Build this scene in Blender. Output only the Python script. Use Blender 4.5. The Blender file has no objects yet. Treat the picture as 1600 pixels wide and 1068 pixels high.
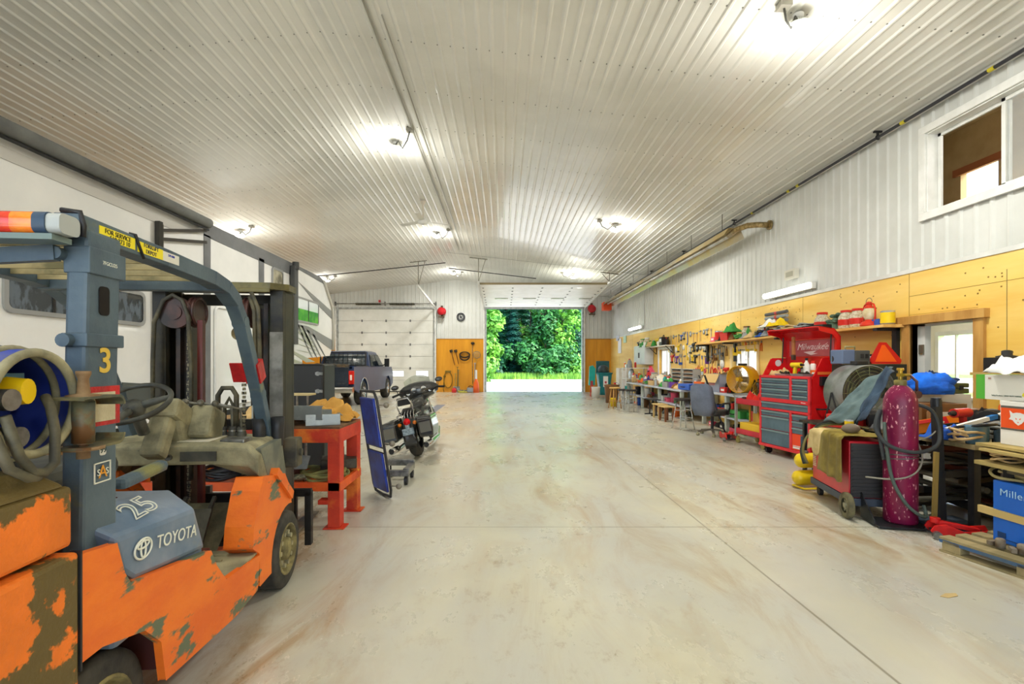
import bpy, math, random
from mathutils import Matrix, Vector, Euler, noise
random.seed(7)
C = bpy.context.scene.collection
PI = math.pi
F, EYE = 778.0, 1.5            # focal length in pixels of a 1600 px wide frame, eye height

def hx(h):
    h = h.lstrip('#'); c = [int(h[i:i+2], 16)/255 for i in (0, 2, 4)]
    return tuple((v/12.92 if v <= .04045 else ((v+.055)/1.055)**2.4) for v in c) + (1,)
def FL(px, py, z=0.0):          # point of a horizontal plane at height z seen at a pixel
    Y = F*(EYE-z)/(py-567); return ((px-785)*Y/F, Y)
def AT(px, py, Y): return ((px-785)*Y/F, Y, EYE+(567-py)*Y/F)
def XR(px, X): return X*F/(px-785)          # depth of a pixel column on the plane x = X

# ---------------------------------------------------------------- materials
MATS = {}
def mat(name, c1, c2=None, scale=6, rough=.5, metal=0, bump=0, emit=0, lo=.4, hi=.6, stretch=(1,1,1), alpha=1, c3=None, s3=2, lo3=.55, hi3=.62, spec=.5, trans=0, bscale=None, detail=6, coat=0):
    if name in MATS: return MATS[name]
    m = bpy.data.materials.new(name); m.use_nodes = True; MATS[name] = m
    nt = m.node_tree; b = nt.nodes['Principled BSDF']; L = nt.links.new
    b.inputs['Roughness'].default_value = rough; b.inputs['Metallic'].default_value = metal
    b.inputs['Specular IOR Level'].default_value = spec
    b.inputs['Coat Weight'].default_value = coat
    b.inputs['Base Color'].default_value = hx(c1)
    m.diffuse_color = hx(c1)
    if emit:
        b.inputs['Emission Color'].default_value = hx(c1); b.inputs['Emission Strength'].default_value = emit
    if trans: b.inputs['Transmission Weight'].default_value = trans
    if alpha < 1: b.inputs['Alpha'].default_value = alpha
    tc = mp = None
    if c2 or bump or c3:
        tc = nt.nodes.new('ShaderNodeTexCoord'); mp = nt.nodes.new('ShaderNodeMapping')
        mp.inputs['Scale'].default_value = stretch; L(tc.outputs['Object'], mp.inputs['Vector'])
    def nz(s, d=detail):
        n = nt.nodes.new('ShaderNodeTexNoise'); n.inputs['Scale'].default_value = s; n.inputs['Detail'].default_value = d
        n.inputs['Roughness'].default_value = .6
        L(mp.outputs['Vector'], n.inputs['Vector']); return n
    last = None
    if c2:
        n = nz(scale); r = nt.nodes.new('ShaderNodeValToRGB')
        r.color_ramp.elements[0].position = lo; r.color_ramp.elements[0].color = hx(c1)
        r.color_ramp.elements[1].position = hi; r.color_ramp.elements[1].color = hx(c2)
        L(n.outputs['Fac'], r.inputs['Fac']); last = r.outputs['Color']
    if c3:
        n = nz(s3); r = nt.nodes.new('ShaderNodeMapRange'); r.inputs['From Min'].default_value = lo3; r.inputs['From Max'].default_value = hi3
        L(n.outputs['Fac'], r.inputs['Value'])
        mx = nt.nodes.new('ShaderNodeMix'); mx.data_type = 'RGBA'
        mx.inputs[6].default_value = hx(c1); mx.inputs[7].default_value = hx(c3)
        if last: L(last, mx.inputs[6])
        L(r.outputs['Result'], mx.inputs[0]); last = mx.outputs[2]
    if last: L(last, b.inputs['Base Color'])
    if bump:
        n = nz(bscale or scale*3); bp = nt.nodes.new('ShaderNodeBump'); bp.inputs['Strength'].default_value = bump; bp.inputs['Distance'].default_value = .02
        L(n.outputs['Fac'], bp.inputs['Height']); L(bp.outputs['Normal'], b.inputs['Normal'])
    return m
def flat(h, rough=.5, metal=0, spec=.5):         # plain colour by hex, with a faint grain
    return mat('paint_%s_%d_%d' % (h.strip('#'), int(rough*100), int(metal*100)), h, None, rough=rough, metal=metal, bump=.05, bscale=60, spec=spec)

# ---------------------------------------------------------------- mesh builder
class MB:
    def __init__(s): s.v = []; s.f = []; s.mi = []; s.sm = []; s.m = 0; s.x = Matrix()
    def add(s, vs, fs, smooth=False):
        o = len(s.v)
        for p in vs: s.v.append(tuple(s.x @ Vector(p)))
        for f in fs: s.f.append(tuple(i+o for i in f)); s.mi.append(s.m); s.sm.append(smooth)
        return s
    def bx(s, x0, x1, y0, y1, z0, z1):
        return s.add([(x0,y0,z0),(x1,y0,z0),(x1,y1,z0),(x0,y1,z0),(x0,y0,z1),(x1,y0,z1),(x1,y1,z1),(x0,y1,z1)],
                     [(0,3,2,1),(4,5,6,7),(0,1,5,4),(1,2,6,5),(2,3,7,6),(3,0,4,7)])
    def box(s, c, d, r=(0,0,0)):
        R = Matrix.Translation(c) @ Euler(r).to_matrix().to_4x4(); a, b, e = d[0]/2, d[1]/2, d[2]/2
        vs = [R @ Vector(p) for p in [(-a,-b,-e),(a,-b,-e),(a,b,-e),(-a,b,-e),(-a,-b,e),(a,-b,e),(a,b,e),(-a,b,e)]]
        return s.add(vs, [(0,3,2,1),(4,5,6,7),(0,1,5,4),(1,2,6,5),(2,3,7,6),(3,0,4,7)])
    def bar(s, p0, p1, w, h=None, up=(0,0,1)):      # rectangular bar between two points
        p0 = Vector(p0); p1 = Vector(p1); h = h or w; d = (p1-p0).normalized(); u = Vector(up)
        if abs(d.dot(u)) > .98: u = Vector((0,1,0))
        r = d.cross(u).normalized(); u = r.cross(d)
        q = [(-w/2,-h/2),(w/2,-h/2),(w/2,h/2),(-w/2,h/2)]
        vs = [p0+r*a+u*b for a, b in q]+[p1+r*a+u*b for a, b in q]
        return s.add(vs, [(0,1,2,3),(7,6,5,4),(0,4,5,1),(1,5,6,2),(2,6,7,3),(3,7,4,0)])
    def ring(s, c, n, r, k, u=None):
        n = Vector(n).normalized(); a = Vector(u) if u else (Vector((0,0,1)) if abs(n.z) < .9 else Vector((1,0,0)))
        a = (a-n*a.dot(n)).normalized(); b = n.cross(a)
        return [Vector(c)+a*math.cos(2*PI*i/k)*r+b*math.sin(2*PI*i/k)*r for i in range(k)]
    def cyl(s, p0, p1, r0, r1=None, n=16, cap=True):
        r1 = r0 if r1 is None else r1; d = Vector(p1)-Vector(p0)
        s.add(s.ring(p0,d,r0,n)+s.ring(p1,d,r1,n), [(i,(i+1)%n,n+(i+1)%n,n+i) for i in range(n)], True)
        if cap:
            s.add(s.ring(p0,d,r0,n), [tuple(range(n))[::-1]]); s.add(s.ring(p1,d,r1,n), [tuple(range(n))])
        return s
    def tube(s, pts, r, n=8, closed=False, rr=None):
        P = [Vector(p) for p in pts]; k = len(P); vs = []; prev = None
        for i in range(k):
            if closed: d = P[(i+1)%k]-P[i-1]
            else: d = P[min(i+1,k-1)]-P[max(i-1,0)]
            d = d.normalized() if d.length > 1e-9 else Vector((0,0,1))
            if prev is None: u = Vector((0,0,1)) if abs(d.z) < .9 else Vector((1,0,0))
            else: u = prev
            u = (u-d*u.dot(d)).normalized(); prev = u; w = d.cross(u); q = rr[i] if rr else r
            vs += [P[i]+u*math.cos(2*PI*j/n)*q+w*math.sin(2*PI*j/n)*q for j in range(n)]
        fs = []
        for i in range(k if closed else k-1):
            a = i*n; b = ((i+1)%k)*n
            fs += [(a+j, a+(j+1)%n, b+(j+1)%n, b+j) for j in range(n)]
        if not closed: fs += [tuple(range(n))[::-1], tuple(range((k-1)*n, k*n))]
        return s.add(vs, fs, True)
    def lathe(s, prof, c=(0,0,0), axis=(0,0,1), n=20, smooth=True):
        ax = Vector(axis).normalized(); vs = []
        for r, h in prof: vs += s.ring(Vector(c)+ax*h, ax, max(r,1e-4), n)
        fs = [(i*n+j, i*n+(j+1)%n, (i+1)*n+(j+1)%n, (i+1)*n+j) for i in range(len(prof)-1) for j in range(n)]
        return s.add(vs, fs, smooth)
    def torus(s, c, n, R, r, k=32, m=8, a0=0, a1=2*PI):
        full = abs(a1-a0-2*PI) < 1e-6
        nn = Vector(n).normalized(); a = Vector((0,0,1)) if abs(nn.z) < .9 else Vector((1,0,0)); a = (a-nn*a.dot(nn)).normalized(); b = nn.cross(a)
        kk = k if full else k+1
        return s.tube([Vector(c)+a*math.cos(a0+(a1-a0)*i/k)*R+b*math.sin(a0+(a1-a0)*i/k)*R for i in range(kk)], r, m, full)
    def sph(s, c, r, n=16, m=10):
        r = (r,r,r) if not hasattr(r,'__len__') else r; vs = []
        for i in range(m+1):
            t = PI*i/m
            for j in range(n):
                p = 2*PI*j/n; vs.append((c[0]+r[0]*math.sin(t)*math.cos(p), c[1]+r[1]*math.sin(t)*math.sin(p), c[2]-r[2]*math.cos(t)))
        return s.add(vs, [(i*n+j, i*n+(j+1)%n, (i+1)*n+(j+1)%n, (i+1)*n+j) for i in range(m) for j in range(n)], True)
    def prism(s, poly, a0, a1, ax='x', smooth=False):    # poly in the two other axes, in order
        mk = {'x': lambda p,t: (t,p[0],p[1]), 'y': lambda p,t: (p[0],t,p[1]), 'z': lambda p,t: (p[0],p[1],t)}[ax]
        n = len(poly); ar = sum(poly[i][0]*poly[(i+1)%n][1]-poly[(i+1)%n][0]*poly[i][1] for i in range(n))
        if ar < 0: poly = poly[::-1]
        if ax == 'y': poly = poly[::-1]
        vs = [mk(p,a0) for p in poly]+[mk(p,a1) for p in poly]
        fs = [(i,(i+1)%n,n+(i+1)%n,n+i) for i in range(n)]
        s.add(vs, fs, smooth); s.add(vs, [tuple(range(n))[::-1], tuple(range(n,2*n))]); return s
    def loft(s, rings, cap=True, smooth=True, closed=True):
        n = len(rings[0]); vs = [p for r in rings for p in r]
        fs = [(i*n+j, i*n+(j+1)%n, (i+1)*n+(j+1)%n, (i+1)*n+j) for i in range(len(rings)-1) for j in range(n if closed else n-1)]
        if cap: fs += [tuple(range(n))[::-1], tuple(range((len(rings)-1)*n, len(rings)*n))]
        return s.add(vs, fs, smooth)
    def grid(s, fn, nu, nv, smooth=True):
        vs = [fn(i/nu, j/nv) for i in range(nu+1) for j in range(nv+1)]
        return s.add(vs, [(i*(nv+1)+j, (i+1)*(nv+1)+j, (i+1)*(nv+1)+j+1, i*(nv+1)+j+1) for i in range(nu) for j in range(nv)], smooth)
    def poly(s, pts): return s.add(pts, [tuple(range(len(pts)))])
    def mesh(s, name, mats):
        me = bpy.data.meshes.new(name); me.from_pydata(s.v, [], s.f)
        for m in (mats if isinstance(mats,(list,tuple)) else [mats]): me.materials.append(m)
        me.polygons.foreach_set('material_index', s.mi); me.polygons.foreach_set('use_smooth', s.sm); me.update(); return me

def obj(name, mb, mats, parent=None, loc=None, rot=None, bevel=0, label=None, solid=0, sub=0):
    o = bpy.data.objects.new(name, mb.mesh(name, mats)); C.objects.link(o)
    if parent: o.parent = parent
    if loc: o.location = loc
    if rot: o.rotation_euler = rot
    if solid:
        m = o.modifiers.new('thickness','SOLIDIFY'); m.thickness = solid; m.offset = 0
    if sub:
        m = o.modifiers.new('smooth','SUBSURF'); m.levels = m.render_levels = sub
    if bevel:
        m = o.modifiers.new('bevel','BEVEL'); m.width = bevel; m.segments = 2; m.limit_method = 'ANGLE'; m.angle_limit = .7
    if label: o['label'] = label
    return o
def tag(o, label, cat, group=None, kind=None):
    o['label'] = label; o['category'] = cat
    if group: o['group'] = group
    if kind: o['kind'] = kind
    return o
def thing(name, label, cat, loc=(0,0,0), rz=0, group=None, rot=None):
    o = bpy.data.objects.new(name, None); C.objects.link(o); o.empty_display_size = .1
    o.location = loc; o.rotation_euler = rot or (0,0,rz); return tag(o, label, cat, group)
def single(name, mb, mats, label, cat, loc=(0,0,0), rz=0, group=None, bevel=0, rot=None, solid=0, sub=0):
    o = obj(name, mb, mats, None, loc, rot or (0,0,rz), bevel, None, solid, sub); return tag(o, label, cat, group)
def struct(name, mb, mats, parent=None, bevel=0):
    o = obj(name, mb, mats, parent, bevel=bevel)
    if not parent: o['kind'] = 'structure'
    return o
def dup(root, loc, rz=None, label=None, group=None, rot=None, scale=None):
    r = root.copy(); C.objects.link(r); r.location = loc
    if rz is not None: r.rotation_euler = (0,0,rz)
    if rot is not None: r.rotation_euler = rot
    if scale: r.scale = (scale,)*3
    if label: r['label'] = label
    if group: r['group'] = group
    for ch in list(root.children):
        c = ch.copy(); C.objects.link(c); c.parent = r
        for g in list(ch.children):
            d = g.copy(); C.objects.link(d); d.parent = c
    return r
def text(body, size, loc, rot, m, parent=None, name='lettering', outline=0, align='CENTER', sx=1, ext=.001, spacing=1, shear=0, offset=0):
    cu = bpy.data.curves.new(name, 'FONT'); cu.body = body; cu.size = size; cu.align_x = align; cu.align_y = 'CENTER'
    cu.space_character = spacing; cu.shear = shear; cu.offset = offset
    if outline: cu.fill_mode = 'NONE'; cu.bevel_depth = outline; cu.bevel_resolution = 0
    else: cu.extrude = ext
    t = bpy.data.objects.new('tmp', cu); C.objects.link(t); bpy.context.view_layer.update()
    me = bpy.data.meshes.new_from_object(t.evaluated_get(bpy.context.evaluated_depsgraph_get()))
    bpy.data.objects.remove(t); me.materials.clear(); me.materials.append(m)
    o = bpy.data.objects.new(name, me); C.objects.link(o); o.parent = parent; o.location = loc; o.rotation_euler = rot; o.scale = (sx,1,1)
    return o
R_FRONT = (PI/2,0,0); R_PLUSX = (PI/2,0,PI/2); R_MINUSX = (PI/2,0,-PI/2)
def arc(cx, cy, r, a0, a1, n):
    return [(cx+r*math.cos(math.radians(a0+(a1-a0)*i/n)), cy+r*math.sin(math.radians(a0+(a1-a0)*i/n))) for i in range(n+1)]
def rrect(x0, x1, y0, y1, r, n=4):
    return arc(x1-r,y1-r,r,0,90,n)+arc(x0+r,y1-r,r,90,180,n)+arc(x0+r,y0+r,r,180,270,n)+arc(x1-r,y0+r,r,270,360,n)

STEEL = mat('steel','#9a9a96','#6d6d69',scale=9,rough=.35,metal=.8)
CHROME = mat('chrome','#d8dadd',None,rough=.12,metal=1,bump=.02)
BLACK = mat('black_paint','#17181a','#26272a',scale=8,rough=.45)
RUBBER = mat('rubber','#2a2a28','#45433c',scale=7,rough=.8,bump=.2)
DKSTEEL = mat('dark_greasy_steel','#1c1b19','#4a4436',scale=9,rough=.5,metal=.3,bump=.2)
WHITE = mat('white_enamel','#e8e9e6','#dadbd6',scale=2,rough=.4)
# ================================================================ the building
XL, XRW, YB, YF = -10.6, 5.67, 25.9, -5.0
RX, RZ, SL = -2.4, 5.83, .113
def ceil(x): return RZ-SL*abs(x-RX)
M_ceil = mat('ceiling_metal','#dcdcd4','#cfcfc6',scale=.6,rough=.3,metal=.0,spec=.9,coat=.3)
M_wall = mat('wall_metal','#d3d5d0','#c6c8c2',scale=.7,rough=.45,spec=.6)
M_trimw = mat('white_trim','#dcddd8','#cfd0ca',scale=3,rough=.4)
M_screw = flat('#8d8d86',.4,.5)
M_ply = mat('plywood','#e9c364','#dba945',scale=1.5,rough=.55,stretch=(1,.35,2.5),bump=.06,lo=.35,hi=.7,c3='#f0cf7c',s3=.6,lo3=.5,hi3=.7,coat=.15)
M_plyo = mat('plywood_back_wall','#dd9c2c','#c98722',scale=1.6,rough=.55,stretch=(3,1,.4),bump=.05,lo=.3,hi=.7)

def floor_mat():
    m = bpy.data.materials.new('sealed_concrete'); m.use_nodes = True; nt = m.node_tree; L = nt.links.new; N = nt.nodes.new
    b = nt.nodes['Principled BSDF']; tc = N('ShaderNodeTexCoord')
    def noise_(s, st=(1,1,1), d=8, r=.6, dist=0):
        mp = N('ShaderNodeMapping'); mp.inputs['Scale'].default_value = st; L(tc.outputs['Object'], mp.inputs['Vector'])
        n = N('ShaderNodeTexNoise'); n.inputs['Scale'].default_value = s; n.inputs['Detail'].default_value = d; n.inputs['Roughness'].default_value = r
        n.inputs['Distortion'].default_value = dist; L(mp.outputs['Vector'], n.inputs['Vector']); return n.outputs['Fac']
    def rng(v, a, c, lo=0, hi=1):
        r = N('ShaderNodeMapRange'); r.inputs[1].default_value = a; r.inputs[2].default_value = c; r.inputs[3].default_value = lo; r.inputs[4].default_value = hi; L(v, r.inputs[0]); return r.outputs[0]
    def mix(f, a, c):
        x = N('ShaderNodeMix'); x.data_type = 'RGBA'
        for i, q in ((6,a),(7,c)):
            if isinstance(q, tuple): x.inputs[i].default_value = q
            else: L(q, x.inputs[i])
        L(f, x.inputs[0]); return x.outputs[2]
    def mul(a, c):
        x = N('ShaderNodeMath'); x.operation = 'MULTIPLY'; L(a, x.inputs[0])
        if isinstance(c, float): x.inputs[1].default_value = c
        else: L(c, x.inputs[1])
        return x.outputs[0]
    base = mix(rng(noise_(.45,d=5), .35, .65), hx('#b5b19c'), hx('#cac3a4'))
    base = mix(rng(noise_(1.3,(1,.5,1)), .3, .8, 0, .7), base, hx('#adb0b2'))
    # brown tyre dirt: streaks along the length of the shop
    streak = mul(rng(noise_(1.6,(1.5,.35,1),10,.72,1.0), .47, .70), rng(noise_(.35,(1,.35,1),3), .38, .56))
    base = mix(mul(streak,.95), base, hx('#94703a'))
    speck = mul(rng(noise_(7,(1,.6,1),8,.75), .54, .78), rng(noise_(.5,(1,1,1),3), .42, .56))
    base = mix(mul(speck,.9), base, hx('#7d5a26'))
    sp = N('ShaderNodeSeparateXYZ'); L(tc.outputs['Object'], sp.inputs[0])
    def line(ch, pos, w):
        a = N('ShaderNodeMath'); a.operation = 'SUBTRACT'; L(sp.outputs[ch], a.inputs[0]); a.inputs[1].default_value = pos
        c = N('ShaderNodeMath'); c.operation = 'ABSOLUTE'; L(a.outputs[0], c.inputs[0])
        return rng(c.outputs[0], w, w*2.2, 1, 0)
    for ch, pos in ((0,1.86),(0,-3.6),(1,4.56),(1,9.8),(1,15.2),(1,20.6),(1,-.6)):
        base = mix(mul(line(ch,pos,.005),.7), base, hx('#6a6248'))
    L(base, b.inputs['Base Color'])
    L(rng(noise_(1.1,(1,.5,1),9,.7), .3, .7, .2, .42), b.inputs['Roughness'])
    b.inputs['Specular IOR Level'].default_value = .8; b.inputs['Coat Weight'].default_value = .25; b.inputs['Coat Roughness'].default_value = .27
    bp = N('ShaderNodeBump'); bp.inputs['Strength'].default_value = .12; bp.inputs['Distance'].default_value = .01
    L(noise_(3,(1,1,1),8), bp.inputs['Height']); L(bp.outputs[0], b.inputs['Normal'])
    return m
m = MB(); m.bx(XL-.2, XRW+.15, YF, YB+.25, -.15, 0); struct('floor', m, floor_mat())

def rib_profile(a, b, pitch, amp, fn):     # corrugated sheet profile along one axis: list of (t, height)
    out = []; t = a
    while t < b:
        for dt, h in ((0,0),(pitch*.38,0),(pitch*.50,amp),(pitch*.62,amp),(pitch*.74,0)):
            if t+dt <= b: out.append((t+dt, h))
        t += pitch
    out.append((b,0)); return out
# ceiling: ribs run the length of the shop and stand down from the sheet
m = MB(); pr = rib_profile(XL, XRW, .17, .013, None)
for i in range(len(pr)-1):
    (a, h), (b, g) = pr[i], pr[i+1]
    m.add([(a,YF,ceil(a)-h),(a,YB,ceil(a)-h),(b,YB,ceil(b)-g),(b,YF,ceil(b)-g)], [(0,1,2,3)])
m.m = 1
y = .4
while y < YB:
    x = XL+.03
    while x < XRW-.1:
        m.box((x+.03,y,ceil(x+.03)-.004),(.014,.014,.008)); x += .17
    y += 1.22
m.m = 2
m.add([(RX+.2,19.2,ceil(RX+.2)-.028),(RX+.2,19.25,ceil(RX+.2)-.028),(XRW,19.25,ceil(XRW)-.028),(XRW,19.2,ceil(XRW)-.028)],[(0,1,2,3)])
m.m = 0
m.add([(XL,YF,ceil(XL)+.3),(RX,YF,RZ+.3),(RX,YB+.3,RZ+.3),(XL,YB+.3,ceil(XL)+.3)],[(0,1,2,3)])
m.add([(RX,YF,RZ+.3),(XRW+.2,YF,ceil(XRW)+.3),(XRW+.2,YB+.3,ceil(XRW)+.3),(RX,YB+.3,RZ+.3)],[(0,1,2,3)])
struct('ceiling', m, [M_ceil, M_screw, flat('#77776f',.6)])

def wall_sheet(m, X, s, y0, y1, z0, z1, pitch=.2, amp=.02, zt=None):  # vertical ribs on the plane x = X; s = side the ribs stand out to
    for i, (a, h) in enumerate(p := rib_profile(y0, y1, pitch, amp, None)):
        if i+1 < len(p):
            b, g = p[i+1]
            m.add([(X+s*h,a,z0),(X+s*g,b,z0),(X+s*g,b,z1),(X+s*h,a,z1)], [(0,1,2,3)])
ZP = 2.75
# right wall: metal above, plywood below, openings: upstairs window, doorway, two small windows
WU = (4.45, 6.62, 3.50, 4.55)       # y0,y1,z0,z1 of the upstairs window opening
DN = (5.93, 6.86, 0.0, 2.03)        # doorway
W2 = (8.35*1.0, 9.1, 1.1, 1.75)
W2 = (11.0, 12.2, 1.02, 1.83)
W3 = (16.75, 17.9, 1.05, 1.98)
m = MB(); XI = XRW-.03
ze = ceil(XRW)
wall_sheet(m, XRW, -1, YF, WU[0], ZP, ze); wall_sheet(m, XRW, -1, WU[1], YB, ZP, ze)
wall_sheet(m, XRW, -1, WU[0], WU[1], ZP, WU[2]); wall_sheet(m, XRW, -1, WU[0], WU[1], WU[3], ze)
m.m = 1
ys = sorted([(W3, 'w'), (W2, 'w'), (DN, 'd')], key=lambda a: a[0][0]); y = YF
for (a, b, z0, z1), _ in ys:
    m.bx(XI, XRW+.12, y, a, 0, ZP)
    if z0 > 0: m.bx(XI, XRW+.12, a, b, 0, z0)
    m.bx(XI, XRW+.12, a, b, z1, ZP); y = b
m.bx(XI, XRW+.12, y, YB, 0, ZP)
m.m = 2
for (a, b, c, d) in [(YF,WU[0],ZP,ze+.2),(WU[1],YB,ZP,ze+.2),(WU[0],WU[1],ZP,WU[2]),(WU[0],WU[1],WU[3],ze+.2)]: m.bx(XRW+.01, XRW+.12, a, b, c, d)
struct('wall_right', m, [M_wall, M_ply, M_trimw])
# plywood joints and nail heads as thin battens of darker brown
m = MB()
for y in [6.9+2.44*i for i in range(-1,8)]: m.bx(XI-.002, XI+.01, y, y+.006, 0, ZP)
m.bx(XI-.002, XI+.01, -2, 6.9, 2.42, 2.425); m.bx(XI-.002,XI+.01,5.9,6.9,2.16,2.163)
rr = random.Random(3)
for i in range(150):
    y = rr.uniform(3,14); z = rr.choice([1.6,1.9,2.2,2.35,2.5,2.62])+rr.uniform(-.03,.03)
    m.box((XI-.001, y, z),(.006,.016,.016))
struct('trim_1', m, flat('#8a6a30',.7))
m = MB(); m.bx(XRW-.045, XRW-.02, YF, YB, ZP-.01, ZP+.05); m.bx(XRW-.06,XRW-.02,YF,YB,ze-.07,ze-.02); m.bx(XRW-.022,XRW-.01,19.85,19.92,ZP,ze)
struct('trim_2', m, M_trimw, bevel=.004)
# left wall
m = MB(); wall_sheet(m, XL, 1, YF, YB, ZP, ceil(XL)); m.m = 1; m.bx(XL-.12, XL+.03, YF, YB, 0, ZP); m.m = 2; m.bx(XL-.12,XL-.01,YF,YB,ZP,ceil(XL)+.2)
struct('wall_left', m, [M_wall, M_plyo, M_trimw])
# back wall with two overhead-door openings
DL = (-8.6, -3.5, 4.32); DR = (-.9, 4.2, 4.32)
m = MB()
def yrib(x0, x1, z0, ztop):
    p = rib_profile(x0, x1, .2, .018, None)
    for i in range(len(p)-1):
        (a, h), (b, g) = p[i], p[i+1]
        m.add([(a,YB-h,z0),(b,YB-g,z0),(b,YB-g,ztop(b)),(a,YB-h,ztop(a))], [(0,1,2,3)])
yrib(XL, DL[0], ZP, ceil); yrib(DL[0], DL[1], DL[2], ceil); yrib(DL[1], DR[0], ZP, ceil); yrib(DR[0], DR[1], DR[2], ceil); yrib(DR[1], XRW, ZP, ceil)
m.m = 1
for a, b in ((XL,DL[0]),(DL[1],DR[0]),(DR[1],XRW)): m.bx(a, b, YB-.03, YB+.1, 0, ZP)
m.m = 2
for a, b in ((XL,DL[0]),(DL[1],DR[0]),(DR[1],XRW)): m.bx(a, b, YB+.1, YB+.2, 0, 5.0)
m.bx(XL, XRW, YB+.03, YB+.2, DL[2], 6.1)
struct('wall_back', m, [M_wall, M_plyo, M_trimw])
m = MB()
for x in (-2.6,-1.4,4.9): m.bx(x, x+.012, YB-.034, YB-.02, 0, ZP)
m.bx(DL[1]-.0,DR[0],YB-.036,YB-.02,ZP-.03,ZP+.02); m.bx(DR[1],XRW,YB-.036,YB-.02,ZP-.03,ZP+.02)
struct('trim_3', m, flat('#a8742a',.6))
m = MB()
for a, b, z in (DL, DR):
    for x in (a, b): m.bx(x-.07, x+.07, YB-.10, YB+.2, 0, z+.05)
    m.bx(a-.07, b+.07, YB-.06, YB+.2, z, z+.08)
struct('trim_4', m, mat('galvanised','#b9bdbb','#9a9e9c',scale=6,rough=.4,metal=.4), bevel=.005)
# front wall behind the camera, its wide opening added to let sky light in
m = MB(); m.bx(XL, -6.5, YF-.1, YF, 0, 5.2); m.bx(3.6, XRW, YF-.1, YF, 0, 5.2); m.bx(-6.5, 3.6, YF-.1, YF, 4.4, 5.2); m.prism([(XL,5.2),(XRW,5.2),(XRW,5.25),(RX,6.1),(XL,5.25)],YF-.1,YF,'y')
struct('wall_front', m, M_wall)

# annex beyond the right wall: white downstairs room, tan upstairs room, each with a window to the yard
M_room = mat('room_paint','#e6e4da','#dcd9cc',scale=2,rough=.7)
X2 = XRW+3.2
m = MB()
m.bx(XRW+.12, X2, 3.0, 3.1, -.1, 2.7); m.bx(XRW+.12, X2, 19.0, 19.1, -.1, 2.7)
m.bx(XRW+.12, X2, 3.0, 19.1, -.15, -.02)
m.bx(XRW+.12, X2+.1, 3.0, 19.1, 2.7, 2.8)
WA = (9.2, 10.1, .85, 2.05)
m.bx(X2, X2+.1, 3.0, WA[0], -.1, 2.7); m.bx(X2, X2+.1, WA[1], 10.6, -.1, 2.7); m.bx(X2, X2+.1, WA[0], WA[1], -.1, WA[2]); m.bx(X2, X2+.1, WA[0], WA[1], WA[3], 2.7)
m.bx(X2, X2+.1, 10.6, 19.1, -.1, .8); m.bx(X2, X2+.1, 10.6, 19.1, 2.3, 2.7)
m.bx(XRW+.12, X2, 10.5, 10.6, -.1, 2.7)
struct('wall_annex', m, M_room)
m = MB()
XB = 7.27
m.bx(XRW+.12, XB, 1.5, 1.6, 2.8, 5.3); m.bx(XRW+.12, XB, 9.6, 9.7, 2.8, 5.3); m.bx(XRW+.12, XB+.1, 1.5, 9.7, 5.2, 5.3)
m.bx(XB, XB+.1, 1.5, 7.3, 2.8, 5.2); m.bx(XB,XB+.1,7.9,9.7,2.8,5.2); m.bx(XB,XB+.1,7.3,7.9,2.8,4.05); m.bx(XB,XB+.1,7.3,7.9,4.5,5.2)
struct('wall_loft', m, mat('loft_tan_paint','#c4a878','#b79a69',scale=2,rough=.7))
m = MB(); m.bx(XB-.04,XB,7.2,8.0,4.47,4.58); m.bx(XB-.03,XB,7.2,8.0,3.98,4.04)
struct('trim_5', m, flat('#a5613a',.6))
m = MB(); m.bx(X2-.03,X2,WA[0]-.08,WA[1]+.08,WA[3],WA[3]+.08); m.bx(X2-.03,X2,WA[0]-.08,WA[0],WA[2],WA[3]); m.bx(X2-.03,X2,WA[1],WA[1]+.08,WA[2],WA[3]); m.bx(X2-.03,X2+.02,WA[0]+.5,WA[0]+.53,WA[2],WA[3]); m.bx(X2-.06,X2,WA[0]-.1,WA[1]+.1,WA[2]-.06,WA[2])
m.bx(XRW+.12,XRW+.2,7.35,7.5,0,2.03); m.bx(XRW+.14,XRW+.17,7.0,7.05,1.6,1.75)
struct('trim_6', m, M_trimw, bevel=.004)

# upstairs sliding window
w = bpy.data.objects.new('window_1', None); C.objects.link(w); w['kind'] = 'structure'
M_vinyl = mat('white_vinyl','#e4e5e0','#d9dad4',scale=4,rough=.35)
m = MB(); y0,y1,z0,z1 = WU; t = .1
m.bx(XRW-.06,XRW-.02,y0-t,y1+t,z1,z1+t); m.bx(XRW-.06,XRW-.02,y0-t,y1+t,z0-t,z0); m.bx(XRW-.06,XRW-.02,y0-t,y0,z0,z1); m.bx(XRW-.06,XRW-.02,y1,y1+t,z0,z1)
m.bx(XRW-.03,XRW+.14,y1-.015,y1,z0,z1); m.bx(XRW-.03,XRW+.14,y0,y0+.015,z0,z1); m.bx(XRW-.03,XRW+.14,y0,y1,z0,z0+.015); m.bx(XRW-.03,XRW+.14,y0,y1,z1-.015,z1)
f = obj('window_frame', m, M_vinyl, w, bevel=.004)
m = MB()
def sash(m, a, b, x):
    m.bx(x,x+.03,a,b,z0+.015,z0+.06); m.bx(x,x+.03,a,b,z1-.06,z1-.015); m.bx(x,x+.03,a,a+.05,z0,z1-.01); m.bx(x,x+.03,b-.05,b,z0,z1-.01)
sash(m, y0+.02, 5.72, XRW+.06); sash(m, 5.66, y1-.02, XRW+.1)
s_ = obj('sash', m, M_vinyl, f, bevel=.003)
GLASS = mat('window_glass','#e8f0f0',None,rough=.02,alpha=.16,spec=.9,bump=.01)
m = MB(); m.bx(XRW+.07,XRW+.075,y0+.07,5.67,z0+.06,z1-.06); obj('pane', m, GLASS, f)

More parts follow.
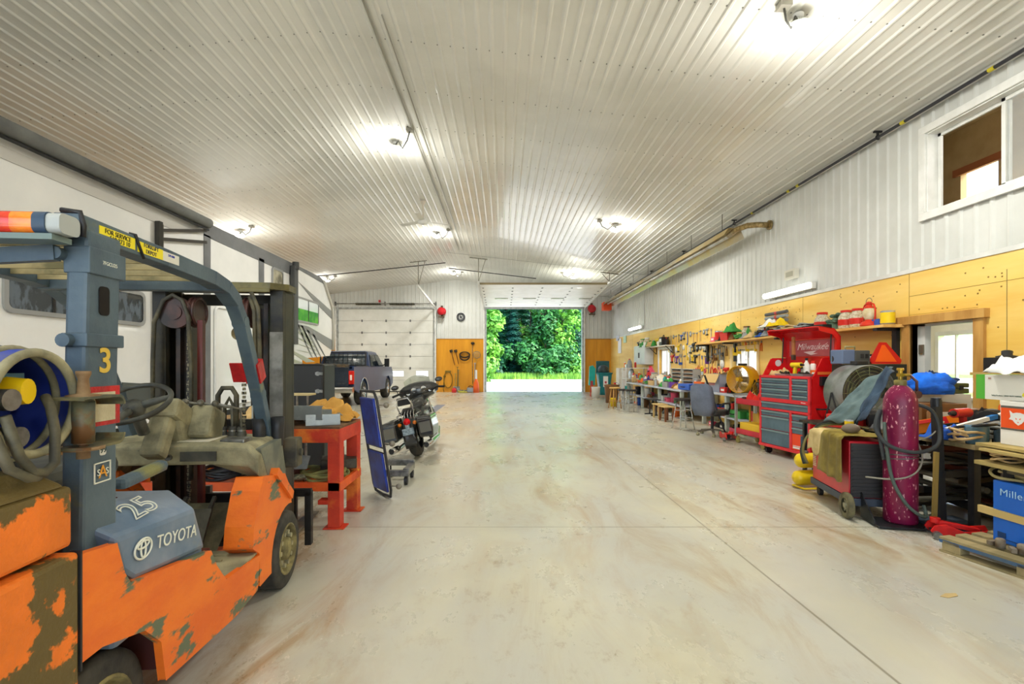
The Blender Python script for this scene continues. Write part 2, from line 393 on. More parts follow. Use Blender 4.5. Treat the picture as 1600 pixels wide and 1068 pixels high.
# rough timber casing of the doorway
d = bpy.data.objects.new('door_1', None); C.objects.link(d); d['kind'] = 'structure'
M_tim = mat('timber_casing','#c79a55','#a97a3c',scale=4,rough=.6,stretch=(1,1,.2),bump=.1)
m = MB(); a,b,_,zt = DN
m.bx(XI-.04,XI,a-.13,a,0,zt); m.bx(XI-.04,XI,b,b+.13,0,zt); m.bx(XI-.07,XI,a-.17,b+.19,zt,zt+.11); m.bx(XI-.02,XRW+.12,a-.004,a,0,zt); m.bx(XI-.02,XRW+.12,b,b+.004,0,zt)
obj('door_frame', m, M_tim, d, bevel=.006)
m = MB(); m.bx(XRW+.05,XRW+.13,b-.12,b-.0,0,zt); m.bx(XRW+.05,XRW+.13,a,b,zt-.03,zt)
obj('door_jamb', m, M_trimw, d)
m = MB(); m.bx(XRW+.03,XRW+.05,b-.11,b-.04,1.62,1.75); obj('hinge', m, flat('#8e8a7a',.4,.7), d)
# small windows
for k, (y0,y1,z0,z1) in enumerate((W2,W3)):
    w = bpy.data.objects.new('window_%d' % (k+2), None); C.objects.link(w); w['kind'] = 'structure'
    m = MB(); m.bx(XI-.03,XI,y0-.09,y1+.09,z1,z1+.08); m.bx(XI-.03,XI,y0-.09,y0,z0,z1); m.bx(XI-.03,XI,y1,y1+.09,z0,z1); m.bx(XI-.05,XI,y0-.12,y1+.12,z0-.05,z0)
    obj('window_frame', m, flat('#e9cf96',.6) if k==0 else M_vinyl, w, bevel=.004)
    m = MB(); x=XRW+.05
    m.bx(x,x+.04,y0,y1,z0,z0+.05); m.bx(x,x+.04,y0,y1,z1-.05,z1); m.bx(x,x+.04,y0,y0+.05,z0,z1); m.bx(x,x+.04,y1-.05,y1,z0,z1); m.bx(x,x+.04,(y0+y1)/2-.03,(y0+y1)/2+.03,z0,z1)
    obj('sash', m, M_vinyl, w, bevel=.003)
    m = MB(); m.bx(x+.015,x+.02,y0+.04,y1-.04,z0+.04,z1-.04); obj('pane', m, mat('frosted_pane','#eef4f6',None,rough=.3,emit=.75,bump=.01), w)  # pane glows by itself to stand in for daylight behind it

# closed overhead door, left
M_od = mat('overhead_door_panel','#dfe0d8','#d2d3ca',scale=1.2,rough=.45)
d = bpy.data.objects.new('door_2', None); C.objects.link(d); d['kind'] = 'structure'
x0, x1, zt = DL; nsec = 7; hh = zt/nsec
wz = (1.08, 1.36); wins = [(x0+.3+i*1.27, x0+.3+i*1.27+.62) for i in range(4)]
for i in range(nsec):
    m = MB(); z = i*hh
    if i == 1:
        z0_, z1_ = z+.006, z+hh-.006; a0, a1 = z+.2, z+.47; xs = x0
        for a, b in wins:
            m.bx(xs,a,YB+.02,YB+.06,z0_,z1_); m.bx(a,b,YB+.02,YB+.06,z0_,a0); m.bx(a,b,YB+.02,YB+.06,a1,z1_); xs = b
        m.bx(xs,x1,YB+.02,YB+.06,z0_,z1_)
    else: m.bx(x0, x1, YB+.02, YB+.06, z+.006, z+hh-.006)
    p = obj('door_section', m, M_od, d)
    if i == 1:
        for a, b in wins:
            q = MB(); q.bx(a-.03,b+.03,YB+.005,YB+.02,a0-.03,a0); q.bx(a-.03,b+.03,YB+.005,YB+.02,a1,a1+.03); q.bx(a-.03,a,YB+.005,YB+.02,a0,a1); q.bx(b,b+.03,YB+.005,YB+.02,a0,a1)
            wf = obj('window_frame', q, M_vinyl, p)
            q = MB(); q.bx(a,b,YB+.035,YB+.04,a0,a1); obj('pane', q, mat('bright_pane','#f4fafc',None,rough=.2,emit=1.0,bump=.01), p)  # emission in the pane takes the place of the sky outside
for x in [x0+.04+i*(x1-x0-.08)/4 for i in range(5)]:
    for i in range(1,nsec):
        m = MB(); m.bx(x-.035,x+.035,YB+.0,YB+.02,i*hh-.06,i*hh+.06); obj('hinge', m, flat('#77797a',.4,.6), d)
m = MB(); m.bx(x0,x1,YB+.0,YB+.018,-.0,.05); obj('seal', m, BLACK, d)
for i in range(1,nsec): m = MB(); m.bx(x0,x1,YB+.062,YB+.07,i*hh-.03,i*hh+.03); obj('joint_strip', m, flat('#8f908a'), d)
# torsion shaft and springs
t = thing('torsion_spring_shaft','steel torsion shaft with two dark coil springs above the closed white garage door','spring shaft',(0,0,0))
m = MB(); m.cyl((x0-.1,YB-.14,zt+.26),(x1+.1,YB-.14,zt+.26),.018); obj('shaft', m, STEEL, t)
for a, b in ((-7.6,-6.3),(-5.85,-4.55)):
    m = MB(); n=26
    pts=[]
    for i in range(n*8):
        s=i/(n*8-1); pts.append((a+(b-a)*s, YB-.14+.05*math.cos(s*n*2*PI), zt+.26+.05*math.sin(s*n*2*PI)-.02))
    m.tube(pts,.016,5); obj('spring', m, mat('spring_steel','#2f2d22','#514b35',scale=10,rough=.5), t)
for x in (x0-.05,-6.08,x1+.05):
    m = MB(); m.bx(x-.02,x+.02,YB-.2,YB-.03,zt+.16,zt+.36); obj('bearing_bracket', m, STEEL, t)
m = MB(); m.box((-6.35,YB-.16,zt+.38),(.1,.06,.12)); obj('tag', m, flat('#b9333a'), t, label='red tag')
# tracks of the left door
M_track = mat('white_track','#e6e7e2','#d5d6d0',scale=5,rough=.35)
def track(x, label, yend=20.4, z1=4.68, z0=4.36):
    t = thing('door_track', label, 'door track', (x, YB-.1, 0))
    m = MB(); m.bx(-.03,.03,-.04,.02,0,z0-.3)
    pts=[(0,-.02,z0-.3),(0,-.06,z0-.1),(0,-.2,z0),(0,-.45,z0+.03)]
    for a,b in zip(pts,pts[1:]): m.bar(a,b,.05,.04)
    m.bar((0,-.45,z0+.03),(0,yend-YB+.1,z1),.05,.09); obj('rail', m, M_track, t)
    m = MB(); yy=yend-YB+.25
    zc = ceil(x)-.02
    m.bar((0,yy,z1),(0,yy,zc),.03); m.bar((0,yy,z1+.03),(.28*(1 if x<0 else -1),yy,ceil(x+.28)-.02),.025); m.bar((-.35,yy,ceil(x-.35)-.02),(.35,yy,ceil(x+.35)-.02),.03); obj('hanger', m, flat('#8f8d80',.4,.5), t)
    return t
track(DL[1]+.03,'white slanting track of the closed garage door, right side')
track(DL[0]-.03,'white slanting track of the closed garage door, left side beside the trailer')
track(DR[0]-.05,'white track left of the raised garage door',19.6)
track(DR[1]+.05,'white track right of the raised garage door',19.6)
# raised overhead door on its tracks
d = bpy.data.objects.new('door_3', None); C.objects.link(d); d['kind'] = 'structure'
x0, x1, zt = DR; ya, za, yb_, zb = YB-.35, 4.40, 19.9, 4.66
n = 8; M_odw = mat('raised_door_panel','#f2f3ee','#e8e9e2',scale=2,rough=.4)
for i in range(n):
    s0, s1 = i/n, (i+1)/n
    A = Vector((0, ya+(yb_-ya)*s0, za+(zb-za)*s0)); B = Vector((0, ya+(yb_-ya)*s1, za+(zb-za)*s1)); dd=(B-A).normalized()*.008
    m = MB(); m.bar(Vector(((x0+x1)/2,0,0))+A+dd, Vector(((x0+x1)/2,0,0))+B-dd, x1-x0, .045)
    p = obj('door_section', m, M_odw, d)
    if i == 3:
        q=MB()
        for a in range(4):
            c=x0+.55+a*1.3; q.box((c+.3,(A.y+B.y)/2,(A.z+B.z)/2-.03),(.6,.25,.012))
        obj('pane', q, flat('#b5b8ae',.2), p)
    if i:
        for x in [x0+.1+k*(x1-x0-.2)/4 for k in range(5)]:
            q = MB(); q.box((x, A.y, A.z-.03),(.07,.12,.02)); obj('hinge', q, flat('#8b8c86',.4,.5), p)
m = MB(); m.bar(((x0+x1)/2,yb_-.03,zb+.01),((x0+x1)/2,yb_,zb+.01),x1-x0,.08); obj('edge', m, flat('#8a7d5c'), d)

# conduit and pipes under the ceiling
def pipe(pts, r, label, name='conduit', cat='conduit', ma=None):
    m = MB(); m.tube(pts, r, 8); return single(name, m, ma or flat('#9c9a8f',.4,.5), label, cat)
pipe([(-1.62,y,ceil(-1.62)-.03) for y in (2.0,8,14,18.5)], .014, 'grey conduit running the length of the ceiling left of centre')
pipe([(-1.45,6.0,ceil(-1.45)-.03),(-1.45,18.5,ceil(-1.45)-.03)], .01, 'thinner second conduit beside the long ceiling conduit')
pipe([(-9.0,20.6,ceil(-9)-.12),(-6,20.8,ceil(-6)-.12),(RX,21,ceil(RX)-.1)], .02, 'black pipe following the left ceiling slope near the back wall', ma=BLACK)
pipe([(RX,22.2,RZ-.1),(1.5,22.2,ceil(1.5)-.12)], .02, 'black pipe following the right ceiling slope above the raised door', ma=BLACK)
t = thing('gas_pipe','black gas pipe with hangers running along the top of the right wall','pipe',(0,0,0))
m = MB(); m.cyl((XRW-.13,-2,ze-.09),(XRW-.13,24.5,ze-.09),.022,n=10); obj('pipe_run', m, flat('#2c2d33',.4), t)
for y in (7.35,11.9,15.2,18.5,21.5):
    m = MB(); m.bx(XRW-.19,XRW-.07,y-.015,y+.015,ze-.02,ze+.005); m.bx(XRW-.14,XRW-.12,y-.015,y+.015,ze-.09,ze-.0); m.torus((XRW-.13,y,ze-.09),(0,1,0),.03,.008,16,6); obj('hanger', m, BLACK, t)
for y in (5.6,6.85,9.3,9.6,11.0):
    m = MB(); m.cyl((XRW-.13,y,ze-.09),(XRW-.13,y+.07,ze-.09),.026,n=10); obj('valve_tag', m, flat('#c6b92f'), t, label='yellow tag')
# radiant tube heater
t = thing('radiant_heater','long radiant tube heater with gold reflector under the ceiling by the right wall','heater',(0,0,0))
hxx, hz = 5.12, 4.38
m = MB(); m.cyl((hxx,11.2,hz),(hxx,24.2,hz),.05,n=14); obj('tube', m, mat('aluminised_tube','#cfd0cc','#a9a08c',scale=2,rough=.3,metal=.6), t)
m = MB()
m.loft([[(hxx+.22,y,hz-.13),(hxx+.13,y,hz+.1),(hxx-.13,y,hz+.1),(hxx-.22,y,hz-.05)] for y in (11.0,24.2)], cap=False, smooth=False, closed=False); obj('reflector', m, mat('brassy_reflector','#c3a968','#b7b1a0',scale=1,rough=.3,metal=.5), t, solid=.006)
m = MB(); m.tube([(hxx,11.25,hz),(hxx+.0,10.9,hz+.04),(hxx+.12,10.65,hz+.06),(hxx+.3,10.55,hz+.05),(XRW-.02,10.5,hz+.03)],.06,14); m.cyl((XRW-.06,10.5,hz+.03),(XRW-.02,10.5,hz+.03),.1); obj('exhaust_elbow', m, mat('foil_duct','#b7a071','#857249',scale=20,rough=.35,metal=.7,bump=.4), t)
for y in (11.6,13.5,15.5,17.5,19.5,21.5,23.5):
    m = MB(); m.bar((hxx,y,hz+.1),(hxx,y,ceil(hxx)-.01),.012); m.bx(hxx-.15,hxx+.15,y-.02,y+.02,hz+.1,hz+.12); obj('chain_hanger', m, flat('#6d675a',.4,.6), t)
m = MB(); m.bx(hxx-.2,hxx+.2,24.2,24.7,hz-.3,hz+.1); obj('burner_box', m, flat('#e8501c',.4), t, bevel=.02)

# ---------------------------------------------------------------- ceiling lamps
M_led = mat('lit_disc','#fffdf2',None,rough=.4,emit=6,bump=.001)
def fixture(px, py, jx, jy, label, power=230):
    r = (px-785)/(567-py); h = 4.054/(1+SL*r) if (r > -.55) else 4.6/(1-SL*r)
    h -= .14; X = r*h; Y = F*h/(567-py); z = EYE+h; zc = ceil(X)-.02
    t = thing('ceiling_lamp', label, 'lamp', (X,Y,0), 0, 'ceiling lamps')
    m = MB(); m.lathe([(.012,zc),(.014,z+.05),(.05,z+.04),(.13,z+.015),(.14,z)], n=24); m.lathe([(.055,zc),(.055,zc-.03),(.02,zc-.035)],n=16); obj('housing', m, M_trimw, t)
    m = MB(); m.lathe([(0,z-.05),(.07,z-.045),(.115,z-.025),(.135,z)], n=24); obj('lens', m, M_led, t)
    # junction box and cable
    r2 = (jx-785)/(567-jy); h2 = 4.054/(1+SL*r2) if r2 > -.55 else 4.6/(1-SL*r2); X2_, Y2_ = r2*h2, F*h2/(567-jy)
    z2 = ceil(X2_)-.03; dx, dy = X2_-X, Y2_-Y
    dl=math.hypot(dx,dy); k=min(1,.75/dl) if dl else 1; dx*=k; dy*=k; z2=ceil(X+dx)-.03
    m = MB(); m.box((dx,dy,z2),(.12,.12,.06)); obj('junction_box', m, flat('#8f8c80',.4,.5), t, bevel=.005)
    m = MB(); m.tube([(dx,dy,z2-.02),(dx*.85,dy*.85,z2-.14),(dx*.5,dy*.5,z2-.2),(dx*.2,dy*.2,z+.1),(0,0,z+.06)],.012,6); obj('cable', m, flat('#4a4a44'), t)
    l = bpy.data.lights.new('lamp_light','POINT'); l.energy = power*.31; l.shadow_soft_size = .25; l.color = (1,.975,.92)
    o = bpy.data.objects.new('lamp_light', l); C.objects.link(o); o.location = (X,Y,z-.3); o.visible_glossy = False
    l = bpy.data.lights.new('lamp_beam','AREA'); l.shape = 'DISK'; l.size = .5; l.energy = power*.61;  l.color = (1,.98,.93)
    o = bpy.data.objects.new('lamp_beam', l); C.objects.link(o); o.location = (X,Y,z-.1); o.visible_glossy = False; return (X,Y,z)
LAMPS = []
for a in [(1247,43,1225,5,'round LED ceiling lamp nearest the camera, above the upstairs window side'),
          (618,232,643,198,'round LED ceiling lamp left of centre, the largest on the left slope'),
          (682,369,703,357,'round LED ceiling lamp beside the ceiling fan'),
          (962,359,937,343,'round LED ceiling lamp on the right slope next to the tube heater'),
          (375,368,393,352,'round LED ceiling lamp just above the trailer roof edge'),
          (511,438,524,430,'round LED ceiling lamp above the front end of the trailer'),
          (896,433,878,425,'round LED ceiling lamp above the raised garage door'),
          (708,427,722,424,'round LED ceiling lamp farthest back at the ridge')]:
    LAMPS.append(fixture(*a))
for i,(x,y) in enumerate([(-2.2,1.2),(2.8,-1.5),(-3.2,-3.0),(1.0,3.2)][:3]):   # unseen fill lights added over and behind the camera, without fixtures
    l = bpy.data.lights.new('lamp_light','POINT'); l.energy = 150; l.shadow_soft_size = .4;  l.color = (1,.975,.92)
    o = bpy.data.objects.new('lamp_light', l); C.objects.link(o); o.location = (x,y,ceil(x)-.9); o.visible_glossy = False
# ceiling fan
X,Y = -2.22, 13.9
r_=(661-785)/(567-345); h_=F*0+3.75; X=r_*h_; Y=F*h_/(567-345)
t = thing('ceiling_fan','white ceiling fan on a long down rod beside a lamp','ceiling fan',(X,Y,0))
m = MB(); m.cyl((0,0,ceil(X)-.03),(0,0,5.3),.02); m.lathe([(.07,ceil(X)-.02),(.05,ceil(X)-.1),(.02,ceil(X)-.12)]); obj('down_rod', m, flat('#c7beb0',.4), t)
m = MB(); m.lathe([(.02,5.34),(.1,5.3),(.14,5.24),(.12,5.18),(.03,5.16)]); obj('motor', m, WHITE, t)
for k in range(3):
    a=k*2*PI/3+.5; m = MB(); m.x = Matrix.Rotation(a,4,'Z'); m.box((.45,0,5.24),(.62,.13,.008),(.2,0,0)); obj('blade', m, M_trimw, t)
# fluorescent wall lamps
for k,(y0,y1,z,lab) in enumerate(((8.93,10.5,2.9,'lit fluorescent wall lamp above the long shelf'),(19.9,21.7,2.95,'lit fluorescent wall lamp far down the right wall'))):
    t = thing('fluorescent_lamp',lab,'lamp',(XRW-.1,0,z)); m = MB(); m.bx(-.02,.06,y0,y1,-.06,.06); obj('housing', m, M_trimw, t, bevel=.01)
    m = MB(); m.cyl((-.05,y0+.03,0),(-.05,y1-.03,0),.055); obj('tube', m, mat('lit_tube','#fffef6',None,emit=5,bump=.001), t)
m = MB(); m.bx(-.05,.04,-.17,.17,-.09,.09); m.m=1; m.bx(-.055,-.05,-.12,.12,-.05,.05)
single('vent_box', m, [flat('#cfcdbf'),flat('#a8a695')], 'small grey vent box on the metal wall above the fluorescent lamp','vent',(XRW-.06,9.65,3.22),bevel=.03)

# ---------------------------------------------------------------- outdoors
m = MB(); m.bx(-60,60,YB+.25,50,-.2,-.02); m.bx(-60,60,-40,YF,-.2,-.02)
struct('ground', m, mat('pale_gravel','#e9e6dc','#dcd8cb',scale=3,rough=.9,bump=.3,bscale=30))
m = MB(); m.bx(-60,60,50,110,-.2,-.01); struct('verge', m, mat('grass_ground','#5f8f30','#7da53e',scale=2,rough=.9,bump=.4,bscale=20))
m = MB(); m.bx(XRW+.15,60,YF,YB+.25,-.2,-.02); struct('lawn', m, mat('lawn_green','#8fbf45','#79ab38',scale=1,rough=.9))
def leafmat(n, a, b): 
    mm = mat(n, a, b, scale=1.3, rough=.6, lo=.35, hi=.65); mm.node_tree.nodes['Principled BSDF'].inputs['Transmission Weight'].default_value=0; return mm
LM = [leafmat('leaf_bright','#86c83e','#3a8228'), leafmat('leaf_mid','#3f8f36','#155029'), leafmat('leaf_dark','#1f7040','#0f4a36'), leafmat('leaf_blue','#1c6650','#0d4038')]
BARK = mat('bark','#5a4a35','#3d3224',scale=6,rough=.9,bump=.4)
def tree(x, y, h, w, k, label, n=3200, conifer=False, seed=0, ls=.2, base=.3):
    r = random.Random(seed); t = thing('tree', label, 'tree', (x,y,0), 0, 'trees beyond the drive')
    m = MB(); m.tube([(0,0,0),(r.uniform(-.1,.1),0,h*.4),(0,0,h*.9)],.1,8,rr=[.16,.11,.03])
    for i in range(9):
        z = h*(.15+.08*i); a = r.uniform(0,6.28); m.tube([(0,0,z),(math.cos(a)*w*.35,math.sin(a)*w*.35,z+.3)],.03,5)
    obj('trunk', m, BARK, t)
    vs=[]; fs=[]
    blobs = [(r.gauss(0,w*.28), r.gauss(0,w*.28), base+r.random()*(h-base), r.uniform(.35,.75)*w*.42) for _ in range(26)]
    for i in range(n):
        if conifer:
            s = r.random()**.7; z = base+(h-base)*(1-s); rad = w*.5*s*(.6+.4*abs(math.sin(z*5)))*math.sqrt(r.random()*.6+.4); a = r.uniform(0,2*PI)
            c = Vector((rad*math.cos(a), rad*math.sin(a), z-.25*rad)); nrm = Vector((math.cos(a)*.5,math.sin(a)*.5,1)).normalized()
        else:
            bx_,by_,bz_,br_ = blobs[r.randrange(len(blobs))]
            d = Vector((r.gauss(0,1),r.gauss(0,1),r.gauss(0,1))).normalized(); q = br_*(.75+.3*r.random())
            c = Vector((bx_,by_,bz_))+d*q; c.z=max(c.z,.05); nrm=(d+Vector((0,0,.7))+Vector((r.gauss(0,.4),r.gauss(0,.4),r.gauss(0,.4)))).normalized()
        u = nrm.orthogonal().normalized(); u = Matrix.Rotation(r.uniform(0,6.28),3,nrm) @ u; v = nrm.cross(u); s_=ls*r.uniform(.6,1.3)
        o=len(vs); vs += [c-u*s_, c-v*s_*.55, c+u*s_, c+v*s_*.55]; fs.append((o,o+1,o+2,o+3))
    m = MB(); m.add(vs,fs); obj('foliage', m, LM[k], t)
    return t
TR = [(-1.9,37.0,6.0,3.6,0,'bright yellow-green leafy tree at the left edge of the open doorway',5200,False),
      (.4,44.5,11,4.2,2,'tall dark green conifer left of centre through the doorway',5200,True),
      (1.2,43.2,9,3.4,3,'blue-green conifer standing just in front of the tall dark one',4200,True),
      (3.1,46,10,4.4,0,'tall tree with yellow-green crown in the middle of the doorway',5200,False),
      (4.4,43,8,3.8,1,'mid green tree right of centre through the doorway',4600,False),
      (6.2,44,9,4.4,0,'sunlit light green tree at the right edge of the doorway',5200,False),
      (2.4,42,3.2,3.0,1,'low round bush in front of the trees',3200,False),
      (5.2,41,2.6,3.2,1,'low bush at the right under the sunlit tree',3200,False),
      (-.4,42.5,3.6,3.2,2,'dark bush beside the bright left tree',3200,False),
      (-2.8,47,11,6,1,'broad tree behind the bright left tree',5200,False),
      (7.5,49,11,6,2,'broad dark tree behind the right edge',5200,True),
      (2.2,50,12,6,2,'very tall dark conifer at the very back',5200,True),
      (4.9,50,12,6,3,'tall blue-green conifer at the back right',5200,True),
      (-.4,51,12,6,3,'tall blue-green conifer at the back left',5200,True)]
for i,(x,y,h,w,k,lab,n,cf) in enumerate(TR): tree(x,y+(8 if i else 4),h,w,k,lab,n,cf,seed=i+1,ls=.22 if not cf else .2)
tree(10.2,34.5,8,5,1,'shade tree standing right of the drive, outside the doorway view',3000,False,seed=77)
bg = MB(); r = random.Random(5); vs=[]; fs=[]
for i in range(26000):
    c = Vector((r.uniform(-16,22), 66+r.gauss(0,.8), r.uniform(0,13))); nrm=Vector((r.gauss(0,.5),-1,r.gauss(.4,.5))).normalized(); u=nrm.orthogonal().normalized(); u=Matrix.Rotation(r.uniform(0,6.28),3,nrm)@u; v=nrm.cross(u); s_=r.uniform(.2,.42)
    o=len(vs); vs+=[c-u*s_,c-v*s_*.7,c+u*s_,c+v*s_*.7]; fs.append((o,o+1,o+2,o+3))
bg.add(vs,fs); tag(obj('woodland', bg, LM[3]), 'dense dark woodland closing the view behind the trees','woodland',kind='stuff')
g = MB(); vs=[]; fs=[]
for i in range(9000):
    x=r.uniform(-4,9); y=r.uniform(46,50.5); h=r.uniform(.2,.7); a=r.uniform(0,PI); dx,dy=.03*math.cos(a),.03*math.sin(a); o=len(vs)
    vs+=[(x-dx,y-dy,-.02),(x+dx,y+dy,-.02),(x+r.uniform(-.1,.1),y,h)]; fs.append((o,o+1,o+2))
g.add(vs,fs); tag(obj('tall_grass', g, mat('grass_blades','#9ac94a','#5f9a35',scale=1,rough=.7)),'tall green grass along the foot of the trees','grass',kind='stuff')

# ---------------------------------------------------------------- light, sky, camera
w = bpy.data.worlds.new('sky'); bpy.context.scene.world = w; w.use_nodes = True; nt = w.node_tree
sk = nt.nodes.new('ShaderNodeTexSky'); sk.sky_type = 'NISHITA'; sk.sun_disc = False; sk.sun_elevation = math.radians(52); sk.sun_rotation = math.radians(110); sk.air_density=1; sk.dust_density=2
bgn = nt.nodes['Background']; nt.links.new(sk.outputs[0], bgn.inputs[0]); bgn.inputs[1].default_value = .85
s = bpy.data.lights.new('sun','SUN'); s.energy = 6.2; s.angle = .01; s.color = (1,.95,.85)
so = bpy.data.objects.new('sun', s); C.objects.link(so); so.rotation_euler = Vector((.62,-.3,.8)).to_track_quat('Z','Y').to_euler()
for nm,loc,e in (('room_light',(XRW+1.7,7.6,2.4),110),('loft_light',(XRW+.9,5.5,4.6),22),('store_light',(XRW+1.6,14,2.4),70)):  # unseen point lights added to brighten the annex rooms
    l = bpy.data.lights.new(nm,'POINT'); l.energy = e; l.shadow_soft_size=.3; o = bpy.data.objects.new(nm,l); C.objects.link(o); o.location=loc
cam = bpy.data.cameras.new('camera'); co = bpy.data.objects.new('camera', cam); C.objects.link(co); bpy.context.scene.camera = co
co.location = (0,0,EYE); co.rotation_euler = (PI/2,0,0); cam.sensor_width = 36; cam.lens = 36*F/1600; cam.shift_x = 15/1600; cam.shift_y = 33/1600; cam.clip_end = 300
sc = bpy.context.scene
sc.view_settings.view_transform = 'Standard'; sc.view_settings.look = 'None'; sc.view_settings.exposure = 0.0; sc.view_settings.gamma = 1.0
sc.cycles.use_denoising = True; sc.cycles.max_bounces = 6; sc.cycles.diffuse_bounces = 4; sc.cycles.glossy_bounces = 3; sc.cycles.transparent_max_bounces = 6; sc.cycles.sample_clamp_indirect = 6
# ================================================================ the forklift (local y = forward, x = right, right side at x = 0)
ORG = mat('worn_orange_paint','#ef7a1e','#e2671a',scale=3,rough=.5,c3='#5f6a52',s3=4.5,lo3=.565,hi3=.60,bump=.15,bscale=25,lo=.4,hi=.6,stretch=(1,.6,1.6))
ORGR = mat('rusty_counterweight_paint','#f07a22','#d9701f',scale=3,rough=.6,c3='#63532a',s3=3.2,lo3=.48,hi3=.50,bump=.4,bscale=22)
BLU = mat('grey_blue_paint','#55666f','#42535f',scale=3,rough=.45,c3='#7b7a4a',s3=3.5,lo3=.60,hi3=.72,bump=.12,bscale=30)
HOOD = mat('hood_grey_blue','#808d9c','#5b7188',scale=2.2,rough=.4,bump=.06,bscale=30,c3='#8d8a6c',s3=3,lo3=.6,hi3=.75)
DUST = mat('dusty_dark_plastic','#a39d7c','#757159',scale=5,rough=.8,bump=.25,bscale=30)
DDARK = mat('dark_cowl_plastic','#504f44','#2f2f2c',scale=5,rough=.6,bump=.15)
HOSE = mat('hydraulic_hose','#37352d','#5a5540',scale=9,rough=.6)
RED = mat('red_tape','#c71f22','#a3181b',scale=12,rough=.35,bump=.3,bscale=30)
YEL = flat('#e3c11c',.4)
fk = thing('forklift','orange and grey-blue forklift with overhead guard and mast, in the left foreground','forklift',(-1.444,3.325,0),math.radians(5))
# chassis side plate, sections
m = MB()
side = [(-1.37,.25),(-.75,.19),(-.47,.20),(-.44,.39),(-.86,.43),(-.954,.535),(-1.01,.63),(-1.58,.73),(-1.61,.775),(-1.65,.894),(-1.81,.917),(-1.81,.583),(-1.72,.582),(-1.5,.517),(-1.40,.42)]
m.prism(side,-.03,0,'x'); m.prism(side,-1.10,-1.07,'x')
m.bx(-1.07,-.03,-1.0,-.3,.3,.40)
obj('chassis', m, ORG, fk, bevel=.012)
m = MB(); m.bx(-1.06,-.035,-1.34,-.95,.28,.62); m.bx(-1.06,-.035,-1.80,-1.67,.62,.86); obj('underbody', m, flat('#4a1a12',.8), fk)
m = MB(); m.bx(-1.04,-.012,-.97,-.42,.40,.412); m.add([(-.25,-.42,.41),(-.85,-.42,.41),(-.85,-.15,.62),(-.25,-.15,.62)],[(0,1,2,3),(3,2,1,0)])
for i in range(6): m.box((-.5,-.9+.08*i,.416),(.7,.02,.01))
obj('floor_plate', m, DUST, fk)
for x in (-.55,-.38): 
    m = MB(); m.box((x,-.36,.53),(.10,.02,.22),(-.6,0,0)); m.bar((x,-.33,.5),(x,-.16,.66),.02); obj('pedal', m, DDARK, fk)
# counterweight
m = MB()
for z0,z1,o in ((.28,.93,0),(.945,1.13,.02)):
    m.loft([[(-.0-o,-1.815,z),(-.0-o,-2.15,z),(-.12,-2.38,z),(-.98,-2.38,z),(-1.1+o,-2.15,z),(-1.1+o,-1.815,z)] for z in (z0,z1)],smooth=False)
m.loft([[(-.02,-1.83,1.13),(-.02,-2.15,1.13),(-.13,-2.36,1.13),(-.97,-2.36,1.13),(-1.08,-2.15,1.13),(-1.08,-1.83,1.13)],[(-.10,-1.87,1.19),(-.10,-2.12,1.19),(-.18,-2.28,1.19),(-.92,-2.28,1.19),(-1.0,-2.12,1.19),(-1.0,-1.87,1.19)]],smooth=False)
obj('counterweight', m, ORGR, fk, bevel=.015)
m = MB(); m.bx(-.03,.002,-1.816,-1.809,.56,.93); obj('seam', m, BLACK, fk)
# fenders over drive wheels
for x0,x1 in ((-.16,0),(-1.1,-.94)):
    m = MB(); cx,cz=.038,.25
    out=[(-.44,.205),(-.445,.40),(-.54,.46),(-.52,.58),(-.44,.76),(-.38,.83),(-.2,.80),(-.02,.77),(.13,.60),(.10,.555)]
    inn=arc(cx,cz,.30,75,188,9)
    m.prism([(a,b) for a,b in out]+[(a,b) for a,b in inn],x0,x1,'x')
    m.prism([(.1,.62),(-.19,.845),(-.22,.80),(.07,.575)],x0-.0,x1+.02,'x')
    obj('fender', m, ORG, fk, bevel=.01)
# wheels
def wheel(cx,cy,r,w,par,rimc,name='wheel',spk=10,inner=.66):
    m = MB(); s=1 if cx>-.55 else -1
    prof=[(r*inner,-w/2),(r*.9,-w/2),(r*.985,-w/2+.012),(r,-w/2+.03),(r,w/2-.03),(r*.985,w/2-.012),(r*.9,w/2),(r*inner,w/2)]
    m.lathe(prof,(cx,cy,r),(1,0,0),40); o = obj(name, m, RUBBER, par)
    m = MB(); m.lathe([(r*inner+.002,-w/2),(r*inner+.002,w/2+.004),(r*(inner-.04),w/2+.006),(r*(inner-.08),w/2-.03),(r*.45,w/2-.05),(r*.3,w/2-.035),(r*.28,w/2-.0),(r*.16,w/2+.01),(0,w/2+.012)],(cx,cy,r),(s,0,0),36)
    obj('rim', m, rimc, o)
    for k in range(spk):
        a=2*PI*k/spk; q = MB(); c=(cx+s*(w/2-.035),cy+math.cos(a)*r*.43,r+math.sin(a)*r*.43); q.cyl(c,(c[0]+s*.03,c[1],c[2]),.016,n=6); obj('wheel_nut', q, DUST, o)
    return o
RIM = mat('dusty_rim','#8f8556','#5c5436',scale=9,rough=.7,bump=.3)
wheel(-.09,.038,.25,.18,fk,RIM); wheel(-1.01,.038,.25,.18,fk,RIM)
wheel(-.14,-1.63,.25,.15,fk,RIM,spk=6); wheel(-.96,-1.63,.25,.15,fk,RIM,spk=6)
m = MB(); m.prism(arc(-1.6,.25,.34,0,180,12)+[(-1.94,.3),(-1.94,.95),(-1.26,.95),(-1.26,.25)],-.9,-.25,'x'); obj('wheel_well', m, flat('#5a1c14',.8), fk)
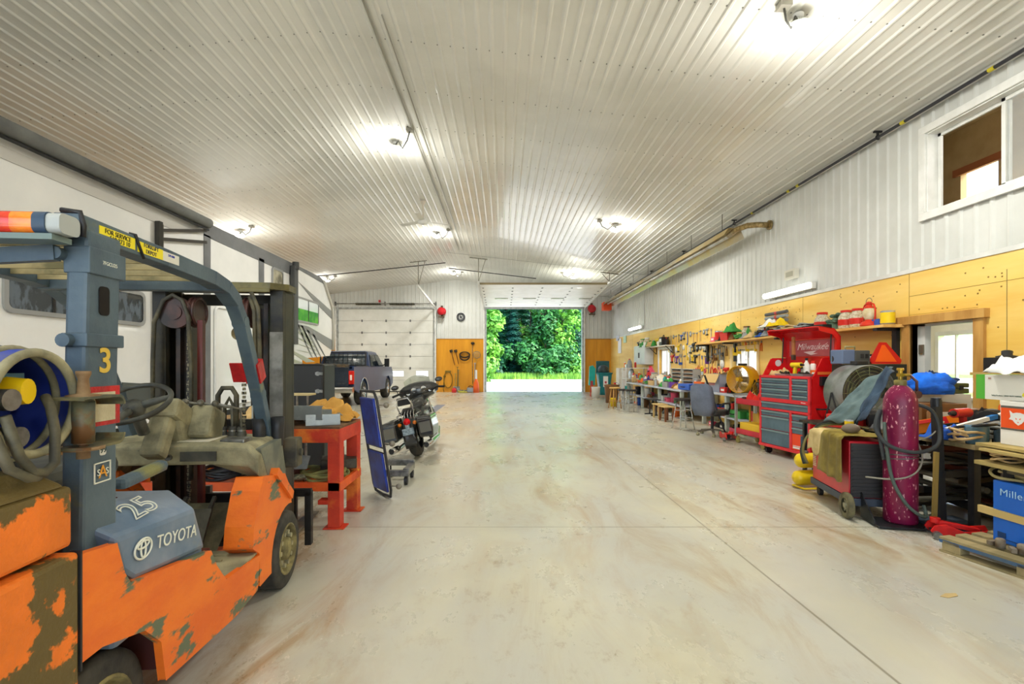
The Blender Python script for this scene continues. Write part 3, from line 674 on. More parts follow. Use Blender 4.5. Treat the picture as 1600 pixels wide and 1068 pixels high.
# hood
m = MB()
L0=[(-.02,-1.635,.905),(-.02,-1.59,.77),(-.02,-1.55,.725),(-.02,-1.50,.71),(-.02,-1.02,.645),(-.02,-1.115,.858)]
m.loft([[(-.02,-1.635,.905),(-.02,-1.595,.77),(-.02,-1.53,.715),(-.02,-1.02,.645),(-.02,-1.115,.858)],
        [(-.19,-1.66,1.0),(-.19,-1.595,.77),(-.19,-1.53,.715),(-.19,-.93,.60),(-.19,-.99,.91)],
        [(-.91,-1.66,1.0),(-.91,-1.595,.77),(-.91,-1.53,.715),(-.91,-.93,.60),(-.91,-.99,.91)],
        [(-1.08,-1.635,.905),(-1.08,-1.595,.77),(-1.08,-1.53,.715),(-1.08,-1.02,.645),(-1.08,-1.115,.858)]],smooth=False)
m.bx(-1.05,-.04,-1.6,-1.0,.5,.7)
hood = obj('hood', m, HOOD, fk, bevel=.02)
rx = math.atan2(.045,-.53)
tilt = math.atan2(-.16,.55)
WL = mat('cream_decal','#dfe0cf',None,rough=.5,bump=.02)
o = text('TOYOTA',.072,(-.012,-1.262,.782),(PI/2,0,PI/2),WL,hood,sx=1.0); o.rotation_euler=(Matrix.Rotation(-.14,3,'X') @ Euler(R_PLUSX).to_matrix()).to_euler()
o.rotation_euler = (Matrix.Rotation(-.16,3,'X') @ Euler(R_PLUSX).to_matrix()).to_euler()
m = MB(); c0=(-.014,-1.487,.815)
for ry,rz_,dz in ((.05,.036,0),(.014,.033,.0),(.034,.012,.014)):
    m.tube([(c0[0],c0[1]+ry*math.cos(2*PI*i/24),c0[2]+dz+rz_*math.sin(2*PI*i/24)) for i in range(24)],.004,5,True)
obj('oval_emblem', m, WL, hood)
o = text('25',.13,(-.095,-1.375,.936),(0,0,0),WL,hood,outline=.003,sx=1.25)
o.rotation_euler = (Matrix.Rotation(.06,3,'X') @ Matrix.Rotation(math.radians(29),3,'Y') @ Matrix.Rotation(PI/2,3,'Z')).to_euler()
# seat and armrest on the hood
m = MB(); m.box((-.58,-1.3,1.05),(.46,.46,.10)); m.box((-.58,-1.56,1.3),(.44,.10,.44),(-.15,0,0)); obj('seat', m, mat('seat_vinyl','#2d3133','#4b4c44',scale=6,rough=.6), fk, bevel=.04)
m = MB(); m.box((-.19,-1.2,1.03),(.06,.30,.05),(.06,0,0)); obj('armrest', m, BLU, fk, bevel=.02)
m = MB(); m.bx(-.34,-.21,-1.62,-1.38,.995,1.004)
for i in range(5): m.bx(-.34,-.21,-1.60+.045*i,-1.58+.045*i,1.004,1.010)
obj('vent_grille', m, DDARK, fk)
# rear guard posts
def post(xc,lab):
    m = MB(); lx,hx_=xc-.025,xc+.045
    ys=[(-1.70,-1.525,.60),(-1.685,-1.525,1.3),(-1.665,-1.5,1.95)]
    m.loft([[(lx,a,z),(lx,b,z),(hx_,b,z),(hx_,a,z)] for a,b,z in ys],smooth=False); return m
p = obj('guard_post', post(-.125,''), BLU, fk, bevel=.012)
obj('guard_post', post(-.975,''), BLU, fk, bevel=.012)
m = MB(); m.bx(-.155,-.072,-1.672,-1.49,1.80,1.89); obj('collar', m, BLU, p, bevel=.004)
m = MB(); m.bx(-.155,-.072,-1.685,-1.50,1.555,1.60); m.cyl((-.13,-1.71,1.575),(-.13,-1.66,1.575),.022); obj('collar', m, BLU, p, bevel=.004)
m = MB(); m.prism(rrect(-1.62,-1.57,1.665,1.765,.015),-.0815,-.0765,'x'); obj('slot', m, flat('#120d0b',.8), p)
text('3',.12,(-.078,-1.59,1.505),R_PLUSX,flat('#d9b64a',.5),p,sx=1.1,offset=.002)
m = MB(); m.bx(-.156,-.077,-1.687,-1.517,1.285,1.42); m.m=1; m.bx(-.08,-.074,-1.66,-1.545,1.30,1.40); obj('tape', m, [RED, mat('tape_clear','#c9c0a0','#b9ae8c',scale=12,rough=.3,bump=.3)], p, label='red tape with a pale square')
m = MB(); m.prism(rrect(-1.617,-1.587,1.182,1.232,.008),-.0795,-.0770,'x'); obj('sticker', m, flat('#d9d9d0'), p)
text('99',.03,(-.0762,-1.602,1.20),R_PLUSX,flat('#2d4a4a'),p); text('PROTEK',.008,(-.0762,-1.602,1.223),R_PLUSX,flat('#b3532f'),p)
m = MB()
for a,b,c,d in ((-1.645,-1.565,1.09,1.094),(-1.645,-1.565,1.156,1.16),(-1.645,-1.641,1.09,1.16),(-1.569,-1.565,1.09,1.16)): m.bx(-.079,-.0755,a,b,c,d)
obj('sticker', m, WL, p); text('A',.062,(-.0755,-1.605,1.125),R_PLUSX,flat('#e39a2c'),p); text('S   S',.032,(-.0752,-1.605,1.125),R_PLUSX,WL,p)
text('7FGCU25',.018,(-.0718,-1.575,1.845),R_PLUSX,WL,p); 
# overhead guard
m = MB()
rail=[(-1.70,1.955),(-1.2,1.95),(-.78,1.935),(-.62,1.91),(-.50,1.85),(-.40,1.74),(-.14,1.30),(-.02,1.05),(.09,.79)]
for xc in (-.975,-.125):
    m = MB()
    for (a,b),(c,d) in zip(rail,rail[1:]): m.bar((xc,a,b),(xc,c,d),.08 if b>1.9 else .07,.072 if b>1.9 else .066)
    for a,b in rail[1:-1]: m.cyl((xc-.037,a,b),(xc+.037,a,b),.034,n=12)
    g = obj('guard_side', m, BLU, fk, bevel=.004)
m = MB(); m.bx(-1.0,-.1,-1.70,-1.64,1.92,1.985); obj('end_rail', m, BLU, g, bevel=.004)
m = MB(); m.bx(-1.0,-.1,-.70,-.64,1.88,1.94); obj('end_rail', m, BLU, g, bevel=.004)
for i in range(6):
    m = MB(); y=-1.52+.15*i; m.box((-.55,y,1.935),(.78,.012,.035)); obj('guard_bar', m, mat('dusty_bar','#6b6442','#a5966a',scale=5,rough=.7), g)
m = MB(); m.bar((-.16,-1.69,1.86),(-1.0,-1.69,1.80),.03,.05); m.cyl((-.16,-1.70,1.86),(-.16,-1.65,1.86),.02); obj('brace', m, BLU, g)
m = MB(); m.bx(-.088,-.0835,-1.61,-1.42,1.932,1.975); obj('service_sticker', m, flat('#f0de22',.4), g)
text('FOR SERVICE',.024,(-.083,-1.515,1.962),R_PLUSX,flat('#23271d'),g); text('519 273 10',.024,(-.083,-1.505,1.942),R_PLUSX,flat('#3b4a2a'),g)
m = MB(); m.bx(-.088,-.0835,-1.405,-1.24,1.930,1.972); m.m=1; m.bx(-.088,-.0835,-1.24,-1.12,1.930,1.970); obj('depot_sticker', m, [flat('#f0de22',.4),flat('#d9d8cb',.4)], g)
text('FORKLIFT\nDEPOT',.022,(-.083,-1.32,1.952),R_PLUSX,flat('#222a4a'),g); text('519-000',.014,(-.083,-1.18,1.958),R_PLUSX,flat('#2f3fa8'),g)
m = MB(); m.tube([(-.10,-1.43,1.992),(-.082,-1.42,1.99),(-.080,-1.40,1.95),(-.082,-1.37,1.91)],.006,6); obj('strap', m, BLACK, g)
m = MB(); m.tube([(-.14,-1.70,1.998),(-.085,-1.695,1.993),(-.078,-1.69,1.95),(-.084,-1.685,1.915)],.009,6); obj('strap', m, BLACK, g)
m = MB(); m.x=Matrix.Translation((-.125,-.20,1.45))@Matrix.Rotation(math.atan2(-.45,-.24)*0+.47,4,'X'); m.bx(-.045,.045,-.045,.045,-.065,.065); m.box((-.085,-.02,.0),(.09,.01,.13)); obj('tape', m, RED, g, label='red tape flag')
m = MB(); m.x=Matrix.Translation((-.125,.055,.95))@Matrix.Rotation(.42,4,'X'); m.bx(-.055,.06,-.055,.055,-.05,.02); obj('tape', m, RED, g, label='red tape band')
m = MB(); m.x=Matrix.Translation((-.10,-.01,1.06))
for dx,dy in ((-.045,-.06),(.04,.02)): m.lathe([(.036,-.11),(.042,0),(.046,.08),(.036,.08),(.034,-.09),(0,-.09)],(dx,dy,0),(0,0,1),14)
obj('cup_holder', m, BLACK, g)
# light bar
lb = [('end_cap',-.075,-.115,flat('#a9aeaa',.3)),('collar',-.115,-.152,flat('#33475c',.35)),('amber_lens',-.152,-.215,mat('amber_lens','#f08a1c','#e36a12',scale=14,rough=.15,coat=.5)),('red_lens',-.215,-.88,mat('red_lens','#c42a12','#e8410f',scale=8,rough=.15,coat=.5)),('amber_lens',-.88,-.94,MATS['amber_lens'] if 'amber_lens' in MATS else None),('end_cap',-.94,-1.02,flat('#a9aeaa',.3))]
b = MB(); b.bx(-1.0,-.1,-1.79,-1.71,1.882,1.900); bb = obj('light_bar', b, flat('#6e7f7a',.4), fk)
for n_,a,c_,mm in lb:
    m = MB(); pr_=rrect(-1.80,-1.705,1.90,1.968,.022); 
    if n_=='end_cap': m.prism([(y_*.9-1.752*.1,z_*.92+1.934*.08) for y_,z_ in pr_],c_,a,'x',True)
    else: m.prism(pr_,c_,a,'x',True)
    obj(n_, m, mm, bb)
# propane tank, bracket and hoses on the counterweight
m = MB(); tc=(-.22,-1.90,1.385)
m.lathe([(.135,.16),(.155,.15),(.155,.0),(.15,-.05),(.155,-.10),(.155,-.6),(.13,-.68),(.06,-.71),(0,-.715)],tc,(1,0,0),36); m.lathe([(0,.02),(.07,.03),(.12,.0),(.145,-.06)],tc,(1,0,0),36)
tank = obj('propane_tank', m, mat('tank_blue','#2f43a0','#6c6d4e',scale=3,rough=.4,lo=.5,hi=.62), fk)
m = MB(); m.torus((tc[0]+.16,tc[1],tc[2]),(1,0,0),.145,.013,40,8); m.torus((tc[0]+.10,tc[1],tc[2]),(1,0,0),.155,.012,40,8); obj('collar', m, DUST, tank)
m = MB(); m.cyl((-.24,-1.92,1.42),(-.10,-1.92,1.42),.033); m.cyl((-.12,-1.92,1.42),(-.07,-1.91,1.42),.042,.036); obj('valve_knob', m, flat('#e5bf10',.4), tank)
m = MB(); m.cyl((-.2,-1.97,1.40),(-.06,-1.975,1.40),.03); m.cyl((-.2,-1.98,1.30),(-.03,-1.985,1.30),.028); obj('fitting', m, STEEL, tank)
m = MB(); m.bx(-.2,-.17,-1.88,-1.80,1.39,1.47); obj('data_label', m, flat('#7fb4dc'), tank)
m = MB()
pth=[(y_,z_) for y_,z_ in rrect(-1.84,-1.635,1.235,1.392,.03)]
for i in range(len(pth)-1):
    (a,b),(c,d)=pth[i],pth[i+1]
    if a<-1.81 and c<-1.81: continue
    m.add([(-.075,a,b),(.015,a,b),(.015,c,d),(-.075,c,d)],[(0,1,2,3)])
m.cyl((-.03,-1.76,1.25),(-.03,-1.76,1.38),.026)
br_ = m; m = MB(); m.lathe([(.045,1.39),(.045,1.40),(.018,1.405),(.014,1.45),(.02,1.465),(.02,1.475),(.0,1.475)],(-.03,-1.76,0)); m.cyl((-.03,-1.76,1.21),(-.03,-1.76,1.40),.012); m.lathe([(.0,1.20),(.018,1.2),(.018,1.225),(.055,1.228),(.055,1.238),(0,1.239)],(-.03,-1.76,0)); bolt_ = m; m = br_
br = obj('tank_bracket', m, mat('bracket_steel','#54584a','#827a52',scale=7,rough=.5,c3='#6d4b2a',s3=6,metal=.2), fk, solid=.008)
obj('pivot_bolt', bolt_, mat('rusty_bolt','#6d4b2f','#8c7350',scale=9,rough=.7), br)
for k,pts in enumerate(([(-.04,-2.02,1.36),(-.03,-1.99,1.25),(-.02,-1.96,1.20),(-.02,-1.92,1.19),(-.02,-1.885,1.21),(-.03,-1.87,1.30),(-.05,-1.86,1.37),(-.08,-1.84,1.40)],[(-.05,-2.04,1.31),(-.03,-2.02,1.22),(-.02,-1.97,1.185),(-.03,-1.93,1.18)])):
    m = MB(); m.tube(pts,.013,10); obj('hose', m, HOSE, br)
# dash cowl, column, steering wheel, levers
m = MB()
m.loft([[(x,-.40,zt-.02),(x,-.36,zt),(x,.02,zt),(x,.10,zb),(x,-.22,zb),(x,-.38,zt-.13)] for x,zt,zb in ((-.03,.96,.76),(-.09,1.02,.78),(-.3,1.035,.88),(-.95,1.035,.88),(-1.04,.97,.76))],smooth=False)
cowl = obj('dash_cowl', m, DUST, fk, bevel=.012)
m = MB(); m.bx(-.46,-.26,-.405,-.395,.93,.985); m.m=1; m.cyl((-.52,-.40,.955),(-.52,-.42,.955),.018); obj('dash_panel', m, [DDARK,STEEL], cowl)
m = MB(); m.bx(-.50,-.32,-.36,-.12,1.036,1.040); obj('data_label', m, flat('#d8d2bd'), cowl)
m = MB(); m.bx(-.27,-.13,-.34,-.22,1.02,1.045); obj('tray', m, STEEL, cowl, bevel=.006)
m = MB(); m.prism([(-.03,-.34),(-.13,-.30),(-.16,.03),(-.03,.05)],.70,.80,'z'); m.prism([(.08,.74),(-.22,.76),(-.30,.90),(-.36,.99),(0,1.0)],-.11,-.028,'x'); obj('side_cowl', m, mat('cowl_grey','#7b7d6b','#5b6058',scale=5,rough=.6), cowl, bevel=.01)
m = MB(); m.loft([[(x-.09,-.42+o,1.26),(x+.09,-.42+o,1.26),(x+.10,-.20,1.20),(x+.09,-.12,1.03),(x-.09,-.12,1.03),(x-.1,-.20,1.20)] for x,o in ((-.56,0),)]+[[(x-.08,-.32,1.02),(x+.08,-.32,1.02),(x+.08,-.2,.95),(x+.08,-.14,.9),(x-.08,-.14,.9),(x-.08,-.2,.95)] for x in (-.56,)],smooth=False)
m.box((-.56,-.30,1.19),(.19,.26,.12),(-.5,0,0)); m.box((-.42,-.18,1.12),(.14,.2,.2),(-.4,0,0)); m.box((-.56,-.42,1.10),(.12,.1,.3),(-.5,0,0))
col = obj('steering_column', m, DUST, fk, bevel=.025)
swc=Vector((-.60,-.60,1.285)); nrm=Vector((0,-.50,.866)).normalized(); uu=Vector((1,0,0)); vv=nrm.cross(uu)
m = MB(); m.tube([swc+(uu*math.cos(2*PI*i/40)+vv*math.sin(2*PI*i/40))*.18 for i in range(40)],.014,8,True)
m.lathe([(.0,-.06),(.04,-.06),(.055,-.02),(.05,.01),(.035,.025),(0,.03)],swc-nrm*.02,nrm,20)
for a in (.35,PI-.35,PI*1.5): m.tube([swc-nrm*.03,swc-nrm*.012+(uu*math.cos(a)+vv*math.sin(a))*.10,swc+(uu*math.cos(a)+vv*math.sin(a))*.175],.015,8,rr=[.024,.02,.013])
m.cyl(swc-nrm*.04,swc-nrm*.2,.03); obj('steering_wheel', m, mat('wheel_plastic','#55574f','#33342f',scale=7,rough=.4), col)
for i,(dx) in enumerate((-.36,-.30,-.245)):
    m = MB(); b0=Vector((dx,-.10,1.03)); t0=Vector((dx+.01*(i),-.12-.02*i,1.22-.004*i))
    m.lathe([(.028,0),(.03,.02),(.024,.03),(.027,.045),(.02,.06)],b0,(0,0,1),12); m.tube([b0,t0,t0+Vector((-.16+.03*i,-.10,.04))],.008,8); m.sph(t0+Vector((-.165+.03*i,-.105,.042)),.02,10,8); obj('lever', m, mat('lever_steel','#8d8b80','#5e5b4e',scale=10,rough=.35,metal=.4), cowl)
m = MB(); 
for x in (-.36,-.30,-.245): m.lathe([(.032,0),(.03,.02),(.024,.03),(.029,.045),(.02,.06)],(x,-.10,1.035),(0,0,1),12)
obj('lever_boots', m, DDARK, cowl)
# mast
mast = MB()
for x in (-.14,-.93): mast.bx(x-.045,x+.045,.22,.26,.06,2.02); mast.bx(x-.045,x+.045,.42,.46,.06,2.02); mast.bx(x+(.03 if x>-.5 else -.045),x+(.045 if x>-.5 else -.03),.26,.42,.06,2.02)
for z in (.2,1.0,1.93): mast.bx(-.98,-.1,.44,.48,z,z+.08)
mst = obj('mast', mast, mat('mast_black','#191815','#35301f',scale=6,rough=.45,metal=.2), fk, bevel=.004)
m = MB(); m.bx(-.185,-.095,.213,.219,.10,1.72); m.bx(-.17,-.10,.205,.213,1.45,1.52); obj('mast_face', m, mat('mast_grey','#83827c','#64635c',scale=8,rough=.4,metal=.3), mst)
m = MB(); m.prism([(-1.04,.15),(-.16,.15),(-.06,.24),(-.06,.40),(-1.04,.40)],2.015,2.06,'z'); m.bx(-1.04,-.16,.14,.16,1.99,2.02); obj('cross_member', m, mat('oily_steel','#6b6238','#3c3a2a',scale=4,rough=.4,metal=.2), mst, bevel=.006)
for x in (-.27,-.80): 
    m = MB(); m.bx(x-.05,x-.02,.28,.40,.12,1.93); m.bx(x+.02,x+.05,.28,.40,.12,1.93); m.bx(x-.02,x+.02,.33,.36,.12,1.9); obj('inner_rail', m, mat('rail_dark','#1d1b17','#3d2b20',scale=7,rough=.4), mst)
for x in (-.70,-.34): 
    m = MB(); m.cyl((x-.015,.27,1.86),(x+.015,.27,1.86),.10,n=28); m.torus((x-.015,.27,1.86),(1,0,0),.10,.012,28,6); m.torus((x+.015,.27,1.86),(1,0,0),.10,.012,28,6); obj('pulley', m, mat('pulley_brown','#50322b','#2b2422',scale=5,rough=.4), mst)
m = MB(); m.cyl((-.80,.17,1.85),(-.80,.21,1.85),.11,n=28); m.cyl((-.80,.16,1.85),(-.80,.17,1.85),.05,n=16); obj('hose_sheave', m, MATS['pulley_brown'], mst)
CH = mat('roller_chain','#1b1a17','#8c8468',scale=60,rough=.5,lo=.45,hi=.55,stretch=(1,1,.4))
for x in (-.705,-.34):
    for s_ in (.17,):
        m = MB(); 
        for k in range(58): m.box((x,s_,.2+.028*k),(.028 if k%2 else .018,.012,.020))
        obj('chain', m, CH, mst)
m = MB(); m.bx(-.665,-.63,.2,.24,.1,1.80); obj('cylinder', m, flat('#5a1f18',.35), mst)
def hose(pts,r=.014): m = MB(); m.tube(pts,r,9); obj('hose', m, HOSE, mst)
hose([(-.93,.15,.7),(-.93,.15,1.5),(-.92,.15,1.78),(-.86,.15,1.93),(-.80,.15,1.965),(-.74,.15,1.93),(-.70,.15,1.82),(-.68,.15,1.5),(-.68,.15,.7)])
hose([(-.25,.14,.75),(-.255,.14,1.6),(-.26,.14,1.86),(-.29,.14,1.96)]); hose([(-.225,.14,.75),(-.225,.14,1.62),(-.235,.14,1.88),(-.28,.14,1.99)])
hose([(-.40,.15,.8),(-.40,.15,1.2),(-.43,.15,1.26),(-.46,.15,1.2),(-.46,.15,.8)],.012); hose([(-.50,.12,.9),(-.49,.12,1.28),(-.46,.12,1.33),(-.40,.12,1.33),(-.37,.12,1.28),(-.37,.12,.9)],.017)
m = MB(); m.sph((-.33,.12,1.70),(.045,.045,.055)); m.lathe([(.03,0),(.045,.03),(.045,.05)],(-.33,.10,1.70),(0,-1,0),16)
m.tube([(-.30,.08,1.62),(-.27,.08,1.60),(-.25,.08,1.62),(-.27,.08,1.70),(-.30,.08,1.78),(-.33,.09,1.8)],.008,6); obj('work_lamp', m, mat('dusty_lamp','#b0a88b','#8f876b',scale=6,rough=.6), g)
# carriage, backrest and forks
m = MB(); m.bx(-.95,-.15,.56,.60,.12,.20); m.bx(-.95,-.15,.56,.60,.42,.50); m.bx(-.95,-.90,.56,.60,.12,.50); m.bx(-.20,-.15,.56,.60,.12,.50); m.bx(-.95,-.1,.5,.56,.10,.14); m.bx(-.05,.0,.56,.62,.08,.50); m.bx(-.2,0,.56,.6,.46,.52); m.bx(-.14,-.11,.56,.6,.12,.46)
cg = obj('carriage', m, flat('#1b1712',.5,.2), mst, bevel=.004)
for x in (-.30,-.82):
    m = MB(); m.prism([(.60,.55),(.64,.55),(.64,.05),(1.7,.02),(1.7,.01),(.60,.01)],x-.05,x+.05,'x'); obj('fork', m, mat('fork_steel','#5d6166','#7e7a6a',scale=5,rough=.4,metal=.5), fk, bevel=.004)
m = MB(); m.bx(-.06,.04,.10,.22,.78,.98); m.cyl((.04,.16,.88),(.055,.16,.88),.025); obj('tilt_housing', m, mat('housing_dark','#2d2d28','#57523f',scale=6,rough=.6), fk, bevel=.012)
# ================================================================ travel trailer along the left
XV = -5.2
def RVP(px, py): Y = XV*F/(px-785); return (Y, EYE+(567-py)*Y/F)
SIDEW = mat('trailer_white','#e3e3df','#d5d6d3',scale=.5,rough=.25,coat=.4)
GRY = mat('trailer_grey_trim','#6c6e70','#5f6163',scale=2,rough=.35)
rv = thing('camping_trailer','long white travel trailer with grey trim and graphics along the left wall','trailer',(XV,0,0))
prof = [(1.0,.62),(12.7,.62),(12.95,1.62),(15.0,1.72),(15.3,2.1),(15.3,2.95),(15.0,3.45),(14.5,3.84),(14.2,3.93),(1.0,3.96)]
m = MB(); m.prism(prof,-2.5,0,'x'); body = obj('body', m, SIDEW, rv, bevel=.03)
def strip(name, pts, mm, off=.004, th=.006, par=None, label=None):
    m = MB(); m.prism(pts, off, off+th, 'x'); return obj(name, m, mm, par or body, label=label)
strip('roof_trim',[(8.66,3.72),(12.45,3.66),(12.45,3.97),(8.66,3.97)],GRY)
strip('roof_trim',[(12.45,3.90),(14.5,3.80),(14.7,3.74),(14.5,3.86),(14.2,3.95),(12.45,3.97)],GRY)
strip('side_trim',[(8.66,.65),(8.86,.65),(8.86,3.75),(8.66,3.75)],GRY); strip('side_trim',[(10.62,1.2),(10.85,1.2),(10.85,3.75),(10.62,3.75)],GRY)
strip('shadow_band',[(1.0,3.66),(8.0,3.60),(8.64,3.72),(1.0,3.80)],flat('#b9b7b0'))  # light grey band below the awning roll
# awning
m = MB(); m.cyl((.1,1.2,3.92),(.1,8.64,3.92),.085,n=20); aw = obj('awning_roll', m, mat('awning_fabric','#6c6e6b','#595b59',scale=2,rough=.7), rv)
m = MB(); m.cyl((.1,1.2,3.81),(.1,8.64,3.81),.02,n=8); obj('awning_rail', m, BLACK, aw)
m = MB(); m.bx(.02,.09,7.42,7.50,1.0,3.62); obj('awning_arm', m, flat('#2b2a26'), rv); m = MB(); m.bx(.02,.06,7.50,7.56,1.0,3.60); obj('awning_arm', m, flat('#77726a',.4,.4), rv)
for z0,z1 in ((3.50,3.80),(3.37,3.60)):
    m = MB(); m.bar((.05,7.5,z0),(.05,8.66,z1),.03,.05); obj('cross_bar', m, flat('#3a3733'), rv)
m = MB(); m.bx(.03,.14,12.12,12.36,1.96,3.88); m.cyl((.12,12.24,3.8),(.12,12.24,3.98),.08); obj('awning_arm', m, flat('#3f4140',.4), rv, bevel=.015)
# windows, entry door
WG = mat('tinted_window','#56606a','#2f3539',scale=2.5,rough=.08,stretch=(1,3,1.2),lo=.45,hi=.52,coat=.5)  # streaky two-tone colour paints striped reflections into the tinted glass
def rvwin(y0,y1,z0,z1,div=None,glass=None,fr='#8e8f8d'):
    m = MB(); o=rrect(y0,y1,z0,z1,.09); i_=rrect(y0+.05,y1-.05,z0+.05,z1-.05,.06)
    n=len(o); vs=[(.03,a,b) for a,b in o]+[(.03,a,b) for a,b in i_]+[(.0,a,b) for a,b in o]
    m.add(vs,[(k,(k+1)%n,n+(k+1)%n,n+k) for k in range(n)]+[(k,2*n+k,2*n+(k+1)%n,(k+1)%n) for k in range(n)])
    f = obj('window', m, flat(fr,.4), rv)
    m = MB(); m.prism(i_,.012,.02,'x'); obj('pane', m, glass or WG, f)
    if div:
        m = MB(); m.bx(.012,.028,div-.02,div+.02,z0+.04,z1-.04); obj('divider', m, BLACK, f)
rvwin(5.17,7.22,2.03,2.52,5.75); rvwin(11.2,11.78,3.2,3.68,None,mat('small_window_glass','#a9a48c','#5f5a49',scale=3,rough=.2))
gg = mat('window_reflecting_green','#d9e2e2','#d9e2e2',scale=1,rough=.08,coat=.5)  # flat pale colour stands for the reflection in this window
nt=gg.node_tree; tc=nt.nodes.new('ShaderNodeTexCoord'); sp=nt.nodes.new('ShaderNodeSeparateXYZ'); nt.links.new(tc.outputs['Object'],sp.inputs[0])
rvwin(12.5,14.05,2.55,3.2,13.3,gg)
m = MB(); m.prism([(12.56,2.6),(13.99,2.6),(13.99,2.9),(12.56,2.9)],.0205,.022,'x'); obj('pane', m, mat('green_glass','#5fae35','#2f7d33',scale=3,rough=.1), rv)  # green reflection painted as a flat lower pane
m = MB(); o=rrect(8.98,10.45,.72,2.52,.1); m.tube([(.02,a,b) for a,b in o],.025,8,True); m.prism(rrect(9.0,10.43,.74,2.50,.1),.004,.014,'x'); m.m=1; m.bx(.014,.04,10.2,10.3,1.5,1.65)
obj('door', m, [SIDEW,STEEL], rv)
# graphics
G1 = flat('#7d7f7c',.4); G2 = flat('#4a4f4c',.4); G3 = flat('#9aa08c',.4)
def gfx(pts, mm): strip('graphic', [RVP(*p) for p in pts], mm)
gfx([(-20,533),(118,575),(118,586),(-20,541)],G1); gfx([(190,597),(245,600),(245,640),(190,625)],G2)
gfx([(466,440),(519,487),(520,500),(490,470)],G1); gfx([(462,505),(482,510),(520,532),(520,548)],G1)
for i in range(4): gfx([(460+i*9,500+i*7),(464+i*9,502+i*7),(489+i*7,560),(484+i*7,553)],G2 if i%2 else G1)
for i in range(5): gfx([(462,506+i*10),(470+i*2,510+i*10),(486+i*4,530+i*6),(482+i*3,532+i*5)],G3)
gfx([(448,545),(452,545),(492,565),(478,566)],G3); gfx([(448,556),(474,567),(460,567),(448,562)],G3)
m = MB(); m.tube([(.02,14.45,3.88),(.02,14.75,3.6),(.02,15.15,3.2),(.03,15.25,2.6),(.03,15.2,1.9)],.045,8); obj('corner_moulding', m, flat('#bcbab0',.4), rv)
for y in (3.2,4.1): 
    m = MB(); m.lathe([(.2,-.11),(.36,-.12),(.38,-.08),(.38,.08),(.36,.12),(.2,.11),(.05,.08),(0,.08)],(-.3,y,.38),(1,0,0),28); obj('wheel', m, RUBBER, rv)
m = MB(); m.bx(-2.3,-.2,1.0,12.7,.48,.62); 
for y in (11.9,12.4): m.bx(-.3,-.2,y,y+.08,0,.6); m.bx(-2.3,-2.2,y,y+.08,0,.6)
obj('frame', m, BLACK, rv)

# ================================================================ pickup truck
TP = mat('truck_blue_grey','#2f4266','#28395a',scale=1,rough=.35,metal=.0,coat=.1)
tr = thing('pickup_truck','dark blue-grey pickup truck with chrome bumper facing the closed garage door','truck',(-6.02,16.85,0))
hw=.99
m = MB()
def arch(c,r,n=8): return [(c+r*math.cos(PI*i/n), .44+r*math.sin(PI*i/n)) for i in range(n+1)]
ra,fa=1.25,5.05
low=[(6.0,.55),(6.02,1.05),(5.9,1.22),(4.35,1.36),(3.9,1.36),(2.05,1.36),(2.03,1.36),(.02,1.36),(0,.62),(.7,.5)]
pts=[(0.05,.62)]+[(y,z) for y,z in arch(ra,.52)[::-1]]+[(ra+.54,.42),(fa-.56,.42)]+[(y,z) for y,z in arch(fa,.52)[::-1]]+[(5.75,.5),(6.0,.6),(6.03,1.05),(5.85,1.24),(4.4,1.36),(2.1,1.36),(0.02,1.38)]
m.prism(pts,-hw,-hw+.06,'x'); m.prism(pts,hw-.06,hw,'x')
m.bx(-hw+.06,hw-.06,2.1,5.9,.6,1.30); m.bx(-hw+.06,hw-.06,.1,2.1,.8,.9); m.bx(-hw+.02,hw-.02,4.3,5.9,1.2,1.34); m.bx(-hw+.06,hw-.06,.1,2.1,.55,.8)
bd = obj('body', m, TP, tr, bevel=.03)
m = MB(); ln=lambda y,w,z:[(-w,y,z),(w,y,z)]
gh=[[( -.95,2.12,1.34),(.95,2.12,1.34),(.95,4.55,1.34),(-.95,4.55,1.34)],[(-.83,2.3,1.92),(.83,2.3,1.92),(.80,3.7,1.94),(-.80,3.7,1.94)],[(-.70,2.45,1.97),(.70,2.45,1.97),(.68,3.5,1.98),(-.68,3.5,1.98)]]
m.loft(gh,smooth=False); cab = obj('cab', m, TP, tr, bevel=.03)
TG = mat('dark_auto_glass','#1c262c','#33424a',scale=2,rough=.05,coat=.6)
m = MB()
m.add([(-.84,2.14,1.42),(.84,2.14,1.42),(.76,2.27,1.84),(-.76,2.27,1.84)],[(0,1,2,3)]); obj('rear_window', m, TG, cab)
for s_ in (-1,1):
    for a,b,c_,d_ in ((2.35,3.2,2.45,3.17),(3.28,4.3,3.25,3.72)):
        m = MB(); m.add([(s_*.965,a,1.38),(s_*.965,b,1.38),(s_*.865,d_,1.84),(s_*.865,c_,1.84)],[(0,1,2,3),(3,2,1,0)]); obj('side_window', m, TG, cab)
m = MB(); m.bx(-.82,.82,-.02,.05,.72,1.36); m.bx(-.7,.7,-.035,-.02,.86,1.22); tg = obj('tailgate', m, mat('tailgate_dark','#39424e','#2c333d',scale=2,rough=.25,metal=.2), tr, bevel=.02)
text('RAM',.11,(0,-.04,1.1),R_FRONT,STEEL,tg); text('HEAVY DUTY',.05,(.6,-.04,.8),R_FRONT,CHROME,tg)
for s_ in (-1,1):
    m = MB(); m.bx(s_*.82 if s_>0 else -.995,.995 if s_>0 else -.82,-.03,.06,.78,1.24); tl = obj('tail_light', m, mat('tail_red','#d81f18','#b81510',scale=8,rough=.15,emit=0,coat=.5), tr, bevel=.02)
    m = MB(); m.bx(s_*.905-.035,s_*.905+.035,-.04,-.03,.92,1.1); obj('reversing_lens', m, flat('#f0d8d0',.2), tl)
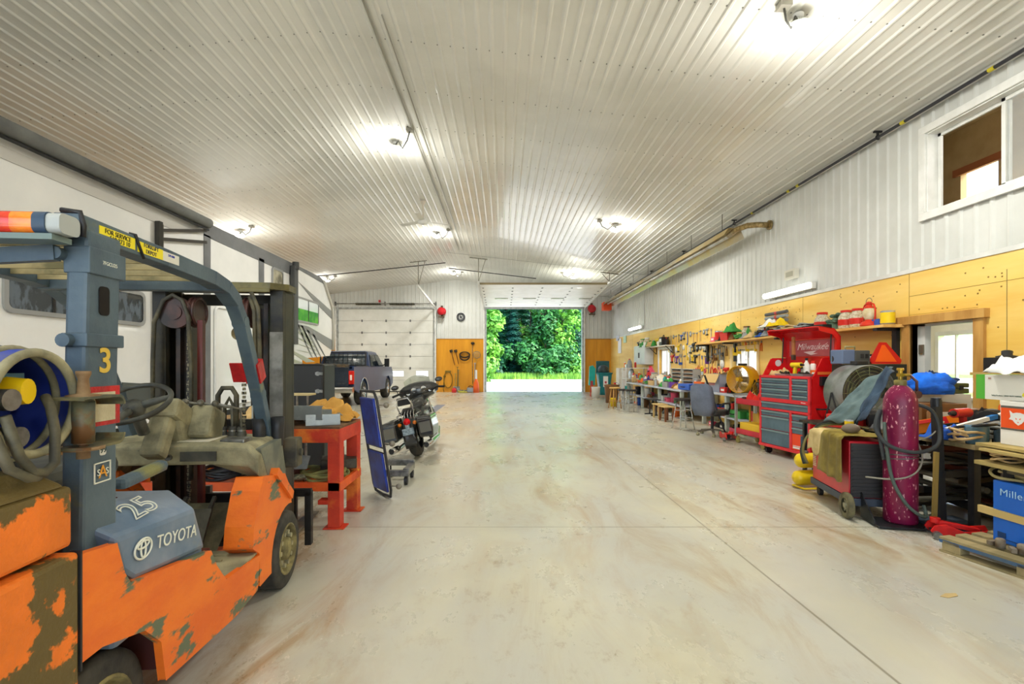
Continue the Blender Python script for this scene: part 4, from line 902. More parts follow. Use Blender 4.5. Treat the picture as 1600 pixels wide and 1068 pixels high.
m = MB(); m.prism([(-.2,.5),(-.22,.62),(-.16,.70),(.0,.70),(.0,.5)],-1.0,1.0,'x'); bp_ = obj('bumper', m, CHROME, tr, bevel=.03)
m = MB(); m.bx(-.17,.17,-.225,-.19,.52,.66); obj('plate', m, flat('#c7ccd2'), bp_)
TW = lambda x,y: None
for y in (ra,fa):
    for s_ in (-1,1):
        m = MB(); m.lathe([(.23,-.13),(.38,-.14),(.42,-.10),(.42,.10),(.38,.14),(.23,.13)],(s_*.86,y,.42),(s_,0,0),28); w_ = obj('wheel', m, RUBBER, tr)
        m = MB(); m.lathe([(.235,.0),(.235,.135),(.2,.10),(.09,.08),(.08,.12),(0,.125)],(s_*.86,y,.42),(s_,0,0),24)
        for k in range(8): a=k*PI/4; m.bar((s_*.96,y+.07*math.cos(a),.42+.07*math.sin(a)),(s_*.97,y+.22*math.cos(a),.42+.22*math.sin(a)),.04,.03)
        obj('rim', m, CHROME, w_)
for s_ in (-1,1):
    m = MB(); m.box((s_*1.17,4.05,1.52),(.2,.08,.34)); m.bar((s_*.97,4.1,1.4),(s_*1.1,4.07,1.45),.05); obj('mirror', m, BLACK, tr, bevel=.02)
    m = MB(); m.torus((s_*1.0,ra,.44),(1,0,0),.53,.02,20,6,-PI/2,PI/2); obj('arch_trim', m, CHROME, tr)
m = MB()
for s_ in (-1,1): m.bx(s_*.975-.012,s_*.975+.012,.3,1.9,1.36,1.40)
m.bar((-.85,1.95,1.4),(-.85,2.0,1.9),.05); m.bar((.85,1.95,1.4),(.85,2.0,1.9),.05); m.bar((-.85,2.0,1.9),(.85,2.0,1.9),.05)
m.bar((-.85,1.95,1.42),(.85,1.95,1.42),.04)
for k in range(9): m.bar((-.7+.175*k,1.96,1.42),(-.7+.175*k,2.0,1.9),.015)
for k in range(5): m.bar((-.85,1.97,1.50+.085*k),(.85,1.97,1.50+.085*k),.012)
obj('headache_rack', m, BLACK, tr)
m = MB(); m.box((-.2,1.2,1.36),(1.2,.5,.2)); m.tube([(-.7,.5,1.4),(-.4,.45,1.46),(-.1,.5,1.4),(.2,.45,1.45)],.05,6); obj('bed_load', m, mat('bed_gear','#6b5a41','#3a3a36',scale=6,rough=.8,bump=.4), tr, bevel=.03)

# ================================================================ motorcycle
MK = mat('motorcycle_dark_grey','#3a3a38','#2a2a29',scale=2,rough=.18,coat=.6)
mo = thing('touring_motorcycle','dark touring motorcycle with saddlebags and batwing fairing seen from behind','motorcycle',(-1.36,7.75,0),0,rot=(0,math.radians(-12),math.radians(-1)))
def mw(y,r,w,n='wheel'):
    m = MB(); m.lathe([(r*.62,-w/2),(r*.85,-w/2),(r*.97,-w*.3),(r,0),(r*.97,w*.3),(r*.85,w/2),(r*.62,w/2)],(0,y,r),(1,0,0),32); o = obj(n, m, RUBBER, mo)
    m = MB(); m.torus((0,y,r),(1,0,0),r*.62,.015,28,6); m.cyl((-.05,y,r),(.05,y,r),.05)
    for k in range(9): a=k*2*PI/9; m.bar((0,y,r),(0,y+r*.6*math.cos(a),r+r*.6*math.sin(a)),.012)
    obj('rim', m, CHROME, o); return o
mw(.32,.32,.16); mw(1.95,.32,.11)
m = MB(); pth=arc(.32,.33,.36,60,190,10); m.loft([[(-.10,a,b),(-.06,a*1.0,b+.02),(.06,a,b+.02),(.10,a,b),(.09,a,b-.08),(-.09,a,b-.08)] for a,b in pth]); obj('rear_fender', m, MK, mo)
m = MB(); pth=arc(1.95,.33,.36,10,170,10); m.loft([[(-.08,a,b),(-.04,a,b+.02),(.04,a,b+.02),(.08,a,b),(.07,a,b-.05),(-.07,a,b-.05)] for a,b in pth]); obj('front_fender', m, MK, mo)
for s_ in (-1,1):
    m = MB(); x0=s_*.17; x1=s_*.40
    m.loft([[(x0,y,.33+o),(x1-s_*.02,y,.31+o),(x1,y,.45),(x1-s_*.01,y,.64-o),(x0,y,.66-o)] for y,o in ((-.12,.02),(-.08,0),(.40,.0),(.46,.05))],smooth=False); sb = obj('saddlebag', m, MK, mo, bevel=.02)
    m = MB(); m.bx(min(x0,x1)-.004,max(x0,x1)+.004,-.125,.44,.585,.595); m.bx(min(x0,x1)+.03,max(x0,x1)-.03,-.132,-.12,.40,.56); obj('lid_seam', m, flat('#77756a',.3,.5), sb)
    m = MB(); m.tube([(s_*.24,1.3,.30),(s_*.28,.8,.2),(s_*.27,.2,.2),(s_*.27,-.22,.22)],.045,12,rr=[.035,.045,.05,.05]); m.m=1; m.cyl((s_*.27,-.235,.22),(s_*.27,-.225,.22),.038); obj('exhaust', m, [CHROME,BLACK], mo)
m = MB(); m.loft([[(-.10,y,z0),(.10,y,z0),(.12,y,(z0+z1)/2),(.09,y,z1),(-.09,y,z1),(-.12,y,(z0+z1)/2)] for y,z0,z1 in ((.15,.70,.76),(.3,.69,.80),(.55,.62,.76),(.8,.60,.70),(1.0,.62,.78))]); obj('seat', m, flat('#1b1b1b',.5), mo)
m = MB(); m.tube([(-.10,.12,.70),(-.12,.05,.85),(-.08,.02,.96),(.08,.02,.96),(.12,.05,.85),(.10,.12,.70)],.012,8); m.m=1; m.box((0,.06,.92),(.2,.05,.12),(.2,0,0)); obj('sissy_bar', m, [CHROME,BLACK], mo, bevel=.003)
m = MB(); m.loft([[(-.04,y,z0),(.04,y,z0),(w,y,(z0+z1)/2),(w*.6,y,z1),(-w*.6,y,z1),(-w,y,(z0+z1)/2)] for y,w,z0,z1 in ((.95,.08,.68,.78),(1.1,.15,.66,.88),(1.3,.17,.68,.93),(1.5,.12,.74,.92))]); obj('fuel_tank', m, MK, mo)
m = MB(); m.box((0,1.05,.45),(.26,.5,.4)); m.cyl((-.2,1.0,.35),(.2,1.0,.35),.13); 
for s_ in (-1,1): m.lathe([(.07,0),(.085,.02),(.07,.04),(.085,.06),(.07,.08),(.085,.1),(.07,.12),(.085,.14),(.06,.2)],(0,1.1,.45),(0,s_*.5,.85),14)
m.bx(-.05,.05,.3,1.5,.22,.3); obj('engine', m, mat('engine_chrome','#8f8e88','#44433f',scale=9,rough=.25,metal=.7), mo, bevel=.015)
m = MB(); m.tube([(-.09,1.95,.32),(-.09,1.62,1.0)],.025,8); m.tube([(.09,1.95,.32),(.09,1.62,1.0)],.025,8); obj('fork', m, CHROME, mo)
# fairing, turned with the bars
fr = bpy.data.objects.new('fairing', None)
m = MB(); m.x = Matrix.Translation((0,1.45,1.02)) @ Matrix.Rotation(math.radians(12),4,'Z')
m.loft([[(w*math.cos(a),yy+.12*abs(math.cos(a))*-1,zz+h*math.sin(a)) for a in [2*PI*i/16 for i in range(16)]] for yy,w,zz,h in ((.0,.36,0,.13),(.03,.37,0,.16),(.15,.34,-.02,.18),(.28,.2,-.04,.14))]); fo = obj('fairing', m, MK, mo)
m = MB(); m.x = Matrix.Translation((0,1.45,1.02)) @ Matrix.Rotation(math.radians(12),4,'Z')
for x,z,r in ((-.09,.02,.05),(.09,.02,.05),(-.2,-.02,.035),(.2,-.02,.035),(-.28,-.07,.03),(.28,-.07,.03)): m.lathe([(r,-.03),(r,-.02),(r*.8,-.02)],(x,-.08,z),(0,1,0),18); m.m=1; m.cyl((x,-.095,z),(x,-.085,z),r*.8); m.m=0
obj('gauges', m, [CHROME,flat('#c9c9bf',.3)], fo)
m = MB(); m.x = Matrix.Translation((0,1.45,1.02)) @ Matrix.Rotation(math.radians(12),4,'Z')
m.grid(lambda u,v: (-.24+.48*u, .06+.16*(1-(2*u-1)**2)+.05*v, .12+.17*v*(1-.5*abs(2*u-1)**2)),12,6); obj('windshield', m, mat('smoked_screen','#8d927f','#9a9f8c',scale=2,rough=.1,alpha=.75), fo)
m = MB(); m.x = Matrix.Translation((0,1.40,1.0)) @ Matrix.Rotation(math.radians(12),4,'Z'); m.tube([(-.44,-.22,.0),(-.34,-.10,.02),(-.15,.0,-.04),(.15,.0,-.04),(.34,-.10,.02),(.44,-.22,.0)],.014,8); m.cyl((-.46,-.25,0),(-.36,-.12,.02),.02); m.cyl((.46,-.25,0),(.36,-.12,.02),.02); obj('handlebar', m, BLACK, mo)
for s_ in (-1,1):
    m = MB(); m.x = Matrix.Translation((0,1.40,1.0)) @ Matrix.Rotation(math.radians(12),4,'Z'); m.tube([(s_*.36,-.12,.02),(s_*.38,-.1,.10)],.007,6); m.sph((s_*.40,-.1,.15),(.07,.02,.045)); obj('mirror', m, MK, mo)
m = MB(); m.lathe([(.0,.05),(.05,.03),(.055,.0)],(0,-.02,.60),(0,-1,0),18); obj('tail_light', m, flat('#d8141c',.2), mo)
m = MB(); m.bx(-.09,.09,-.06,-.05,.40,.50); m.bx(-.03,.03,-.05,0,.42,.6); obj('plate', m, mat('plate_pale','#9fb0bb','#63747f',scale=30,rough=.4), mo)
for s_ in (-1,1): m = MB(); m.sph((s_*.12,-.03,.57),(.03,.03,.03)); obj('turn_signal', m, flat('#d8761e',.2), mo)
m = MB(); m.tube([(-.15,.05,.68),(-.17,.1,.70),(-.15,.45,.70)],.01,6); m.tube([(.15,.05,.68),(.17,.1,.70),(.15,.45,.70)],.01,6)
for k in range(6): m.tube([(-.12+.048*k,.0,.64),(-.12+.048*k,.02,.72),(-.12+.048*k,.14,.76)],.008,6)
obj('luggage_rack', m, CHROME, mo)

# ================================================================ red welding table and what lies on it
RT = mat('red_table_paint','#c93a1e','#b02c17',scale=3,rough=.5,c3='#e07b2a',s3=2.2,lo3=.5,hi3=.62,bump=.15,bscale=25)
RT2 = mat('dirty_table_top','#7a5434','#4c3b2a',scale=5,rough=.6,c3='#a5542c',s3=3,lo3=.55,hi3=.62)
tb = thing('steel_work_table','red-orange steel work table with lower shelf beyond the forklift','table',(-1.47,4.5,0))
W_,D_=1.9,.66
m = MB(); m.bx(-W_,0,0,D_,.90,.925); obj('tabletop', m, RT2, tb, bevel=.004)
m = MB(); m.bx(-W_,.0,-.004,.03,.78,.905); m.bx(-W_,0,D_-.03,D_,.78,.905); m.bx(-.03,.004,0,D_,.78,.905); m.bx(-W_,-W_+.03,0,D_,.78,.905); obj('apron', m, RT, tb, bevel=.004)
for x,y in ((-.11,.0),(-.11,D_-.12),(-W_,0),(-W_,D_-.12)):
    m = MB(); m.bx(x,x+.11,y,y+.12,.012,.79); m.bx(x-.04,x+.15,y-.02,y+.14,0,.012); m.bx(x-.09,x,y+.0,y+.1,.22,.26); obj('leg', m, RT, tb, bevel=.004)
m = MB(); m.bx(-W_,0,.0,.03,.34,.42); m.bx(-W_,0,D_-.03,D_,.34,.42); m.bx(-.03,.006,0,D_,.34,.42); m.bx(-W_,0,.03,D_-.03,.36,.375); sh=obj('shelf', m, mat('orange_shelf','#e3601d','#c9481a',scale=3,rough=.5,c3='#e0b21e',s3=4,lo3=.6,hi3=.63), tb, bevel=.004)
ZT=.927
GAL = mat('galvanised_sheet','#aeb2ae','#8b9190',scale=4,rough=.3,metal=.5)
def channel(label,x,y,z,L_,w,h,rz,th=.008):
    m = MB(); m.prism([(-w/2,0),(-w/2,h),(-w/2+.03,h+.0),(-w/2+.03,h-.01),(-w/2+th,h-.01),(-w/2+th,th),(w/2-th,th),(w/2-th,h*.6),(w/2,h*.6),(w/2,0)],-L_/2,L_/2,'x'); return single('sheet_metal_channel',m,GAL,label,'sheet metal',(x,y,z),rz,'bent sheet metal on the red table')
channel('long bent galvanised channel lying highest on the front of the red table',-1.98,4.70,ZT+.05,.66,.24,.13,-.05)
channel('short galvanised channel at the right front of the red table',-1.70,4.72,ZT+.0,.30,.28,.10,.35)
channel('flat low galvanised tray at the front left edge of the red table',-2.15,4.60,ZT,.35,.16,.05,.0)
m = MB(); m.prism([(-.2,0),(-.12,.11),(0,.02),(.1,.09),(.2,0),(.19,.0),(.1,.08),(0,.01),(-.12,.1)],-.16,.16,'y'); single('folded_flashing',m,GAL,'zigzag folded galvanised flashing beside the brown paper on the red table','flashing',(-1.75,4.95,ZT),.5)
def crumple(label,name,cat,x,y,z,sx,sy,h,mm,seed,rz=0):
    def fn(u,v):
        n_=noise.noise(Vector((u*3+seed,v*3,seed*.7))); n2=noise.noise(Vector((u*8,v*8+seed,1)))
        e=min(u,1-u,v,1-v)*5
        return ((u-.5)*sx+.03*n2,(v-.5)*sy+.03*n_,max(.004,h*(.5+.8*n_+.35*n2)*min(1,e+.25)))
    m = MB(); m.grid(fn,22,22); return single(name,m,mm,label,cat,(x,y,z),rz,solid=.003)
KR = mat('brown_paper','#cf9f4f','#b98639',scale=4,rough=.8)
crumple('crumpled brown paper sheet covering the far half of the red table','wrapping_paper','paper',-1.80,5.0,ZT,.66,.30,.2,KR,11)
crumple('lighter crumpled paper lying at the back left of the red table','wrapping_paper','paper',-2.35,5.0,ZT,.5,.25,.2,mat('pale_paper','#e0bd80','#c99e5a',scale=4,rough=.8),5,.2)
# things on the shelf below
def coil(name,label,cat,loc,R,r,turns,mm,rz=0,rot=None,group=None,sq=.8):
    m = MB(); rr_=random.Random(label); pts=[]; n_=turns*26
    for i in range(n_): a=2*PI*i/26; q=R*(1+.10*math.sin(i*.37)+.05*rr_.random()); pts.append((q*math.cos(a),q*sq*math.sin(a),r+r*1.5*(i/26)*.6+.02*math.sin(a*2+i*.1)))
    m.tube(pts,r,7); return single(name,m,mm,label,cat,loc,rz,group,rot=rot)
coil('coiled_strap','coiled khaki hose on the lower shelf of the red table','hose',(-1.72,4.82,.385),.20,.018,4,mat('khaki_hose','#8c8a52','#6c6a3c',scale=8,rough=.7))
coil('coiled_hose','ribbed grey corrugated hose lying along the shelf edge of the red table','hose',(-2.1,4.66,.385),.24,.022,2,mat('ribbed_hose','#8a8a72','#4a4a3e',scale=40,rough=.7),sq=.4)
coil('coiled_cable','black cable coil at the left of the red table shelf','cable',(-2.7,4.85,.385),.2,.018,4,BLACK)
m = MB(); m.lathe([(.0,0),(.19,0),(.20,.05),(.20,.13),(.15,.13),(.13,.11),(.13,.02)],(0,0,0)); single('spare_tyre',m,RUBBER,'small black tyre lying on the shelf of the red table','tyre',(-2.2,4.95,.60),rot=(.25,.0,0))
m = MB(); m.box((0,0,.1),(.44,.36,.2)); single('plastic_case',m,BLACK,'black case under the tyre on the shelf of the red table','case',(-2.25,4.93,.378),.1,bevel=.02)
m = MB(); m.prism([(-.15,0),(.15,.0),(.18,.12),(.05,.14),(-.15,.06)],-.01,.01,'y'); single('metal_bracket',m,GAL,'blue-grey steel scrap piece leaning on the case under the red table','metal scrap',(-2.0,4.70,.50),.1)
m = MB(); m.box((0,0,.05),(.34,.26,.10)); m.cyl((0,0,.1),(0,0,.2),.05); single('electric_motor',m,DKSTEEL,'dark machine part on the shelf at the far corner of the red table','machine part',(-1.64,5.0,.46),.3,bevel=.01)
# creeper leaning beyond the table
cr = thing('mechanics_creeper','blue padded mechanic creeper stood on end beside the red table','creeper',(-1.36,5.66,0),math.radians(-49),rot=(0,0,0))
A_=Vector((-1.49,5.82,.015)); B_=Vector((-1.21,5.47,.015)); top=Vector((-.17,-.05,1.17))
def cp(u,v,o=0):
    p=A_+(B_-A_)*u+top*v; nn=(B_-A_).cross(top).normalized(); return (p+nn*o)-Vector((-1.36,5.66,0))
m = MB(); path=[cp(u,v) for u,v in [(0,.08),(.08,.01),(.5,0),(.92,.01),(1,.08),(1,.5),(1,.92),(.9,1),(.5,1.0),(.1,1),(0,.92),(0,.5)]]; m.tube(path,.016,8,True); 
for v in (.42,.47): m.tube([cp(0,v),cp(1,v)],.009,6)
obj('frame', m, flat('#2b2b2d',.4), cr)
m = MB(); n1=cp(0,0,.02)-cp(0,0,0)
m.add([cp(.1,.05),cp(.9,.05),cp(.9,.42),cp(.1,.42),cp(.1,.05,.03),cp(.9,.05,.03),cp(.9,.42,.03),cp(.1,.42,.03)],[(0,3,2,1),(4,5,6,7),(0,1,5,4),(1,2,6,5),(2,3,7,6),(3,0,4,7)])
PADM=mat('blue_vinyl','#2040a8','#18246e',scale=4,rough=.35)
obj('pad', m, PADM, cr, bevel=.01)
m = MB(); m.add([cp(.1,.48),cp(.9,.48),cp(.9,.94),cp(.1,.94),cp(.1,.48,.03),cp(.9,.48,.03),cp(.9,.94,.03),cp(.1,.94,.03)],[(0,3,2,1),(4,5,6,7),(0,1,5,4),(1,2,6,5),(2,3,7,6),(3,0,4,7)])
obj('pad', m, PADM, cr, bevel=.01)
for v in (.12,.52,.88):
    m = MB(); p=cp(1,v); m.tube([p,p+Vector((.07,-.02,0))],.008,6); m.sph(p+Vector((.10,-.03,0)),.032,12,8); obj('caster', m, flat('#8b877a',.4,.4), cr)
cr.rotation_euler=(0,0,0)
# small grey dolly behind
t = thing('floor_dolly','small grey steel dolly on the floor behind the creeper','dolly',(-1.25,6.35,0))
m = MB(); m.bx(-.25,.1,-.22,-.16,.10,.18); m.bx(-.25,.1,.16,.22,.16,.24); m.bx(.02,.1,-.2,.2,.12,.2); obj('frame', m, STEEL, t, bevel=.01)
for a,b in ((.06,-.2),(.06,.2),(-.22,-.2),(-.22,.2)):
    m = MB(); m.cyl((a-.02,b,.05),(a+.02,b,.05),.05); m.bx(a-.01,a+.01,b-.01,b+.01,.05,.16); obj('caster', m, BLACK, t)
# black cabinet and small stand
t = thing('storage_cabinet','tall black storage cabinet between forklift mast and truck','cabinet',(-3.05,7.1,0))
m = MB(); m.bx(-.55,.5,0,.5,0,1.49); obj('case', m, flat('#121314',.4), t, bevel=.03)
for z in (1.1,1.35): m = MB(); m.cyl((.42,-.02,z),(.42,.02,z),.03); m.box((.44,-.015,z),(.1,.02,.04)); obj('latch', m, STEEL, t)
t = thing('small_stand','low stand with pale top and bolt legs behind the red table','stand',(-2.35,5.75,0))
m = MB(); m.bx(-.25,.16,-.1,.1,1.13,1.15); m.bx(-.25,.16,-.1,.1,.9,.93); obj('top', m, flat('#bfae7c'), t)
for x in (-.18,-.02,.1): m = MB(); m.cyl((x,0,.93),(x,0,1.13),.012); m.cyl((x,-.05,0),(x,-.05,.9),.015); obj('leg', m, STEEL, t)
# tools along the back wall
for k,(px,py,ln_,ang,lab) in enumerate(((705,548,.75,.25,'left of two axes hung slanting on the orange wall'),(712,548,.70,.22,'right of two axes hung slanting on the orange wall'))):
    x,_,z=AT(px,py,YB-.1); t = thing('axe',lab,'axe',(x,YB-.08,z),rot=(0,-ang,0)); m = MB(); m.box((0,0,0),(.16,.05,.13)); obj('head', m, DKSTEEL, t, bevel=.01); m = MB(); m.cyl((0,0,0),(0,0,-ln_),.018); obj('handle', m, flat('#6a4324'), t)
x,_,z=AT(726,562,YB-.1); m = MB()
for k,(a,b) in enumerate(((.27,.3),(.25,.27),(.26,.45),(.24,.42))): m.tube([(a*math.sin(t_),.0-.02*k,-b*.5*(1-math.cos(t_))+.42-.0) for t_ in [2*PI*i/30 for i in range(30)]],.022,6,True)
single('hanging_hose',m,flat('#3a2f26'),'dark coiled hose hung on the orange wall','hose',(x,YB-.08,z-.0))
x,_,z=AT(738,536,YB-.1); t = thing('string_trimmer','long handled trimmer hung on the orange wall by the open door','trimmer',(x,YB-.08,z)); m = MB(); m.sph((0.02,0,0),(.1,.06,.07)); obj('engine', m, DKSTEEL, t); m = MB(); m.tube([(0,0,0),(0,0,-1.1),(.02,-.03,-2.1)],.014,6); obj('shaft', m, STEEL, t)
x,_,z=AT(745,554,YB-.1); t = thing('landing_net','round wire net hung beside the trimmer','net',(x,YB-.12,z)); m = MB(); m.torus((0,0,0),(0,1,0),.18,.012,24,6); obj('hoop', m, STEEL, t); m = MB()
for k in range(-3,4): m.tube([(k*.05,0,-.17),(k*.05,-.02,.17)],.004,4); m.tube([(-.17,-.02,k*.05),(.17,0,k*.05)],.004,4)
obj('mesh', m, flat('#b8b08c'), t); m = MB(); m.cyl((0,0,-.18),(-.06,0,-.7),.014); obj('handle', m, flat('#b08a3c'), t)
x,_,z=AT(700,590,YB-.1); m = MB(); m.tube([(.22*math.sin(t_),0,.42*math.cos(t_)-.1) for t_ in [2*PI*i/30 for i in range(30)]],.022,6,True); m.box((0,0,.33),(.3,.05,.1)); single('horse_collar',m,flat('#7a6220'),'oval horse-collar shaped hoop hung low on the orange wall','hoop',(x,YB-.08,z))
x,_,z=AT(694,590,YB-.1); m = MB(); m.tube([(.02,0,.05),(-.02,0,-.2),(-.05,0,-.6),(0,0,-.75),(.12,0,-.78)],.02,6); m.sph((.02,0,.08),(.07,.04,.05)); single('hook_tool',m,flat('#6a5418'),'curved dark hook tool left of the oval hoop','hook',(x,YB-.08,z))
for k,(px,z0,h,c,lab,nm) in enumerate(((714,0,1.3,'#77652f','thin wooden shovel leaning on the orange wall','shovel'),(715.5,0,1.15,'#5c6a4a','grey steel rake leaning on the orange wall beside the shovel','rake'),(711,0,.95,'#8b8a52','short fork leaning left of the shovel','garden_fork'),(741,0,1.5,'#8f9aa5','grey bar leaning near the open door','pry_bar'))):
    x=(px-785)*(YB-.2)/F; t = thing(nm,lab,nm.replace('_',' '),(x,YB-.25,0),rot=(-.1,0.02,0)); m = MB(); m.cyl((0,0,.25),(0,0,h),.016); m.box((0,0,h),(.1,.03,.03)); obj('handle', m, flat(c), t); m = MB(); m.prism([(-.1,.3),(-.09,.08),(0,0.0),(.09,.08),(.1,.3)],-.01,.01,'y'); obj('blade', m, STEEL, t)
x=(709.5-785)*25.4/F; m = MB(); m.lathe([(0,0),(.12,.0),(.12,.16),(.1,.2),(.03,.22),(.03,.25),(0,.25)]); single('gas_can',m,flat('#d83434'),'round red gas can on the floor at the orange wall','gas can',(x,25.4,0))
x=(744-785)*25.3/F; m = MB(); m.lathe([(0,0),(.16,0),(.15,.3),(.12,.5),(.06,.65),(.04,.7),(0,.7)]); m.m=1; m.cyl((0,0,.7),(0,0,1.15),.05); single('garden_sprayer',m,[flat('#e2622a'),WHITE],'orange upright sprayer by the open garage door','sprayer',(x,25.3,0))
x=(732-785)*25.35/F; t = thing('chainsaw','silver grey chainsaw on the floor against the orange wall','chainsaw',(x,25.35,0)); m = MB(); m.box((0.1,0,.14),(.35,.22,.24)); obj('engine', m, flat('#8c8f96',.3,.3), t, bevel=.03); m = MB(); m.box((-.3,0,.10),(.5,.03,.08)); obj('bar', m, STEEL, t); m = MB(); m.torus((.1,0,.2),(0,1,0),.14,.015,20,6,-1.5,1.5); obj('handle', m, BLACK, t)
m = MB(); rr_=random.Random(2)
for k in range(3): m.torus((rr_.uniform(-.05,.05),0,.03+.03*k),(0,0,1),.22-.02*k,.018,24,6)
single('garden_hose',m,flat('#b9b14e'),'coil of pale garden hose on the floor beside the red gas can','hose',((722-785)*25.2/F,25.2,0))
# hose reels, clock
for px,py,lab in ((690,486,'red hose reel mounted beside the closed garage door'),(925,482,'red hose reel mounted right of the open garage door')):
    x,_,z=AT(px,py,YB-.25); t = thing('hose_reel',lab,'hose reel',(x,YB-.22,z)); m = MB(); m.lathe([(.0,-.12),(.2,-.12),(.2,-.10),(.12,-.09),(.12,.09),(.2,.10),(.2,.12),(0,.12)],(0,0,0),(.3,1,0),24); obj('drum', m, flat('#c3202a',.3), t)
    m = MB(); m.bx(-.05,.05,.05,.2,-.3,.3); m.bx(-.15,.15,-.15,.05,-.32,-.26); m.tube([(.1,-.1,-.1),(.14,-.1,-.3),(.05,-.1,-.42)],.015,6); obj('bracket', m, flat('#5b4a3a'), t)
x,_,z=AT(720,495,YB-.08); t = thing('wall_clock','round dark openwork wall clock between the two garage doors','clock',(x,YB-.07,z)); m = MB(); m.torus((0,0,0),(0,1,0),.2,.025,28,6)
for k in range(12): a=k*PI/6; m.box((.14*math.cos(a),0,.14*math.sin(a)),(.05,.02,.05),(0,a,0))
m.cyl((0,-.02,0),(0,.02,0),.05); obj('frame', m, flat('#34383e'), t); m = MB(); m.bar((0,-.03,0),(.1,-.03,.04),.015); m.bar((0,-.03,0),(-.03,-.03,.13),.012); obj('hands', m, BLACK, t)
m = MB(); 
for k in range(12): m.bx(-2.35,-2.05,12.0+.5*k,12.44+.5*k,.001,.006)
tag(obj('floor_drain', m, mat('drain_grate','#8b8d96','#6d6f78',scale=60,rough=.6)),'dark strip drain in the floor beyond the motorcycle','drain')
# ================================================================ right side
MR = mat('tool_chest_red','#d5181c','#c51216',scale=2,rough=.25,coat=.4)
MRP = mat('chest_edge_pinkish','#d8323a','#cc2830',scale=3,rough=.3)
DRW = mat('drawer_blue_grey','#5a7380','#4c6472',scale=3,rough=.35,metal=.2)
ORDN = ['first','second','third','fourth','fifth','sixth','seventh','eighth','ninth','tenth','eleventh','twelfth','thirteenth','fourteenth','fifteenth','sixteenth','seventeenth','eighteenth','nineteenth','twentieth','twenty-first','twenty-second','twenty-third','twenty-fourth','twenty-fifth','twenty-sixth','twenty-seventh','twenty-eighth','twenty-ninth','thirtieth']
tc_ = thing('tool_chest','red rolling tool chest with grey-blue drawers and open lid','tool chest',(4.37,8.46,0),math.radians(-81.3))
LW,LD=1.13,.54
m = MB(); m.bx(0,LW,0.02,LD,.13,.89); base=obj('base_cabinet', m, MR, tc_, bevel=.006)
m = MB(); m.prism([(.03,.89),(.03,1.29),(.06,1.31),(.20,1.57),(.24,1.585),(LD-.02,1.585),(LD-.02,.89)],0,.02,'x'); m.prism([(.03,.89),(.03,1.29),(.06,1.31),(.20,1.57),(.24,1.585),(LD-.02,1.585),(LD-.02,.89)],LW-.02,LW,'x')
m.bx(.02,LW-.02,.05,LD-.02,.89,1.28); m.bx(.02,LW-.02,LD-.04,LD-.02,1.28,1.585); htch=obj('top_chest', m, MR, tc_)
m = MB(); m.prism([(LD-.03,1.585),(LD-.03,1.90),(.40,2.02),(.14,2.05),(.14,2.035),(.395,2.0),(LD-.05,1.89),(LD-.05,1.585)],.0,LW,'x')
for x in (0,LW-.015): m.prism([(LD-.03,1.585),(LD-.03,1.90),(.40,2.02),(.14,2.05),(.16,1.98),(.37,1.93),(.44,1.85),(.44,1.60)],x,x+.015,'x')
lid=obj('lid', m, MR, tc_, bevel=.002)
m = MB(); m.bx(.1,LW-.1,LD-.056,LD-.05,1.61,1.87); obj('liner', m, mat('pink_grey_liner','#b5565e','#a84850',scale=2,rough=.3), lid)
text('Milwaukee',.15,(.60,LD-.060,1.76),(PI/2,0,0),flat('#e8cfd0'),lid,shear=.35)
m = MB(); m.prism([(.42,1.68),(.70,1.70),(.92,1.82),(.9,1.80),(.62,1.66),(.72,1.655),(.58,1.63)],LD-.062,LD-.058,'y'); obj('lightning_mark', m, flat('#e8cfd0'), lid)
for x in (.06,LW-.06): m = MB(); m.cyl((x,.38,1.5),(x,.40,1.93),.01); obj('gas_strut', m, BLACK, lid)
def drawer(x0,x1,z0,z1,par,key=False):
    m = MB(); m.bx(x0,x1,.0,.05,z0,z1); d = obj('drawer', m, DRW, par, bevel=.003)
    m = MB(); m.bx(x0+.005,x1-.005,-.014,.004,z1-.028,z1-.008); obj('handle', m, mat('drawer_pull','#8aa0a4',None,rough=.3,metal=.5,bump=.02), d)
for i in range(4):
    z=.93+.083*i; drawer(.05,.70,z,z+.075,htch); drawer(.76,1.08,z,z+.075,htch)
drawer(.05,1.08,.765,.865,base); drawer(.05,.70,.64,.72,base); drawer(.05,.70,.42,.63,base); drawer(.05,.70,.17,.41,base)
for i in range(3): drawer(.76,1.08,.42+.1*i,.42+.1*i+.09,base)
m = MB(); m.bx(.76,1.08,.0,.02,.17,.41); m.m=1; m.bx(.94,1.07,-.004,0,.24,.40); m.m=2; m.bx(.78,.92,-.004,0,.19,.215); m.bx(.78,.97,-.004,0,.225,.235)
obj('orange_poster', m, [flat('#e2441f'),flat('#37495c'),WHITE], base)
m = MB(); m.bx(0,LW,-.006,.02,.73,.76); m.bx(0,LW,-.006,.02,.87,.93); m.bx(0,LW,-.006,.03,1.262,1.30); m.bx(0,.045,-.006,.02,.13,1.29); m.bx(1.085,LW,-.006,.02,.13,1.29); m.bx(.705,.755,-.006,.02,.16,.73); m.bx(.705,.755,-.006,.02,.93,1.27); m.bx(0,LW,-.02,.02,.12,.165)
obj('front_frame', m, MRP, tc_, bevel=.003)
text('Milwaukee',.022,(1.0,-.008,.90),(PI/2,0,0),WHITE,tc_)
for x,y in ((.12,.08),(LW-.12,.08),(.12,LD-.08),(LW-.12,LD-.08)):
    m = MB(); m.cyl((x-.02,y,.055),(x+.02,y,.055),.055,n=18); m.m=1; m.bx(x-.03,x+.03,y-.03,y+.03,.10,.13); obj('caster', m, [BLACK,STEEL], tc_)
